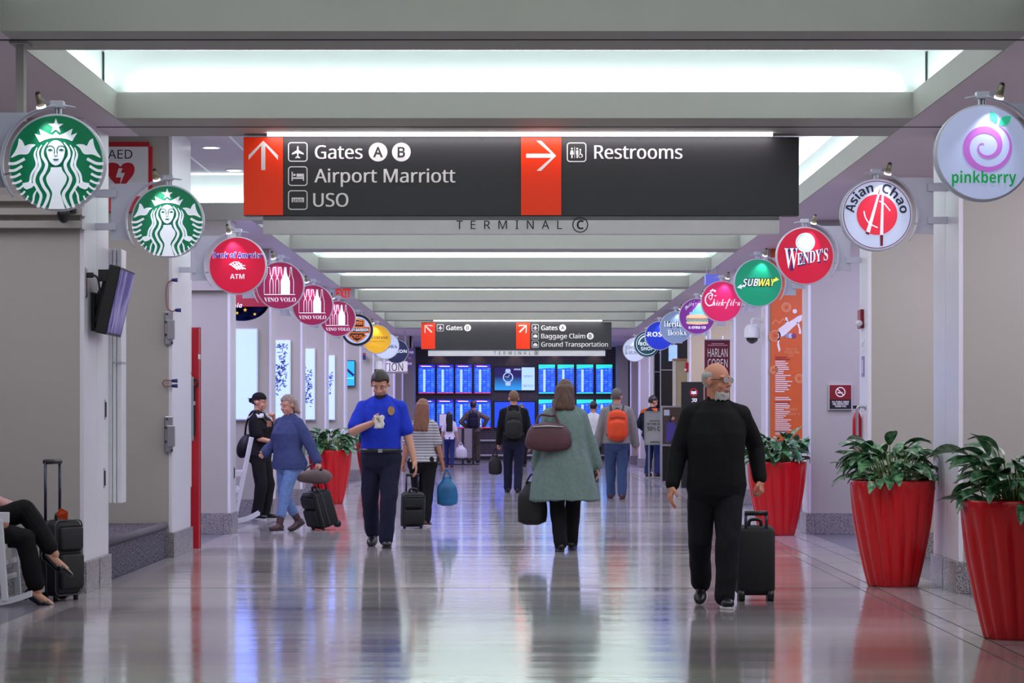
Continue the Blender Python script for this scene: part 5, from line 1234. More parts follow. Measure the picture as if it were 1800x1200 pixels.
# left shop signs beyond the piers
t = thing('shop_sign', 'half-hidden navy and red oval shop sign with gold stars behind the bank sign', 'sign', P(430, 566, 37.6)); Y = 37.6
el = [(X_(425, Y) + 0.36 * math.cos(a), Z_(530, Y) + 0.255 * math.sin(a)) for a in (2 * PI * i / 48 for i in range(48))]
b = MB(); b.flat([el], frontal(Y)); b.build('navy_face', mat('shop_navy', (24, 30, 90), 0.4, emit=0.4), t)
MB().loft([[(u, Y, v) for u, v in el], [(u, Y + 0.06, v) for u, v in el]]).build('rim', M_black, t)
MB().flat([[(u, v) for u, v in el if v > Z_(541, Y)]], frontal(Y - 0.003)).build('red_band', mat('shop_red', (150, 30, 50), 0.4, emit=0.1), t)
b = MB()
for (px, py, r) in ((431, 544.5, 0.028), (417, 550, 0.024), (448, 552, 0.024)):
    b.flat([[(X_(px, Y) + (r if i % 2 == 0 else r * 0.42) * math.cos(PI / 2 + PI * i / 5), Z_(py, Y) + (r if i % 2 == 0 else r * 0.42) * math.sin(PI / 2 + PI * i / 5)) for i in range(10)]], frontal(Y - 0.006))
b.build('gold_stars', mat('gold_star', (230, 180, 60), 0.4, emit=0.3), t)
letters('lettering', t, 'ola', M_ivory, X_(426, Y), Z_(540.5, Y), Y - 0.006, cap=0.06, style='bolditalic', align='r')
for x in (X_(418, Y), X_(432, Y)): MB().cyl((x, Y + 0.03, Z_(516, Y)), (x, Y + 0.03, SOF), 0.01, n=6).build('hanger', M_metal, t)
t = thing('shop_sign', 'small red and navy pennant on the left past the portrait screen', 'sign', P(638, 633, 66.4)); Y = 66.4
MB().box(X_(634, Y), X_(643, Y), Y, Y + 0.03, Z_(632, Y), Z_(623.5, Y)).build('navy_part', mat('shop_navy', (24, 30, 84), 0.4), t)
MB().box(X_(634, Y), X_(643, Y), Y, Y + 0.03, Z_(623.5, Y), Z_(620, Y)).build('red_part', mat('shop_red', (150, 30, 50), 0.4), t)
MB().box(X_(634, Y), X_(643, Y), Y + 0.03, PZ(9), Z_(627, Y), Z_(625, Y)).build('bracket', M_metal, t)
Y = 75.0
t = thing('hanging_sign', 'white hanging sign with tall black letters below the farthest left round sign', 'sign', P(695, 657, Y))
MB().box(X_(660, Y), X_(716, Y), Y, Y + 0.12, Z_(652.5, Y), Z_(635, Y)).build('panel', mat('sign_white_lit', (235, 230, 240), 0.4, emit=0.35), t)
letters('lettering', t, 'TION', M_inkb, X_(708.5, Y), Z_(651.5, Y), Y - 0.004, width=34 * Y / F, cap=0.2, align='r')
MB().box(X_(658, Y), X_(717, Y), Y - 0.02, Y + 0.14, Z_(656, Y), Z_(653.5, Y)).build('ledge', M_metal, t)
for px in (674, 712): MB().box(X_(px, Y) - 0.02, X_(px, Y) + 0.02, Y + 0.04, Y + 0.08, Z_(635, Y), SOF).build('hanger', M_metal, t)
for i, (ya, yb) in enumerate(((611, 629), (631, 650))):
    Y = 79.5
    t = thing('shop_banner', ('upper', 'lower')[i] + ' violet and white banner at the end of the left wall', 'banner', P(722, yb, Y))
    a, c = (719, 727) if i == 0 else (716.5, 724)
    b = MB(); b.add([P(a, ya, Y), P(c, ya, Y), P(c, yb, Y + 0.0), P(a, yb - 3, Y), P(a, ya, Y + .05), P(c, ya, Y + .05), P(c, yb, Y + .05), P(a, yb - 3, Y + .05)], [(0, 3, 2, 1), (4, 5, 6, 7), (0, 1, 5, 4), (1, 2, 6, 5), (2, 3, 7, 6), (3, 0, 4, 7)]); b.build('cloth', mat('banner_violet', (120, 96, 160), 0.5), t)
    MB().box(X_(a, Y), X_(c, Y), Y - 0.005, Y, Z_(ya + 10, Y), Z_(ya + 6, Y)).build('white_stripe', M_white, t)
    MB().box(X_(a + 1, Y), X_(c - 1, Y), Y + 0.02, Y + 0.04, Z_(ya, Y), SOF).build('hanger', M_front, t)
# information kiosk before the screens
Y = 82.0
t = thing('information_stand', 'grey information stand with a white notice before the flight screens', 'stand', (X_(810, Y), Y, 0))
for (a, c) in ((773, 812), (816, 831)): MB().box(X_(a, Y), X_(c, Y), Y, Y + 0.25, 0.2, Z_(753, Y)).build('panel', mat('kiosk_grey', (140, 134, 138), 0.5), t)
for px in (775, 813.5, 832): MB().box(X_(px, Y) - 0.03, X_(px, Y) + 0.03, Y - 0.02, Y + 0.2, 0.03, Z_(752, Y)).build('post', M_black, t)
MB().box(X_(770, Y), X_(842, Y), Y - 0.1, Y + 0.35, 0, 0.03).build('base', M_black, t)
MB().box(X_(771, Y), X_(786, Y), Y + 0.05, Y + 0.09, Z_(749, Y), Z_(727, Y)).build('notice_frame', M_black, t)
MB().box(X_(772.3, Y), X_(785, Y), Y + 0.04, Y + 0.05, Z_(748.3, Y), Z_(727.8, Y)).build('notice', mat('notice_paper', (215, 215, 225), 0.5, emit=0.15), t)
MB().box(X_(777, Y), X_(780, Y), Y + 0.05, Y + 0.09, Z_(753, Y), Z_(749, Y)).build('notice_post', M_black, t)
# ------------------------------------------------------------------ people
SKIN = mat('skin', (208, 152, 128), 0.5, spec=0.4, var=0.04, vs=14); SKIN2 = mat('skin_tan', (186, 124, 96), 0.5, spec=0.4, var=0.04, vs=14)
M_eye = mat('eye_white', (196, 186, 180), 0.3); M_iris = mat('eye_dark', (40, 30, 26), 0.2); M_lip = mat('lips', (170, 96, 88), 0.5)
def cloth(name, rgb, rough=0.85, var=0.10, vs=30, bump=0.25): return mat('cloth_' + name, rgb, rough, spec=0.25, var=var, vs=vs, bump=bump, bs=180)
def ik(a, t, l1, l2, pole):
    d = t - a; L = d.length; mx = (l1 + l2) * 0.998
    if L > mx: t = a + d * (mx / L); d = t - a; L = mx
    u = d / L; x = (l1 * l1 - l2 * l2 + L * L) / (2 * L); h = math.sqrt(max(0, l1 * l1 - x * x))
    p = pole - u * pole.dot(u)
    p = p.normalized() if p.length > 1e-6 else Vector((1, 0, 0))
    return a + u * x + p * h, t
TORSO_M = [(0.80, .160, .105, 0), (0.88, .172, .128, -.012), (0.96, .162, .122, .0), (1.05, .155, .115, .012), (1.15, .163, .118, .012), (1.25, .176, .120, .006), (1.33, .176, .110, -.003), (1.39, .150, .102, -.010), (1.435, .108, .082, -.015), (1.475, .066, .064, -.013), (1.50, .056, .056, -.010)]
TORSO_F = [(0.80, .165, .110, 0), (0.88, .178, .130, -.014), (0.96, .160, .115, .0), (1.05, .132, .098, .010), (1.15, .138, .104, .014), (1.25, .156, .128, .022), (1.33, .152, .112, .004), (1.39, .126, .092, -.008), (1.435, .090, .072, -.013), (1.475, .056, .056, -.011), (1.50, .048, .048, -.010)]
class Fig: pass
def figure(label, X, Y, H, heading, feet, hands, sex='m', fat=1.0, lean=0.0, hz=0.90, head=(0, 0), skin=None, hair=None, top=None, bottom=None, shoes=None, vox=0.007, face=True, poles=None, fingers=(0.35, 0.35), thumbs=None, knees=None, group=None, z0=0.0, hair_fn=None, long_hair=0.0, tilt=0.0):
    """feet/hands: {'L':(r,f,z,...),'R':...} in metres of a 1.75 m figure, r to the person's own right, f forward"""
    g = Fig(); k = H / 1.75; skin = skin or SKIN
    h = math.radians(heading); Fv = Vector((math.sin(h), math.cos(h), 0)); Rv = Vector((math.cos(h), -math.sin(h), 0)); Z3 = Vector((0, 0, 1))
    base = Vector((X, Y, z0))
    def W(r, f, z): return base + (Rv * r + Fv * f + Z3 * z) * k
    sl, cl = math.sin(lean), math.cos(lean)
    def T(r, f, z):
        if z <= hz: return W(r, f, z)
        dz = z - hz; return W(r + tilt * dz, f * cl + dz * sl, hz + dz * cl - f * sl)
    def D(r, f, z): return (Rv * r + Fv * f + Z3 * z)
    t = thing('person', label, 'person', base, group)
    dzh = hz - 0.90
    rings0 = TORSO_M if sex == 'm' else TORSO_F
    def torso(mb, grow=0.0, zmin=0.0, zmax=9, extra=None, n=24, gd=None, full=None):
        rr = []
        lst = [(z + dzh, w, d, o) for z, w, d, o in (full or rings0)]
        if extra: lst = [(z + dzh, w, d, o) for z, w, d, o in extra] + lst
        for z, w, d, o in lst:
            if z < zmin + dzh or z > zmax + dzh: continue
            fb = max(0.25, min(1.0, 1 - 0.75 * (z - dzh - 1.12) / 0.30)); w2 = w * (1 + (fat - 1) * fb) + grow; d2 = d * (1 + (fat - 1) * 1.6 * fb) + (grow if gd is None else gd)
            ring = []
            for j in range(n):
                q = 2 * PI * j / n; c, s = math.cos(q), math.sin(q); e = 0.85
                ring.append(T(w2 * math.copysign(abs(c) ** e, c), o + d2 * math.copysign(abs(s) ** e, s), z))
            rr.append(ring)
        mb.loft(rr)
    sw = (0.168 if sex == 'm' else 0.144) * (1 + (fat - 1) * 0.35)
    arms = {}; legs = {}
    for s, sg in (('L', -1), ('R', 1)):
        sh = T(sg * sw, -0.008, 1.378 + dzh)
        hd = hands.get(s); hd = Vector(W(*hd)) if hd else T(sg * (sw + 0.09), 0.04, 0.86 + dzh)
        pole = D(*(poles or {}).get(s, (sg * 0.45, -1.0, -0.1)))
        el, wr = ik(sh, hd, 0.285 * k, 0.255 * k, pole); arms[s] = (sh, el, wr)
        fr_, ff_, fz_ = feet[s][:3]; pit = feet[s][3] if len(feet[s]) > 3 else 0.0; yaw = feet[s][4] if len(feet[s]) > 4 else sg * 0.12
        hp = W(sg * 0.085 * (1 + (fat - 1) * .5), -0.005, hz); an = W(fr_, ff_, fz_ + 0.085)
        kp = D(*(knees or {}).get(s, (sg * 0.12, 1, 0.15)))
        kn, an = ik(hp, an, 0.425 * k, 0.405 * k, kp)
        fd = (D(math.sin(yaw) * math.cos(pit), math.cos(yaw) * math.cos(pit), -math.sin(pit))).normalized(); rt = fd.cross(Z3).normalized(); up = rt.cross(fd).normalized()
        legs[s] = (hp, kn, an, fd, up, rt)
    hy, hp_ = head
    pv = T(0, -0.004, 1.520 + dzh)
    ux = (T(0, 0, 1.5 + dzh) - T(0, 0, 1.4 + dzh)).normalized()
    hf = (D(math.sin(hy) * math.cos(hp_), math.cos(hy) * math.cos(hp_), -math.sin(hp_))); hf.normalize()
    hr = hf.cross(Z3).normalized(); hu = hr.cross(hf).normalized()
    HM = Matrix((hr, hf, hu)).transposed()
    hsc = 1.07
    def HP(r, f, z): return pv + (hr * r + hf * f + hu * z) * k * hsc
    hs = (0.96 if sex == 'f' else 1.0) * hsc
    # ---- body (one continuous surface)
    b = MB(); torso(b, -0.016)
    wrist_dirs = {}
    for s, sg in (('L', -1), ('R', 1)):
        sh, el, wr = arms[s]; m = 1.0 if sex == 'm' else 0.85; m *= 1 + (fat - 1) * 0.5
        b.caps(T(sg * 0.045, -0.018, 1.452 + dzh), sh, 0.040 * k, 0.050 * k * m); b.caps(sh, el, 0.053 * k * m, 0.041 * k * m); b.caps(el, wr, 0.043 * k * m, 0.028 * k * m)
        hp, kn, an, fd, up, rt = legs[s]
        b.caps(hp, kn, 0.088 * k * (1 + (fat - 1) * .6), 0.056 * k); b.caps(kn, kn + (an - kn) * 0.35, 0.054 * k, 0.056 * k); b.caps(kn + (an - kn) * 0.3, an, 0.056 * k, 0.036 * k)
        b.caps(an - up * 0.03 * k - fd * 0.03 * k, an - up * 0.052 * k + fd * 0.13 * k, 0.036 * k, 0.026 * k)
        # hand
        d = (wr - el).normalized(); th = D(*(thumbs or {}).get(s, (0, 1, 0))); th = (th - d * th.dot(d)).normalized(); nrm = d.cross(th) * (1 if s == 'L' else -1)
        curl = fingers[0 if s == 'L' else 1]; hk = k * (0.9 if sex == 'f' else 1.0)
        b.caps(wr, wr + d * 0.03 * hk, 0.027 * hk, 0.027 * hk)
        for i, L in enumerate((0.078, 0.086, 0.080, 0.062)):
            o = (0.027 - 0.0185 * i); k0 = wr + d * (0.092 - 0.006 * abs(i - 1)) * hk + th * o * hk
            b.caps(wr + d * 0.02 * hk + th * o * 0.6 * hk, k0, 0.0155 * hk, 0.0125 * hk, 10, 3)
            p = k0; a = curl * 0.8 + 0.05 * i
            for q, fl in enumerate((0.42, 0.32, 0.26)):
                dd = d * math.cos(a) + nrm * math.sin(a); p2 = p + dd * L * fl * hk; b.caps(p, p2, (0.0105 - 0.001 * q) * hk, (0.0095 - 0.001 * q) * hk, 8, 3); p = p2; a += curl
        tp = wr + d * 0.025 * hk + th * 0.022 * hk; t1 = tp + (d * 0.7 + th * 0.7 + nrm * 0.3) * 0.042 * hk; t2 = t1 + (d * 0.92 + th * 0.15 + nrm * (0.3 + 0.4 * min(1, curl))) * 0.034 * hk
        b.caps(tp, t1, 0.0165 * hk, 0.0125 * hk, 9, 3); b.caps(t1, t2, 0.0122 * hk, 0.0095 * hk, 9, 3)
        wrist_dirs[s] = (wr + d * 0.075 * hk + nrm * 0.02 * hk, d, th, nrm)
    b.caps(T(0, -0.016, 1.45 + dzh), HP(0, -0.012, 0.05), 0.056 * k * hs * (1 + (fat - 1) * .5), 0.054 * k * hs)
    b.ell(HP(0, -0.006, 0.118), 0.074 * k * hs, 0.094 * k * hs, 0.096 * k * hs, HM, 22, 14)
    b.ell(HP(0, 0.026, 0.048), 0.056 * k * hs * (1 + (fat - 1) * .4), 0.066 * k * hs, 0.066 * k * hs, HM, 20, 12); b.ell(HP(0, 0.066, 0.0), 0.026 * k, 0.022 * k, 0.018 * k, HM, 12, 8)
    b.caps(HP(0, 0.084, 0.108), HP(0, 0.104, 0.070), 0.010 * k, 0.0145 * k, 10, 3)
    for sg in (-1, 1):
        b.ell(HP(sg * 0.013, 0.094, 0.066), 0.010 * k, 0.011 * k, 0.008 * k, HM, 8, 6)
        b.ell(HP(sg * 0.033, 0.072, 0.121), 0.030 * k, 0.016 * k, 0.009 * k, HM, 10, 6)
        b.ell(HP(sg * 0.075 * hs, -0.004, 0.088), 0.011 * k, 0.021 * k, 0.031 * k, HM, 10, 8)
        b.ell(HP(sg * 0.036, 0.062, 0.062), 0.026 * k, 0.024 * k, 0.026 * k, HM, 10, 8)
    b.ell(HP(0, 0.086, 0.032), 0.022 * k, 0.010 * k, 0.010 * k, HM, 12, 6)
    link_mesh(remesh(b, vox * 0.75, 2), 'body', skin, t, True)
    if face:
        for sg in (-1, 1):
            e = MB().ell(HP(sg * 0.032, 0.0775, 0.101), 0.0115 * k, 0.010 * k, 0.0058 * k, HM, 12, 8).build('eye', M_eye, t, True)
            MB().ell(HP(sg * 0.032, 0.0855, 0.101), 0.0055 * k, 0.004 * k, 0.0055 * k, HM, 10, 6).build('iris', M_iris, e, True)
            MB().tube([HP(sg * 0.016, 0.087, 0.119), HP(sg * 0.034, 0.085, 0.125), HP(sg * 0.052, 0.072, 0.120)], 0.004 * k, 6).build('eyebrow', hair[0] if hair else M_iris, t, True)
        MB().ell(HP(0, 0.094, 0.0325), 0.021 * k, 0.005 * k, 0.0065 * k, HM, 12, 6).build('lips', M_lip, t, True)
    # ---- trousers
    def fold(amp, fx, fz):
        return lambda p: amp * (noise.noise(Vector((p.x * fx, p.y * fx, p.z * fz))) + 0.5 * noise.noise(Vector((p.x * fx * 2, p.y * fx * 2, p.z * fz * 2 + 7))))
    if bottom:
        c, loose, cuff = bottom[:3]; b = MB()
        torso(b, 0.012 + loose * 0.3, 0.70, 1.0, [(0.73, .075, .060, 0), (0.765, .125, .085, 0)])
        for s in 'LR':
            hp, kn, an, fd, up, rt = legs[s]; e = an + (an - kn).normalized() * (cuff - 0.03) * k; fk = (1 + (fat - 1) * .6)
            b.caps(hp, kn, (0.100 + loose * 0.4) * k * fk, (0.068 + loose) * k); b.caps(kn, e, (0.068 + loose) * k, (0.056 + loose) * k)
        link_mesh(remesh(b, vox, 3, fold(0.009 * k, 9, 6)), 'trousers', c, t, True)
    # ---- upper garment
    if top:
        c = top['m']; gr = top.get('grow', 0.016); b = MB()
        torso(b, gr, top.get('hem', 0.86), 1.485, full=top.get('rings'))
        for s, sg in (('L', -1), ('R', 1)):
            sh, el, wr = arms[s]; m = (1.0 if sex == 'm' else 0.86) * (1 + (fat - 1) * .5); lo = top.get('loose', 0.012)
            b.caps(T(sg * 0.048, -0.018, 1.448 + dzh), sh, (0.044 + gr * .5) * k, (0.053 + gr * .6) * k * m)
            if top.get('sleeve', 'long') == 'long':
                b.caps(sh, el, (0.058 + lo) * k * m, (0.050 + lo) * k * m); b.caps(el, el + (wr - el) * 0.93, (0.050 + lo) * k * m, (0.036 + lo * 1.1) * k * m)
            elif top['sleeve'] == 'short':
                b.caps(sh, sh + (el - sh) * 0.78, (0.060 + lo) * k * m, (0.056 + lo * 1.6) * k * m)
        link_mesh(remesh(b, vox, 3, fold(top.get('fold', 0.008) * k, top.get('fx', 8), top.get('fz', 5))), top.get('name', 'shirt'), c, t, True)
        if top.get('collar', True):
            cb = MB(); rg = []
            for (z, w, d, o) in ((1.452, .082, .072, -.018), (1.49, .068, .066, -.014), (1.512, .066, .064, -.010), (1.506, .060, .058, -.010)):
                q = 0.9 if sex == 'f' else 1.0
                rg.append([T(w * q * math.cos(a), o + d * q * math.sin(a), z + dzh - (0.02 if math.sin(a) > 0.6 else 0)) for a in (2 * PI * j / 20 for j in range(20))])
            cb.loft(rg).build('collar', top.get('collar_m', c), t, True)
    # ---- shoes
    if shoes:
        for s in 'LR':
            hp, kn, an, fd, up, rt = legs[s]; b = MB()
            if shoes[0] == 'heel':
                toe = an - up * 0.075 * k + fd * 0.165 * k; heel = an - up * 0.03 * k - fd * 0.048 * k
                b.caps(heel - up * 0.012 * k, an - up * 0.074 * k + fd * 0.07 * k, 0.040 * k, 0.028 * k); b.caps(an - up * 0.064 * k + fd * 0.105 * k, toe + fd * 0.02 * k + up * 0.008 * k, 0.040 * k, 0.018 * k)
                me = remesh(b, 0.006, 2); sh_ = link_mesh(me, 'shoe', shoes[1], t, True)
                MB().cyl(heel - fd * 0.012 * k, heel - up * 0.072 * k - fd * 0.004 * k, 0.011, 0.005, 10).build('stiletto', shoes[1], sh_, True); continue
            M = Matrix((rt, fd, up)).transposed()
            b.ell(an - up * 0.038 * k - fd * 0.022 * k, 0.042 * k, 0.052 * k, 0.046 * k, M); b.ell(an - up * 0.046 * k + fd * 0.115 * k, 0.048 * k, 0.080 * k, 0.036 * k, M); b.caps(an - up * 0.03 * k, an - up * 0.045 * k + fd * 0.09 * k, 0.044 * k, 0.036 * k)
            if shoes[0] == 'boot': b.caps(an, an + (kn - an) * 0.62, 0.046 * k, 0.060 * k)
            sh_ = link_mesh(remesh(b, 0.007, 2), 'shoe', shoes[1], t, True)
            ol = []
            for j in range(28):
                q = 2 * PI * j / 28; wv = 0.049 if math.sin(q) > 0 else 0.042
                ol.append((wv * math.cos(q) * (1 - 0.18 * max(0, math.sin(q)) ** 3), 0.052 + 0.134 * math.sin(q)))
            b = MB(); b.loft([[an + (rt * u + fd * v - up * z) * k for u, v in ol] for z in (0.087, 0.066)]); b.build('sole', shoes[2], sh_, True)
    # ---- hair
    if hair:
        m, style = hair[0], hair[1]
        def fn(d):
            front = d.y; up_ = d.z
            hl = {'short': 0.30, 'receding': 0.62, 'fringe': 9, 'long': 0.30, 'tied': 0.42, 'cap': 0.30}[style]
            if style == 'fringe':
                st = lambda v, e0, e1: max(0.0, min(1.0, (v - e0) / (e1 - e0)))
                w = st(d.z, 0.42, 0.18) * st(d.y, 0.30, 0.08) * st(d.z, -0.85, -0.65) * (1 - st(abs(d.x), 0.70, 0.8) * st(d.z, -0.02, -0.18))
                return 0.90 + (0.105 + 0.02 * noise.noise(d * 9)) * w
            low = -0.62 if front < -0.2 else -0.25
            if style == 'long': low = -0.9
            if front > 0.42 and up_ < hl + 0.25 * max(0, front - 0.42): return 0.86
            if up_ < low and front > -0.9: return 0.86
            if abs(d.x) > 0.8 and up_ < -0.05 and style != 'long': return 0.86
            return 1.075 + 0.02 * noise.noise(d * 6)
        hb = MB().ell(HP(0, -0.010, 0.120), 0.078 * k * hs, 0.098 * k * hs, 0.101 * k * hs, HM, 48, 36, fn)
        hb2 = None
        if long_hair > 0:
            hb2 = MB()
            for i in range(15):
                a = math.radians(-165 + 150 * i / 14) ; c0 = (0.070 * math.cos(a), -0.02 + 0.085 * math.sin(a))
                p0 = HP(c0[0], c0[1], 0.13); p1 = HP(c0[0] * 1.12, c0[1] * 1.02 - 0.005, 0.02); p2 = HP(c0[0] * 1.25, c0[1] * 0.9 - 0.03, -long_hair * (0.9 + 0.1 * math.sin(i * 2.1)))
                hb2.caps(p0, p1, 0.026 * k, 0.030 * k, 8, 3); hb2.caps(p1, p2, 0.030 * k, 0.022 * k, 8, 3)
            hb.v, hb.f = hb.v, hb.f
            n = len(hb.v); hb.v += hb2.v; hb.f += [tuple(q + n for q in f) for f in hb2.f]
            me = remesh(hb, 0.008, 2, fold(0.006, 40, 8)); link_mesh(me, 'hair', m, t, True)
        else:
            hb.build('hair', m, t, True)
        if style == 'tied':
            MB().ell(HP(0, -0.115, 0.10), 0.034 * k, 0.034 * k, 0.034 * k, HM).build('hair_bun', m, t, True)
    g.t = t; g.W = W; g.T = T; g.HP = HP; g.HM = HM; g.k = k; g.hand = wrist_dirs; g.arms = arms; g.legs = legs; g.D = D; g.hr = hr; g.hf = hf; g.hu = hu
    return g

# ---------------- luggage
def suitcase(label, X, Y, yaw, w, h, d, pull, m, tilt=0.0, tag_=False, low_detail=False):
    """upright trolley case; yaw turns the wide face, tilt leans it towards its handle side (+local y is its back with the pull bar)"""
    t = thing('suitcase', label, 'suitcase', (X, Y, 0))
    R = Matrix.Rotation(yaw, 3, 'Z') @ Matrix.Rotation(-tilt, 3, 'X'); o = Vector((X, Y, 0.0))
    def q(x, y, z): return o + R @ Vector((x, y, z))
    def rb(x0, x1, y0, y1, z0, z1, r, name, mm, par=t):
        rings = []; cx, cy = (x0 + x1) / 2, (y0 + y1) / 2
        for z, s in ((z0, r), (z0 + r * 0.3, r * 0.3), (z0 + r, 0), (z1 - r, 0), (z1 - r * 0.3, r * 0.3), (z1, r)):
            rings.append([q(u, v, z) for u, v in rrect(x0 + s, x1 - s, y0 + s, y1 - s, r)])
        return MB().loft(rings).build(name, mm, par, True)
    z0 = 0.045
    body = rb(-w / 2, w / 2, -d / 2, d / 2, z0, z0 + h, 0.04, 'shell', m)
    rb(-w * 0.42, w * 0.42, -d / 2 - 0.035, -d / 2 + 0.02, z0 + h * 0.08, z0 + h * 0.55, 0.02, 'front_pocket', m)
    rb(-w * 0.42, w * 0.42, -d / 2 - 0.028, -d / 2 + 0.02, z0 + h * 0.60, z0 + h * 0.92, 0.02, 'front_pocket', m)
    zm = mat('zip_grey', (70, 72, 78), 0.5)
    for zz in (0.03, -0.05):
        pts = [q(u, -d / 2 + d * 0.35 + zz, v + z0) for u, v in rrect(-w / 2 - 0.002, w / 2 + 0.002, -0.002, h + 0.002, 0.05)]
        MB().tube(pts + [pts[0]], 0.006, 6).build('zip', zm, t, True)
    for sx in (-1, 1):
        MB().tube([q(sx * w * 0.27, d / 2 - 0.02, z0 + h - 0.05), q(sx * w * 0.27, d / 2 - 0.02, z0 + h + pull)], 0.011, 8).build('pull_rod', mat('rod_grey', (60, 64, 84), 0.3, 0.7), t, True)
        c = q(sx * w * 0.38, d / 2 - 0.02, 0.042); ax = R @ Vector((0.022, 0, 0)); MB().cyl(c - ax, c + ax, 0.042, n=18).build('wheel', M_black, t, True)
        MB().cyl(q(sx * w * 0.38, -d / 2 + 0.04, 0.0), q(sx * w * 0.38, -d / 2 + 0.04, z0 + 0.02), 0.018, n=10).build('foot', M_black, t, True)
    MB().tube([q(-w * 0.30, d / 2 - 0.02, z0 + h + pull), q(w * 0.30, d / 2 - 0.02, z0 + h + pull)], 0.018, 10).build('grip', M_black, t, True)
    MB().tube(smooth_path([tuple(q(-w * 0.16, 0, z0 + h - 0.01)), tuple(q(-w * 0.13, 0, z0 + h + 0.045)), tuple(q(w * 0.13, 0, z0 + h + 0.045)), tuple(q(w * 0.16, 0, z0 + h - 0.01))]), 0.013, 8).build('carry_handle', M_black, t, True)
    g = Fig(); g.t = t; g.q = q; return g
def backpack(label, fig, m, straps, w=0.30, h=0.46, d=0.17, zc=1.20, off=-0.125, sub=None):
    """worn on the back of a figure"""
    c = fig.T(0, off - d / 2, zc); t = thing('backpack', label, 'backpack', c - Vector((0, 0, h / 2 * fig.k)))
    b = MB(); rings = []
    for i in range(15):
        v = -1 + 2 * i / 14; s = (1 - abs(v) ** 4.5) ** 0.28 if abs(v) < 1 else 0.12; s = max(s, 0.12)
        rings.append([fig.T(s * w / 2 * math.copysign(abs(math.cos(a)) ** 0.55, math.cos(a)) * (1 - 0.12 * max(0, v)), off - d / 2 + s * d / 2 * math.copysign(abs(math.sin(a)) ** 0.6, math.sin(a)) * (1.1 - 0.25 * v), zc + v * h / 2) for a in (2 * PI * j / 32 for j in range(32))])
    b.loft(rings).build('bag', m, t, True)
    b = MB(); rings = []
    for i in range(11):
        v = -1 + 2 * i / 10; s = max(0.12, (1 - abs(v) ** 4) ** 0.3) if abs(v) < 1 else 0.12
        rings.append([fig.T(s * w * 0.40 * math.copysign(abs(math.cos(a)) ** 0.55, math.cos(a)), off - d - 0.035 + s * 0.05 * math.sin(a), zc - 0.06 + v * h * 0.30) for a in (2 * PI * j / 24 for j in range(24))])
    b.loft(rings).build('outer_pocket', sub or m, t, True)
    MB().tube([fig.T(-w * 0.36, off - d * 1.02, zc + h * 0.22), fig.T(0, off - d * 1.08, zc + h * 0.26), fig.T(w * 0.36, off - d * 1.02, zc + h * 0.22)], 0.006, 6).build('zip', M_black, t, True)
    MB().box(*[v for pr in zip(*[tuple(fig.T(-0.001, off - d / 2, zc - h / 2 + 0.005)), tuple(fig.T(0.001, off - d / 2, zc - h / 2 + 0.006))]) for v in pr]).build('seam', M_black, t)
    for sg in (-1, 1):
        pts = [fig.T(sg * 0.09, off - 0.01, zc + h * 0.40), fig.T(sg * 0.105, -0.03, 1.485), fig.T(sg * 0.125, 0.10, 1.40), fig.T(sg * 0.15, 0.135, 1.22), fig.T(sg * 0.19, 0.03, 1.08), fig.T(sg * 0.13, off - 0.02, zc - h * 0.35)]
        MB().tube(smooth_path([tuple(p) for p in pts]), 0.02, 8).build('strap', straps, t, True)
    MB().tube(smooth_path([tuple(fig.T(-0.03, off - 0.03, zc + h * 0.49)), tuple(fig.T(0, off - 0.03, zc + h * 0.55)), tuple(fig.T(0.03, off - 0.03, zc + h * 0.49))]), 0.009, 6).build('top_loop', straps, t, True)
    return t
def hand_bag(name, label, cat, grip, size, m, drop=0.18, yaw=0.0, sag=0.0):
    """soft bag hanging from a point gripped by a hand"""
    w, h, d = size; g0 = Vector(grip); t = thing(name, label, cat, g0 - Vector((0, 0, drop + h)))
    R = Matrix.Rotation(yaw, 3, 'Z'); b = MB(); rings = []
    for i in range(15):
        v = i / 14; s = (0.55 + 0.45 * math.sin(PI * min(1, (1 - v) * 0.62 + 0.08))) * (1 if v > 0.06 else 0.8); s *= (1 - 0.55 * max(0, v - 0.7) / 0.3)
        s *= 1 if v > 0.001 else 0.6
        rings.append([g0 + R @ Vector((s * w / 2 * math.copysign(abs(math.cos(a)) ** 0.7, math.cos(a)) * (1 + 0.05 * math.sin(3 * a + v * 5)), s * d / 2 * math.sin(a) * (1 + 0.08 * math.sin(4 * a + 2 * v)), -drop - h + v * h)) for a in (2 * PI * j / 28 for j in range(28))])
    b.loft(rings).build('bag', m, t, True)
    for sg in (-1, 1):
        pts = [g0 + R @ Vector((-w * 0.20, sg * d * 0.12, -drop - 0.02)), g0 + R @ Vector((-w * 0.10, sg * 0.012, -drop * 0.45)), g0 + R @ Vector((0, sg * 0.008, 0.0)), g0 + R @ Vector((w * 0.10, sg * 0.012, -drop * 0.45)), g0 + R @ Vector((w * 0.20, sg * d * 0.12, -drop - 0.02))]
        MB().tube(smooth_path([tuple(p) for p in pts]), 0.010, 8).build('handle', m, t, True)
    return t
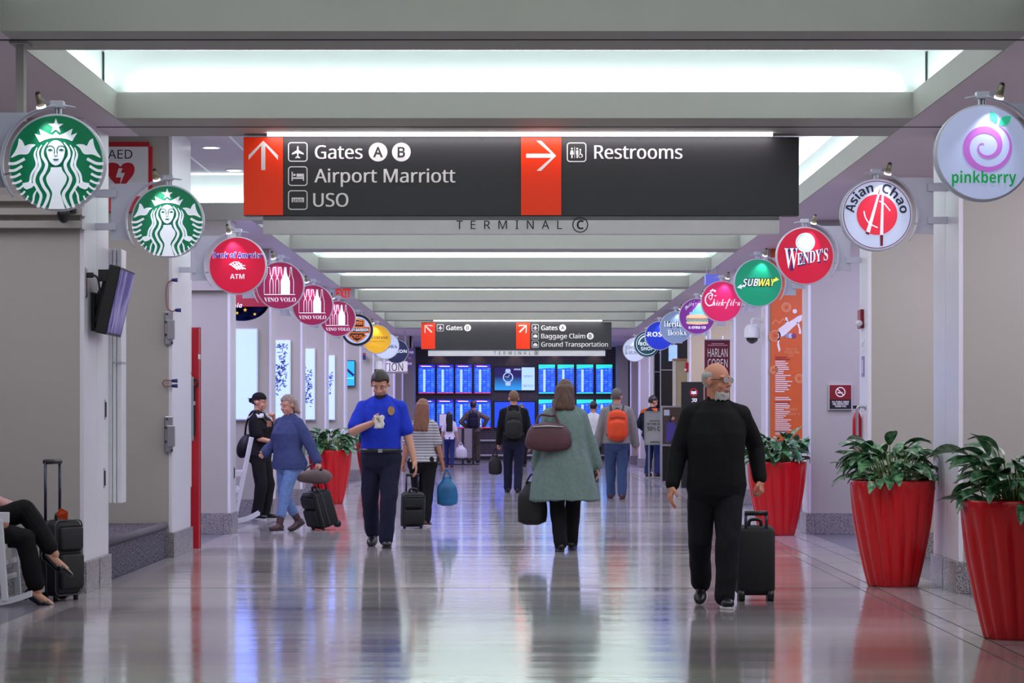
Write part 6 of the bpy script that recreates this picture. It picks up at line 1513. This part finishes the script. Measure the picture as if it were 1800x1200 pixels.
# colours
K_black = cloth('black', (20, 20, 23)); K_trous = cloth('black_trousers', (24, 24, 28)); K_navy = cloth('navy', (30, 32, 56)); K_blue = cloth('royal_blue', (34, 58, 196)); K_sage = cloth('sage', (112, 132, 128), var=0.12)
K_jean = cloth('jeans', (62, 80, 118), var=0.16); K_ljean = cloth('light_jeans', (104, 130, 178), var=0.16); K_grey = cloth('grey_jacket', (134, 130, 130)); K_denim = cloth('blue_top', (66, 76, 120)); K_white = cloth('white_shirt', (216, 214, 222)); K_olive = cloth('olive_shirt', (104, 92, 88)); K_khaki = cloth('brown_trousers', (76, 66, 58))
S_black = mat('shoe_black', (20, 20, 22), 0.35); S_brown = mat('shoe_brown', (92, 52, 44), 0.5); S_white = mat('sole_white', (218, 216, 218), 0.5); S_dark = mat('sole_dark', (34, 32, 34), 0.6); S_boot = mat('boot_brown', (74, 50, 54), 0.4)
H_dark = mat('hair_dark', (44, 32, 28), 0.5, var=0.2, vs=60, stretch=(1, 1, 0.1)); H_brown = mat('hair_brown', (86, 58, 44), 0.5, var=0.2, vs=60, stretch=(1, 1, 0.1)); H_grey = mat('hair_grey', (176, 172, 170), 0.6, var=0.2, vs=60); H_black = mat('hair_black', (22, 20, 24), 0.4, var=0.2, vs=60, stretch=(1, 1, 0.1)); H_sandy = mat('hair_sandy', (120, 88, 62), 0.55, var=0.2, vs=60); H_salt = mat('hair_salt', (92, 86, 84), 0.6, var=0.25, vs=60)
B_maroon = mat('bag_maroon', (82, 44, 54), 0.5, var=0.1, vs=12, bump=0.1); B_black = mat('bag_black', (18, 18, 20), 0.6, var=0.1); B_orange = mat('pack_orange', (228, 72, 22), 0.7, var=0.06); B_case = mat('case_black', (26, 26, 29), 0.7, var=0.1, vs=60, bump=0.15)

# man in black, nearest on the right
mA = figure('bald grey-bearded person in a black sweater with glasses, walking toward the camera at right', X_(1259, 20.3), 20.3, 1.75, 182,
    {'L': (-0.055, 0.20, 0.0, 0.0), 'R': (0.10, -0.26, 0.07, 0.55)}, {'R': (0.315, 0.08, 0.86), 'L': (-0.315, -0.07, 0.90)}, fat=1.16, hz=0.885, head=(-0.95, 0.02), skin=mat('skin_ruddy', (206, 138, 112), 0.5, var=0.05), hair=(H_grey, 'fringe'),
    top={'m': K_black, 'name': 'sweater', 'grow': 0.020, 'hem': 0.80, 'loose': 0.012, 'fold': 0.008}, bottom=(K_trous, 0.018, 0.03), shoes=('shoe', S_black, S_white), vox=0.0065, fingers=(1.0, 0.35), thumbs={'L': (0.4, 1, 0), 'R': (-0.3, 1, 0)})
g = mA; b = MB()
for i in range(110):
    rn = random.Random(i); a = rn.uniform(-1.5, 1.5); z = rn.uniform(-0.022, 0.022)
    if abs(a) < 0.4 and z > 0.012: z += 0.033
    b.caps(g.HP(0.054 * math.sin(a), 0.022 + 0.062 * math.cos(a), z), g.HP(0.057 * math.sin(a), 0.022 + 0.067 * math.cos(a), z - 0.012), 0.009, 0.007, 6, 2)
link_mesh(remesh(b, 0.005, 2), 'beard', H_grey, g.t, True)
gl = thing('eyeglasses', 'silver-rimmed eyeglasses worn by the bald person in black', 'glasses', g.HP(0, 0.1, 0.1))
for sg in (-1, 1):
    c = [g.HP(sg * 0.034 + 0.025 * math.cos(a), 0.098, 0.100 + 0.018 * math.sin(a)) for a in (2 * PI * i / 20 for i in range(20))]
    MB().tube(c + [c[0]], 0.0022, 6).build('rim', M_metal, gl, True)
    MB().loft([c, [p + g.hf * 0.002 for p in c]]).build('lens', mat('glass_lens', (235, 240, 250), 0.05, trans=0.0, spec=0.9, coat=1.0, metal=0.85), gl)
    MB().tube([g.HP(sg * 0.060, 0.096, 0.104), g.HP(sg * 0.080, 0.05, 0.106), g.HP(sg * 0.084, -0.01, 0.104)], 0.0028, 6).build('temple', M_black, gl, True)
MB().tube([g.HP(-0.010, 0.098, 0.103), g.HP(0, 0.102, 0.105), g.HP(0.010, 0.098, 0.103)], 0.002, 6).build('bridge', M_metal, gl, True)
hp = mA.hand['L'][0]
cs = suitcase('black suitcase pulled by the bald person in black', X_(1327, 20.95), 20.95, PI, 0.28, 0.50, 0.24, 0.1, B_case)
# officer in the blue shirt
mB_ = figure('person in a royal blue short-sleeved uniform shirt looking down at their hands', X_(670, 29.6), 29.6, 1.86, 180,
    {'L': (-0.055, 0.16, 0.0, 0.0), 'R': (0.095, -0.26, 0.06, 0.5)}, {'R': (0.07, 0.27, 1.215), 'L': (-0.33, 0.06, 0.83)}, fat=1.12, hz=0.888, head=(0.12, 0.52), hair=(H_dark, 'short'),
    top={'m': K_blue, 'name': 'shirt', 'sleeve': 'short', 'grow': 0.016, 'hem': 0.90, 'loose': 0.010, 'fold': 0.009}, bottom=(K_navy, 0.016, 0.03), shoes=('shoe', S_black, S_dark), vox=0.007, poles={'R': (0.9, -0.5, -0.5)}, fingers=(0.35, 0.9), thumbs={'R': (-0.3, 0.5, 0.8)})
g = mB_
b = MB(); b.loft([[g.T(w * math.cos(a), o + d * math.sin(a), z) for a in (2 * PI * j / 28 for j in range(28))] for z, w, d, o in ((0.925, .212, .178, 0), (0.965, .210, .176, 0))]); b.build('belt', S_black, g.t, True)
MB().obox(g.T(0, 0.185, 0.945), g.D(0.022, 0, 0), g.D(0, 0.006, 0), g.D(0, 0, 0.018)).build('belt_buckle', M_metal, g.t)
pc = [g.T(-0.105 + 0.034 * math.cos(a), 0.148, 1.335 + 0.044 * math.sin(a)) for a in (2 * PI * i / 20 for i in range(20))]
MB().loft([pc, [p + g.D(0, 0.022, 0) for p in pc]]).build('shoulder_badge', mat('badge_tan', (178, 140, 100), 0.5, var=0.3, vs=50), g.t)
b = MB()
for i in range(30):
    rn = random.Random(i + 50); a = rn.uniform(-1.1, 1.1); z = rn.uniform(-0.006, 0.02)
    b.caps(g.HP(0.056 * math.sin(a), 0.024 + 0.064 * math.cos(a), z), g.HP(0.058 * math.sin(a), 0.024 + 0.066 * math.cos(a), z - 0.008), 0.009, 0.007, 6, 2)
link_mesh(remesh(b, 0.005, 2), 'beard', H_dark, g.t, True)
hp, d, th, nr = g.hand['R']
t = thing('paper_slip', 'crumpled white paper slip in the hand of the person in the blue shirt', 'paper', hp - Vector((0, 0, 0.07)))
b = MB(); rows = []
for i in range(7):
    rows.append([hp + Vector((0.05 - 0.02 * j + 0.008 * math.sin(i * 2 + j), -0.035 + 0.012 * math.sin(j * 1.7 + i), 0.045 - 0.022 * i + 0.006 * math.sin(j * 3))) for j in range(6)])
b.loft(rows, cap=False, closed=False); o = b.build('sheet', mat('paper_white', (226, 224, 220), 0.7), t, True); sm = o.modifiers.new('thick', 'SOLIDIFY'); sm.thickness = 0.002
# woman in the long green-grey coat
COAT = [(0.53, .268, .185, -.01), (0.64, .250, .175, -.01), (0.76, .228, .160, -.01), (0.88, .204, .146, -.012), (1.0, .180, .130, -.004), (1.12, .162, .120, .008), (1.24, .162, .128, .014), (1.33, .152, .112, .004), (1.39, .126, .092, -.008), (1.435, .090, .072, -.013), (1.475, .056, .056, -.011)]
mC = figure('brown-haired person seen from behind in a long sage green coat', X_(993, 28.75), 28.75, 1.74, 0,
    {'L': (-0.045, -0.13, 0.0, 0.0), 'R': (0.075, 0.22, 0.0, 0.0)}, {'L': (-0.30, 0.02, 0.80), 'R': (0.33, 0.05, 0.83)}, sex='f', fat=1.2, hz=0.89, head=(0.15, 0.1), hair=(H_brown, 'long'), long_hair=0.07,
    top={'m': K_sage, 'name': 'coat', 'grow': 0.042, 'hem': 0.45, 'rings': COAT, 'loose': 0.028, 'fold': 0.026, 'fx': 8, 'fz': 1.2}, bottom=(K_black, 0.012, 0.03), shoes=('shoe', S_black, S_dark), vox=0.008, fingers=(1.2, 0.4), face=False)
hand_bag('carrier_bag', 'bulging black bag in the left hand of the person in the sage coat', 'bag', mC.hand['L'][0] + Vector((-0.05, 0, 0.0)), (0.30, 0.44, 0.2), B_black, 0.07)
def shoulder_bag(label, g, sg, m):
    c = g.T(sg * 0.17, -0.20, 1.16); t = thing('shoulder_bag', label, 'bag', c - Vector((0, 0, 0.16)))
    b = MB(); rings = []
    for i in range(13):
        v = -1 + 2 * i / 12; s = max(0.2, (1 - abs(v) ** 3.5) ** 0.4) if abs(v) < 1 else 0.2
        rings.append([c + g.D(s * 0.215 * math.copysign(abs(math.cos(a)) ** 0.7, math.cos(a)) * (1.05 - 0.16 * v), s * 0.075 * math.sin(a) * (1.15 - .3 * v), v * 0.15) for a in (2 * PI * j / 28 for j in range(28))])
    b.loft(rings).build('bag', m, t, True)
    MB().tube([c + g.D(-0.15, -0.06, 0.10), c + g.D(0, -0.082, 0.11), c + g.D(0.15, -0.06, 0.10)], 0.007, 6).build('zip', M_metal, t, True)
    for dx in (-0.13, 0.11):
        pts = [c + g.D(dx, 0.0, 0.12), c + g.D(dx * 0.6 , 0.04, 0.22), g.T(sg * 0.115, -0.165, 1.38), g.T(sg * 0.12, -0.03, 1.525), g.T(sg * 0.12, 0.12, 1.42)]
        MB().tube(smooth_path([tuple(p) for p in pts]), 0.012, 8).build('strap', m, t, True)
    return t
shoulder_bag('large maroon shoulder bag on the back of the person in the sage coat', mC, -1, B_maroon)
# man with the orange backpack
mD = figure('grey-haired person in a grey jacket and jeans walking away on the right', X_(1084, 47.3), 47.3, 1.83, 0,
    {'L': (-0.09, 0.12, 0.0), 'R': (0.08, -0.14, 0.0, 0.05)}, {'L': (-0.31, 0.03, 0.85), 'R': (0.31, 0.03, 0.85)}, fat=1.12, head=(0.25, 0.05), hair=(H_salt, 'short'),
    top={'m': K_grey, 'name': 'jacket', 'grow': 0.035, 'hem': 0.82, 'loose': 0.026, 'fold': 0.01}, bottom=(K_jean, 0.016, 0.03), shoes=('shoe', S_brown, S_dark), vox=0.010, face=False)
backpack('bright orange backpack on the person in the grey jacket', mD, B_orange, S_black, 0.33, 0.50, 0.18, 1.17, -0.16)
# man with the black backpack
mE = figure('person in a black jacket walking away in the middle of the hall', X_(903, 51.2), 51.2, 1.83, 0,
    {'L': (-0.10, 0.14, 0.0), 'R': (0.07, -0.13, 0.0, 0.05)}, {'L': (-0.27, 0.08, 0.80), 'R': (0.27, 0.06, 0.84)}, fat=1.04, head=(-0.1, 0.0), hair=(H_sandy, 'short'),
    top={'m': K_black, 'name': 'jacket', 'grow': 0.028, 'hem': 0.84, 'loose': 0.02, 'fold': 0.01}, bottom=(K_navy, 0.012, 0.03), shoes=('shoe', S_black, S_dark), vox=0.010, face=False, fingers=(1.2, 0.4))
backpack('black backpack on the person in the black jacket', mE, B_black, S_black, 0.30, 0.50, 0.16, 1.17, -0.13)
hand_bag('hand_bag', 'black bag in the left hand of the person in the black jacket', 'bag', mE.hand['L'][0] + Vector((-0.075, 0, -0.01)), (0.24, 0.36, 0.16), B_black, 0.12)
# blurred person in blue with the trolley case
mK = figure('person in a loose blue top, light jeans and boots pulling a case, walking left', X_(508, 33.6), 33.6, 1.62, 222,
    {'L': (-0.07, 0.24, 0.0), 'R': (0.09, -0.24, 0.06, 0.45)}, {'R': (0.23, 0.22, 1.0), 'L': (-0.36, -0.20, 0.84)}, sex='f', fat=1.15, head=(0.0, 0.25), hair=(mat('hair_ash', (150, 128, 118), 0.55, var=0.2, vs=50), 'short'),
    top={'m': K_denim, 'name': 'top', 'grow': 0.035, 'hem': 0.80, 'loose': 0.034, 'fold': 0.014}, bottom=(K_ljean, 0.008, -0.10), shoes=('boot', S_boot, S_dark), vox=0.008, fingers=(1.2, 0.5), long_hair=0.02)
cK = suitcase('black trolley case behind the person in the blue top', X_(572, 34.3), 34.3, math.radians(-58), 0.34, 0.44, 0.26, 0.24, B_case, tilt=-0.30)
c = cK.q(0, 0.02, 0.60); t = thing('travel_bag', 'soft brown bag resting on the trolley case of the person in the blue top', 'bag', cK.q(0, 0, 0.53))
b = MB(); rings = []
for i in range(13):
    v = -1 + 2 * i / 12; s = max(0.2, (1 - abs(v) ** 3) ** 0.4) if abs(v) < 1 else 0.2
    rings.append([c + Vector((v * 0.22, s * 0.12 * math.cos(a) + 0.02 * v, 0.06 + s * 0.085 * math.sin(a) * (1 + 0.1 * math.sin(3 * v)))) for a in (2 * PI * j / 24 for j in range(24))])
b.loft(rings).build('bag', mat('bag_taupe', (108, 92, 88), 0.7, var=0.15, vs=14), t, True)
MB().tube(smooth_path([tuple(c + Vector((-0.12, -0.02, 0.13))), tuple(c + Vector((0, -0.03, 0.21))), tuple(c + Vector((0.12, -0.02, 0.13)))]), 0.010, 8).build('handle', S_boot, t, True)
# employee standing by the wall
mL = figure('person in a cap and black polo standing with a hand at the chin', X_(457, 37.7), 37.7, 1.68, 112,
    {'L': (-0.08, 0.03, 0.0), 'R': (0.10, 0.0, 0.0, 0.0, 0.3)}, {'L': (-0.03, 0.20, 1.40), 'R': (0.06, 0.30, 1.06)}, sex='f', fat=1.05, lean=-0.03, head=(-0.1, 0.12), hair=(H_dark, 'tied'),
    top={'m': K_black, 'name': 'polo_shirt', 'sleeve': 'short', 'grow': 0.02, 'hem': 0.84, 'loose': 0.016}, bottom=(K_trous, 0.02, 0.03), shoes=('shoe', S_black, S_white), vox=0.008, fingers=(0.9, 0.4), poles={'L': (-0.5, 0.5, -1), 'R': (0.6, -0.8, -0.3)}, thumbs={'L': (0, -1, 0.2), 'R': (0, 0, 1)})
g = mL
t = thing('baseball_cap', 'dark cap worn by the person in the black polo', 'cap', g.HP(0, 0, 0.17))
MB().ell(g.HP(0, -0.008, 0.140), 0.083, 0.102, 0.085, g.HM, 28, 16, lambda d: 1.0 if d.z > -0.1 else 0.6).build('crown', K_black, t, True)
b = MB(); rings = []
for i in range(9):
    a = math.radians(-65 + 130 * i / 8); rings.append([g.HP(0.074 * math.sin(a), 0.07 * math.cos(a), 0.160), g.HP(0.078 * math.sin(a), -0.12 - 0.075 * math.cos(a), 0.128) if False else g.HP(0.07 * math.sin(a), -0.095 - 0.075 * math.cos(a), 0.125), g.HP(0.07 * math.sin(a), -0.09 - 0.06 * math.cos(a), 0.117)])
b.loft(rings).build('peak', K_black, t, True)
for sg, m in ((1, K_white), (-1, K_white)):
    b = MB(); b.loft([[g.T(sg * (0.075 + 0.012 * i) + dx, dy, 1.462 - 0.032 * i) for dx, dy in ((-.03, .10 + .007 * i), (.03, .09 + .007 * i), (.05, -.10 - .004 * i), (-.02, -.115 - .004 * i))] for i in range(3)]); b.build('shoulder_panel', m, g.t, True)
b = MB(); b.loft([[g.T(dx, dy, z) for dx, dy in ((-.06, .135), (.06, .135), (.06, .162), (-.06, .162))] for z in (1.22, 1.36)]); b.build('chest_panel', mat('cloth_logo_panel', (176, 120, 100), 0.8, var=0.4, vs=40), g.t)
c = g.T(0.02, -0.22, 1.02); t = thing('shoulder_bag', 'black bag hanging behind the person in the black polo', 'bag', c - Vector((0, 0, 0.15)))
MB().ell(c, 0.10, 0.13, 0.17, Matrix.Rotation(0.4, 3, 'Y'), 24, 16).build('bag', B_black, t, True)
MB().tube(smooth_path([tuple(c + Vector((0, 0, 0.12))), tuple(g.T(0.11, -0.13, 1.35)), tuple(g.T(0.12, -0.01, 1.50)), tuple(g.T(0.05, 0.145, 1.32)), tuple(g.T(-0.14, 0.10, 1.1)), tuple(g.T(-0.12, -0.12, 1.03)), tuple(c + Vector((0, 0, 0.1)))]), 0.014, 8).build('strap', S_black, t, True)
# woman in the striped top
def stripes():
    m = bpy.data.materials.new('striped_knit'); m.use_nodes = True; N = m.node_tree.nodes; L = m.node_tree.links; b = N['Principled BSDF']
    tc = N.new('ShaderNodeTexCoord'); w = N.new('ShaderNodeTexWave'); w.bands_direction = 'Z'; w.inputs['Scale'].default_value = 9; w.inputs['Distortion'].default_value = 0.6
    L.new(tc.outputs['Object'], w.inputs['Vector']); r = N.new('ShaderNodeValToRGB'); r.color_ramp.elements[0].color = lin((120, 118, 124)); r.color_ramp.elements[1].color = lin((206, 202, 206)); L.new(w.outputs['Fac'], r.inputs['Fac']); L.new(r.outputs['Color'], b.inputs['Base Color']); b.inputs['Roughness'].default_value = 0.85
    return m
mJ = figure('brown-haired person in a grey striped top walking away behind the blue shirt', X_(743, 35.4), 35.4, 1.58, 8,
    {'L': (-0.08, 0.12, 0.0), 'R': (0.07, -0.16, 0.0, 0.05)}, {'L': (-0.27, -0.06, 0.83), 'R': (0.27, 0.05, 0.84)}, sex='f', fat=1.1, head=(0.1, 0.1), skin=SKIN2, hair=(mat('hair_auburn', (128, 82, 58), 0.5, var=0.2, vs=60, stretch=(1, 1, .1)), 'long'), long_hair=0.20,
    top={'m': stripes(), 'name': 'knit_top', 'sleeve': 'short', 'grow': 0.02, 'hem': 0.84, 'loose': 0.014, 'collar': False}, bottom=(K_black, 0.010, 0.03), shoes=('shoe', S_brown, S_white), vox=0.008, face=False, fingers=(1.1, 1.0))
suitcase('black trolley case beside the person in the striped top', X_(724, 34.75), 34.75, math.radians(10), 0.27, 0.40, 0.22, 0.20, B_case, tilt=-0.22)
hand_bag('shopping_bag', 'blue and teal shopping bag carried by the person in the striped top', 'bag', mJ.hand['R'][0] + Vector((0.06, 0, 0)), (0.26, 0.36, 0.14), mat('bag_teal', (34, 104, 150), 0.4, var=0.35, vs=7), 0.10)
# far figures
mG = figure('small person with long black hair and jeans carrying a white bag, far down the hall', X_(790, 78), 78, 1.52, 0, {'L': (-0.08, 0.12, 0.0), 'R': (0.07, -0.14, 0.0)}, {'L': (-0.25, 0.04, 0.86), 'R': (0.27, 0.04, 0.84)}, sex='f', hair=(H_black, 'long'), long_hair=0.36, top={'m': K_white, 'name': 'top', 'sleeve': 'short', 'grow': 0.016}, bottom=(cloth('deep_jeans', (44, 52, 110)), 0.008, 0.02), shoes=('shoe', S_brown, S_dark), vox=0.012, face=False, fingers=(0.5, 1.1))
hand_bag('carrier_bag', 'white carrier bag held by the small person with long black hair', 'bag', mG.hand['R'][0] + Vector((0.08, 0, 0)), (0.34, 0.36, 0.2), mat('bag_white', (206, 204, 210), 0.6), 0.08)
mH = figure('person in a dark cap and brown trousers watching the flight screens', X_(832, 86), 86, 1.86, 0, {'L': (-0.12, 0.0, 0.0), 'R': (0.12, 0.0, 0.0)}, {'L': (-0.20, 0.14, 1.02), 'R': (0.30, -0.02, 1.05)}, hair=(H_dark, 'short'), head=(0, -0.1), top={'m': K_olive, 'name': 'shirt', 'grow': 0.03, 'hem': 0.84, 'loose': 0.02}, bottom=(K_khaki, 0.02, 0.03), shoes=('shoe', S_black, S_dark), vox=0.012, face=False, poles={'R': (1, -0.6, 0), 'L': (-1, -0.6, 0)})
backpack('navy backpack on the person watching the flight screens', mH, cloth('navy_pack', (32, 32, 56)), S_black, 0.30, 0.48, 0.16, 1.20, -0.13)
t = thing('baseball_cap', 'navy cap worn by the person watching the flight screens', 'cap', mH.HP(0, 0, 0.2))
MB().ell(mH.HP(0, -0.004, 0.145), 0.09, 0.108, 0.085, mH.HM, 24, 14, lambda d: 1.0 if d.z > -0.15 else 0.6).build('crown', K_navy, t, True); MB().ell(mH.HP(0, 0.12, 0.155), 0.07, 0.07, 0.012, mH.HM, 20, 8).build('peak', K_navy, t, True)
mI = figure('dark-haired person in a grey shirt facing left at the end of the hall', X_(744, 80), 80, 1.80, 275, {'L': (-0.09, 0.04, 0.0), 'R': (0.09, -0.04, 0.0)}, {'L': (-0.12, 0.28, 1.08), 'R': (0.12, 0.28, 1.08)}, hair=(H_black, 'short'), skin=SKIN2, head=(0, 0.25), top={'m': K_grey, 'name': 'shirt', 'grow': 0.022}, bottom=(K_trous, 0.012, 0.03), shoes=('shoe', S_black, S_dark), vox=0.012, face=False)
mF = figure('person in a dark blue shirt facing the camera behind the black backpack', X_(916, 79), 79, 1.74, 180, {'L': (-0.09, 0.10, 0.0), 'R': (0.09, -0.12, 0.0)}, {}, hair=(H_salt, 'short'), head=(0.1, 0.0), top={'m': cloth('plum', (70, 44, 62)), 'name': 'shirt', 'grow': 0.02}, bottom=(K_trous, 0.012, 0.03), shoes=('shoe', S_black, S_dark), vox=0.011)
mF.t['label'] = 'person facing the camera, half hidden behind the black backpack'
mM = figure('person in a white shirt and black skirt, between the sage coat and the orange backpack', X_(1043, 60), 60, 1.70, 5, {'L': (-0.06, 0.12, 0.0), 'R': (0.06, -0.12, 0.0)}, {'L': (-0.26, 0.05, 0.86), 'R': (0.24, 0.12, 0.98)}, sex='f', hair=(H_black, 'short'), top={'m': K_white, 'name': 'shirt', 'grow': 0.022, 'hem': 0.92}, bottom=(K_black, 0.012, 0.03), shoes=('shoe', S_black, S_dark), vox=0.011, face=False)
mN = figure('person in a navy jacket with orange shoulders standing behind the offer sign', X_(1147, 65.5), 65.5, 1.86, 35, {'L': (-0.13, 0.0, 0.0), 'R': (0.13, 0.0, 0.0)}, {'L': (-0.20, 0.16, 0.98), 'R': (0.22, 0.14, 0.98)}, fat=1.2, hair=(H_dark, 'short'), head=(0.35, 0.2), top={'m': cloth('navy_jacket', (22, 26, 46)), 'name': 'jacket', 'grow': 0.035, 'hem': 0.82, 'loose': 0.03}, bottom=(cloth('dark_jeans', (36, 48, 100)), 0.016, 0.03), shoes=('shoe', S_brown, S_dark), vox=0.011, poles={'R': (1, -0.7, 0), 'L': (-1, -0.7, 0)}, face=False)
for sg in (-1, 1):
    b = MB(); b.loft([[mN.T(sg * (0.10 + 0.03 * i) + dx, dy, 1.475 - 0.035 * i) for dx, dy in ((-.035, .06), (.035, .05), (.045, -.13), (-.03, -.15))] for i in range(4)]); b.build('shoulder_panel', cloth('orange_panel', (240, 100, 30)), mN.t, True)

# ---------------- seated person with crossed legs, rocking chairs
def rocking_chair(label, X, Y, yaw, rock=0.0, group=None):
    t = thing('rocking_chair', label, 'chair', (X, Y, 0), 'white rocking chairs on the left')
    R = Matrix.Rotation(yaw, 3, 'Z'); o = Vector((X, Y, 0.0)); Rk = Matrix.Rotation(rock, 3, 'X')
    def q(x, y, z):
        p = Rk @ Vector((x, y, z - 0.9)) + Vector((0, 0, 0.9 )); return o + R @ p
    # local: +y forward
    def rod(p, r, w, d, name, up=(1, 0, 0)): MB().bar(q(*p), q(*r), w, d, tuple(R @ Vector(up))).build(name, M_white, t, bevel=0.004)
    W_ = 0.27
    for sx in (-1, 1):
        pts = [(sx * W_, -0.52, 0.135), (sx * W_, -0.35, 0.055), (sx * W_, -0.12, 0.022), (sx * W_, 0.10, 0.020), (sx * W_, 0.30, 0.045), (sx * W_, 0.46, 0.095)]
        sp = smooth_path(pts, 6); rings = []
        for (x, y, z) in sp: rings.append([q(x - 0.018, y, z - 0.022), q(x + 0.018, y, z - 0.022), q(x + 0.018, y, z + 0.022), q(x - 0.018, y, z + 0.022)])
        MB().loft(rings).build('rocker', M_white, t)
        rod((sx * W_, 0.27, 0.04), (sx * W_, 0.23, 0.62), 0.045, 0.045, 'front_post'); rod((sx * W_, -0.20, 0.03), (sx * W_, -0.42, 1.10), 0.042, 0.042, 'back_post')
        rod((sx * W_, -0.34, 0.64), (sx * W_, 0.30, 0.635), 0.075, 0.025, 'arm_rest', (1, 0, 0)); rod((sx * W_, -0.20, 0.17), (sx * W_, 0.25, 0.17), 0.024, 0.024, 'side_rung'); rod((sx * W_, -0.22, 0.29), (sx * W_, 0.25, 0.29), 0.024, 0.024, 'side_rung')
        rod((sx * W_, -0.27, 0.42), (sx * W_, 0.25, 0.425), 0.05, 0.03, 'seat_rail')
    for y, z in ((0.25, 0.20), (0.25, 0.31), (0.25, 0.425), (-0.25, 0.28)): rod((-W_, y, z), (W_, y, z), 0.035, 0.026, 'cross_rung', (0, 1, 0))
    for i in range(7): y = -0.24 + i * 0.075; rod((-W_ + 0.01, y, 0.445), (W_ - 0.01, y, 0.445), 0.055, 0.018, 'seat_slat', (0, 1, 0))
    for z, y in ((0.58, -0.315), (1.05, -0.41)): rod((-W_, y, z), (W_, y, z), 0.05, 0.022, 'back_rail', (0, 1, 0))
    for i in range(6): x = -0.2 + i * 0.08; rod((x, -0.315, 0.58), (x, -0.41, 1.05), 0.035, 0.014, 'back_slat', (1, 0, 0))
    return t
rocking_chair('white rocking chair at the left edge under the seated person', X_(-45, 20.5), 20.5, -PI / 2)
rocking_chair('white rocking chair partly hidden by the third left pier', X_(384, 36.3), 36.3, math.radians(97))
mO = figure('seated person in black trousers and high heels with crossed legs, cut by the left edge', X_(-50, 20.5), 20.5, 1.68, 90,
    {'R': (0.06, 0.505, 0.02, 0.42, 0.0), 'L': (-0.02, 0.62, 0.29, 0.55, 0.0)}, {'R': (0.24, 0.22, 0.66), 'L': (-0.10, 0.30, 0.72)}, sex='f', hz=0.57, lean=-0.18, head=(0, 0.1), hair=(H_brown, 'long'), long_hair=0.12,
    top={'m': cloth('blush_top', (206, 160, 160)), 'name': 'blouse', 'grow': 0.016, 'hem': 0.86}, bottom=(K_black, 0.014, -0.035), shoes=('heel', mat('patent_black', (14, 14, 16), 0.1, coat=0.8)), vox=0.0065, fingers=(0.5, 0.8), knees={'R': (0.1, 1, 0.6), 'L': (0.1, 0.5, 1.0)}, thumbs={'R': (-0.5, 1, 0.3)})
cO = suitcase('black upright suitcase with an orange tag beside the seated person', X_(106, 20.95), 20.95, math.radians(62), 0.32, 0.545, 0.18, 0.43, B_case)
t = cO.t
p0 = cO.q(0.0, 0.02, 0.585)
MB().add([p0 + Vector((-0.02, -0.05, 0.03)), p0 + Vector((0.08, -0.06, 0.0)), p0 + Vector((0.09, -0.10, 0.07)), p0 + Vector((0.03, -0.08, 0.10)), p0 + Vector((-0.02, -0.054, 0.03)), p0 + Vector((0.08, -0.064, 0.0)), p0 + Vector((0.09, -0.104, 0.07)), p0 + Vector((0.03, -0.084, 0.10))], [(0, 1, 2, 3), (7, 6, 5, 4), (0, 4, 5, 1), (1, 5, 6, 2), (2, 6, 7, 3), (3, 7, 4, 0)]).build('luggage_tag', mat('tag_orange', (240, 92, 48), 0.5), t)
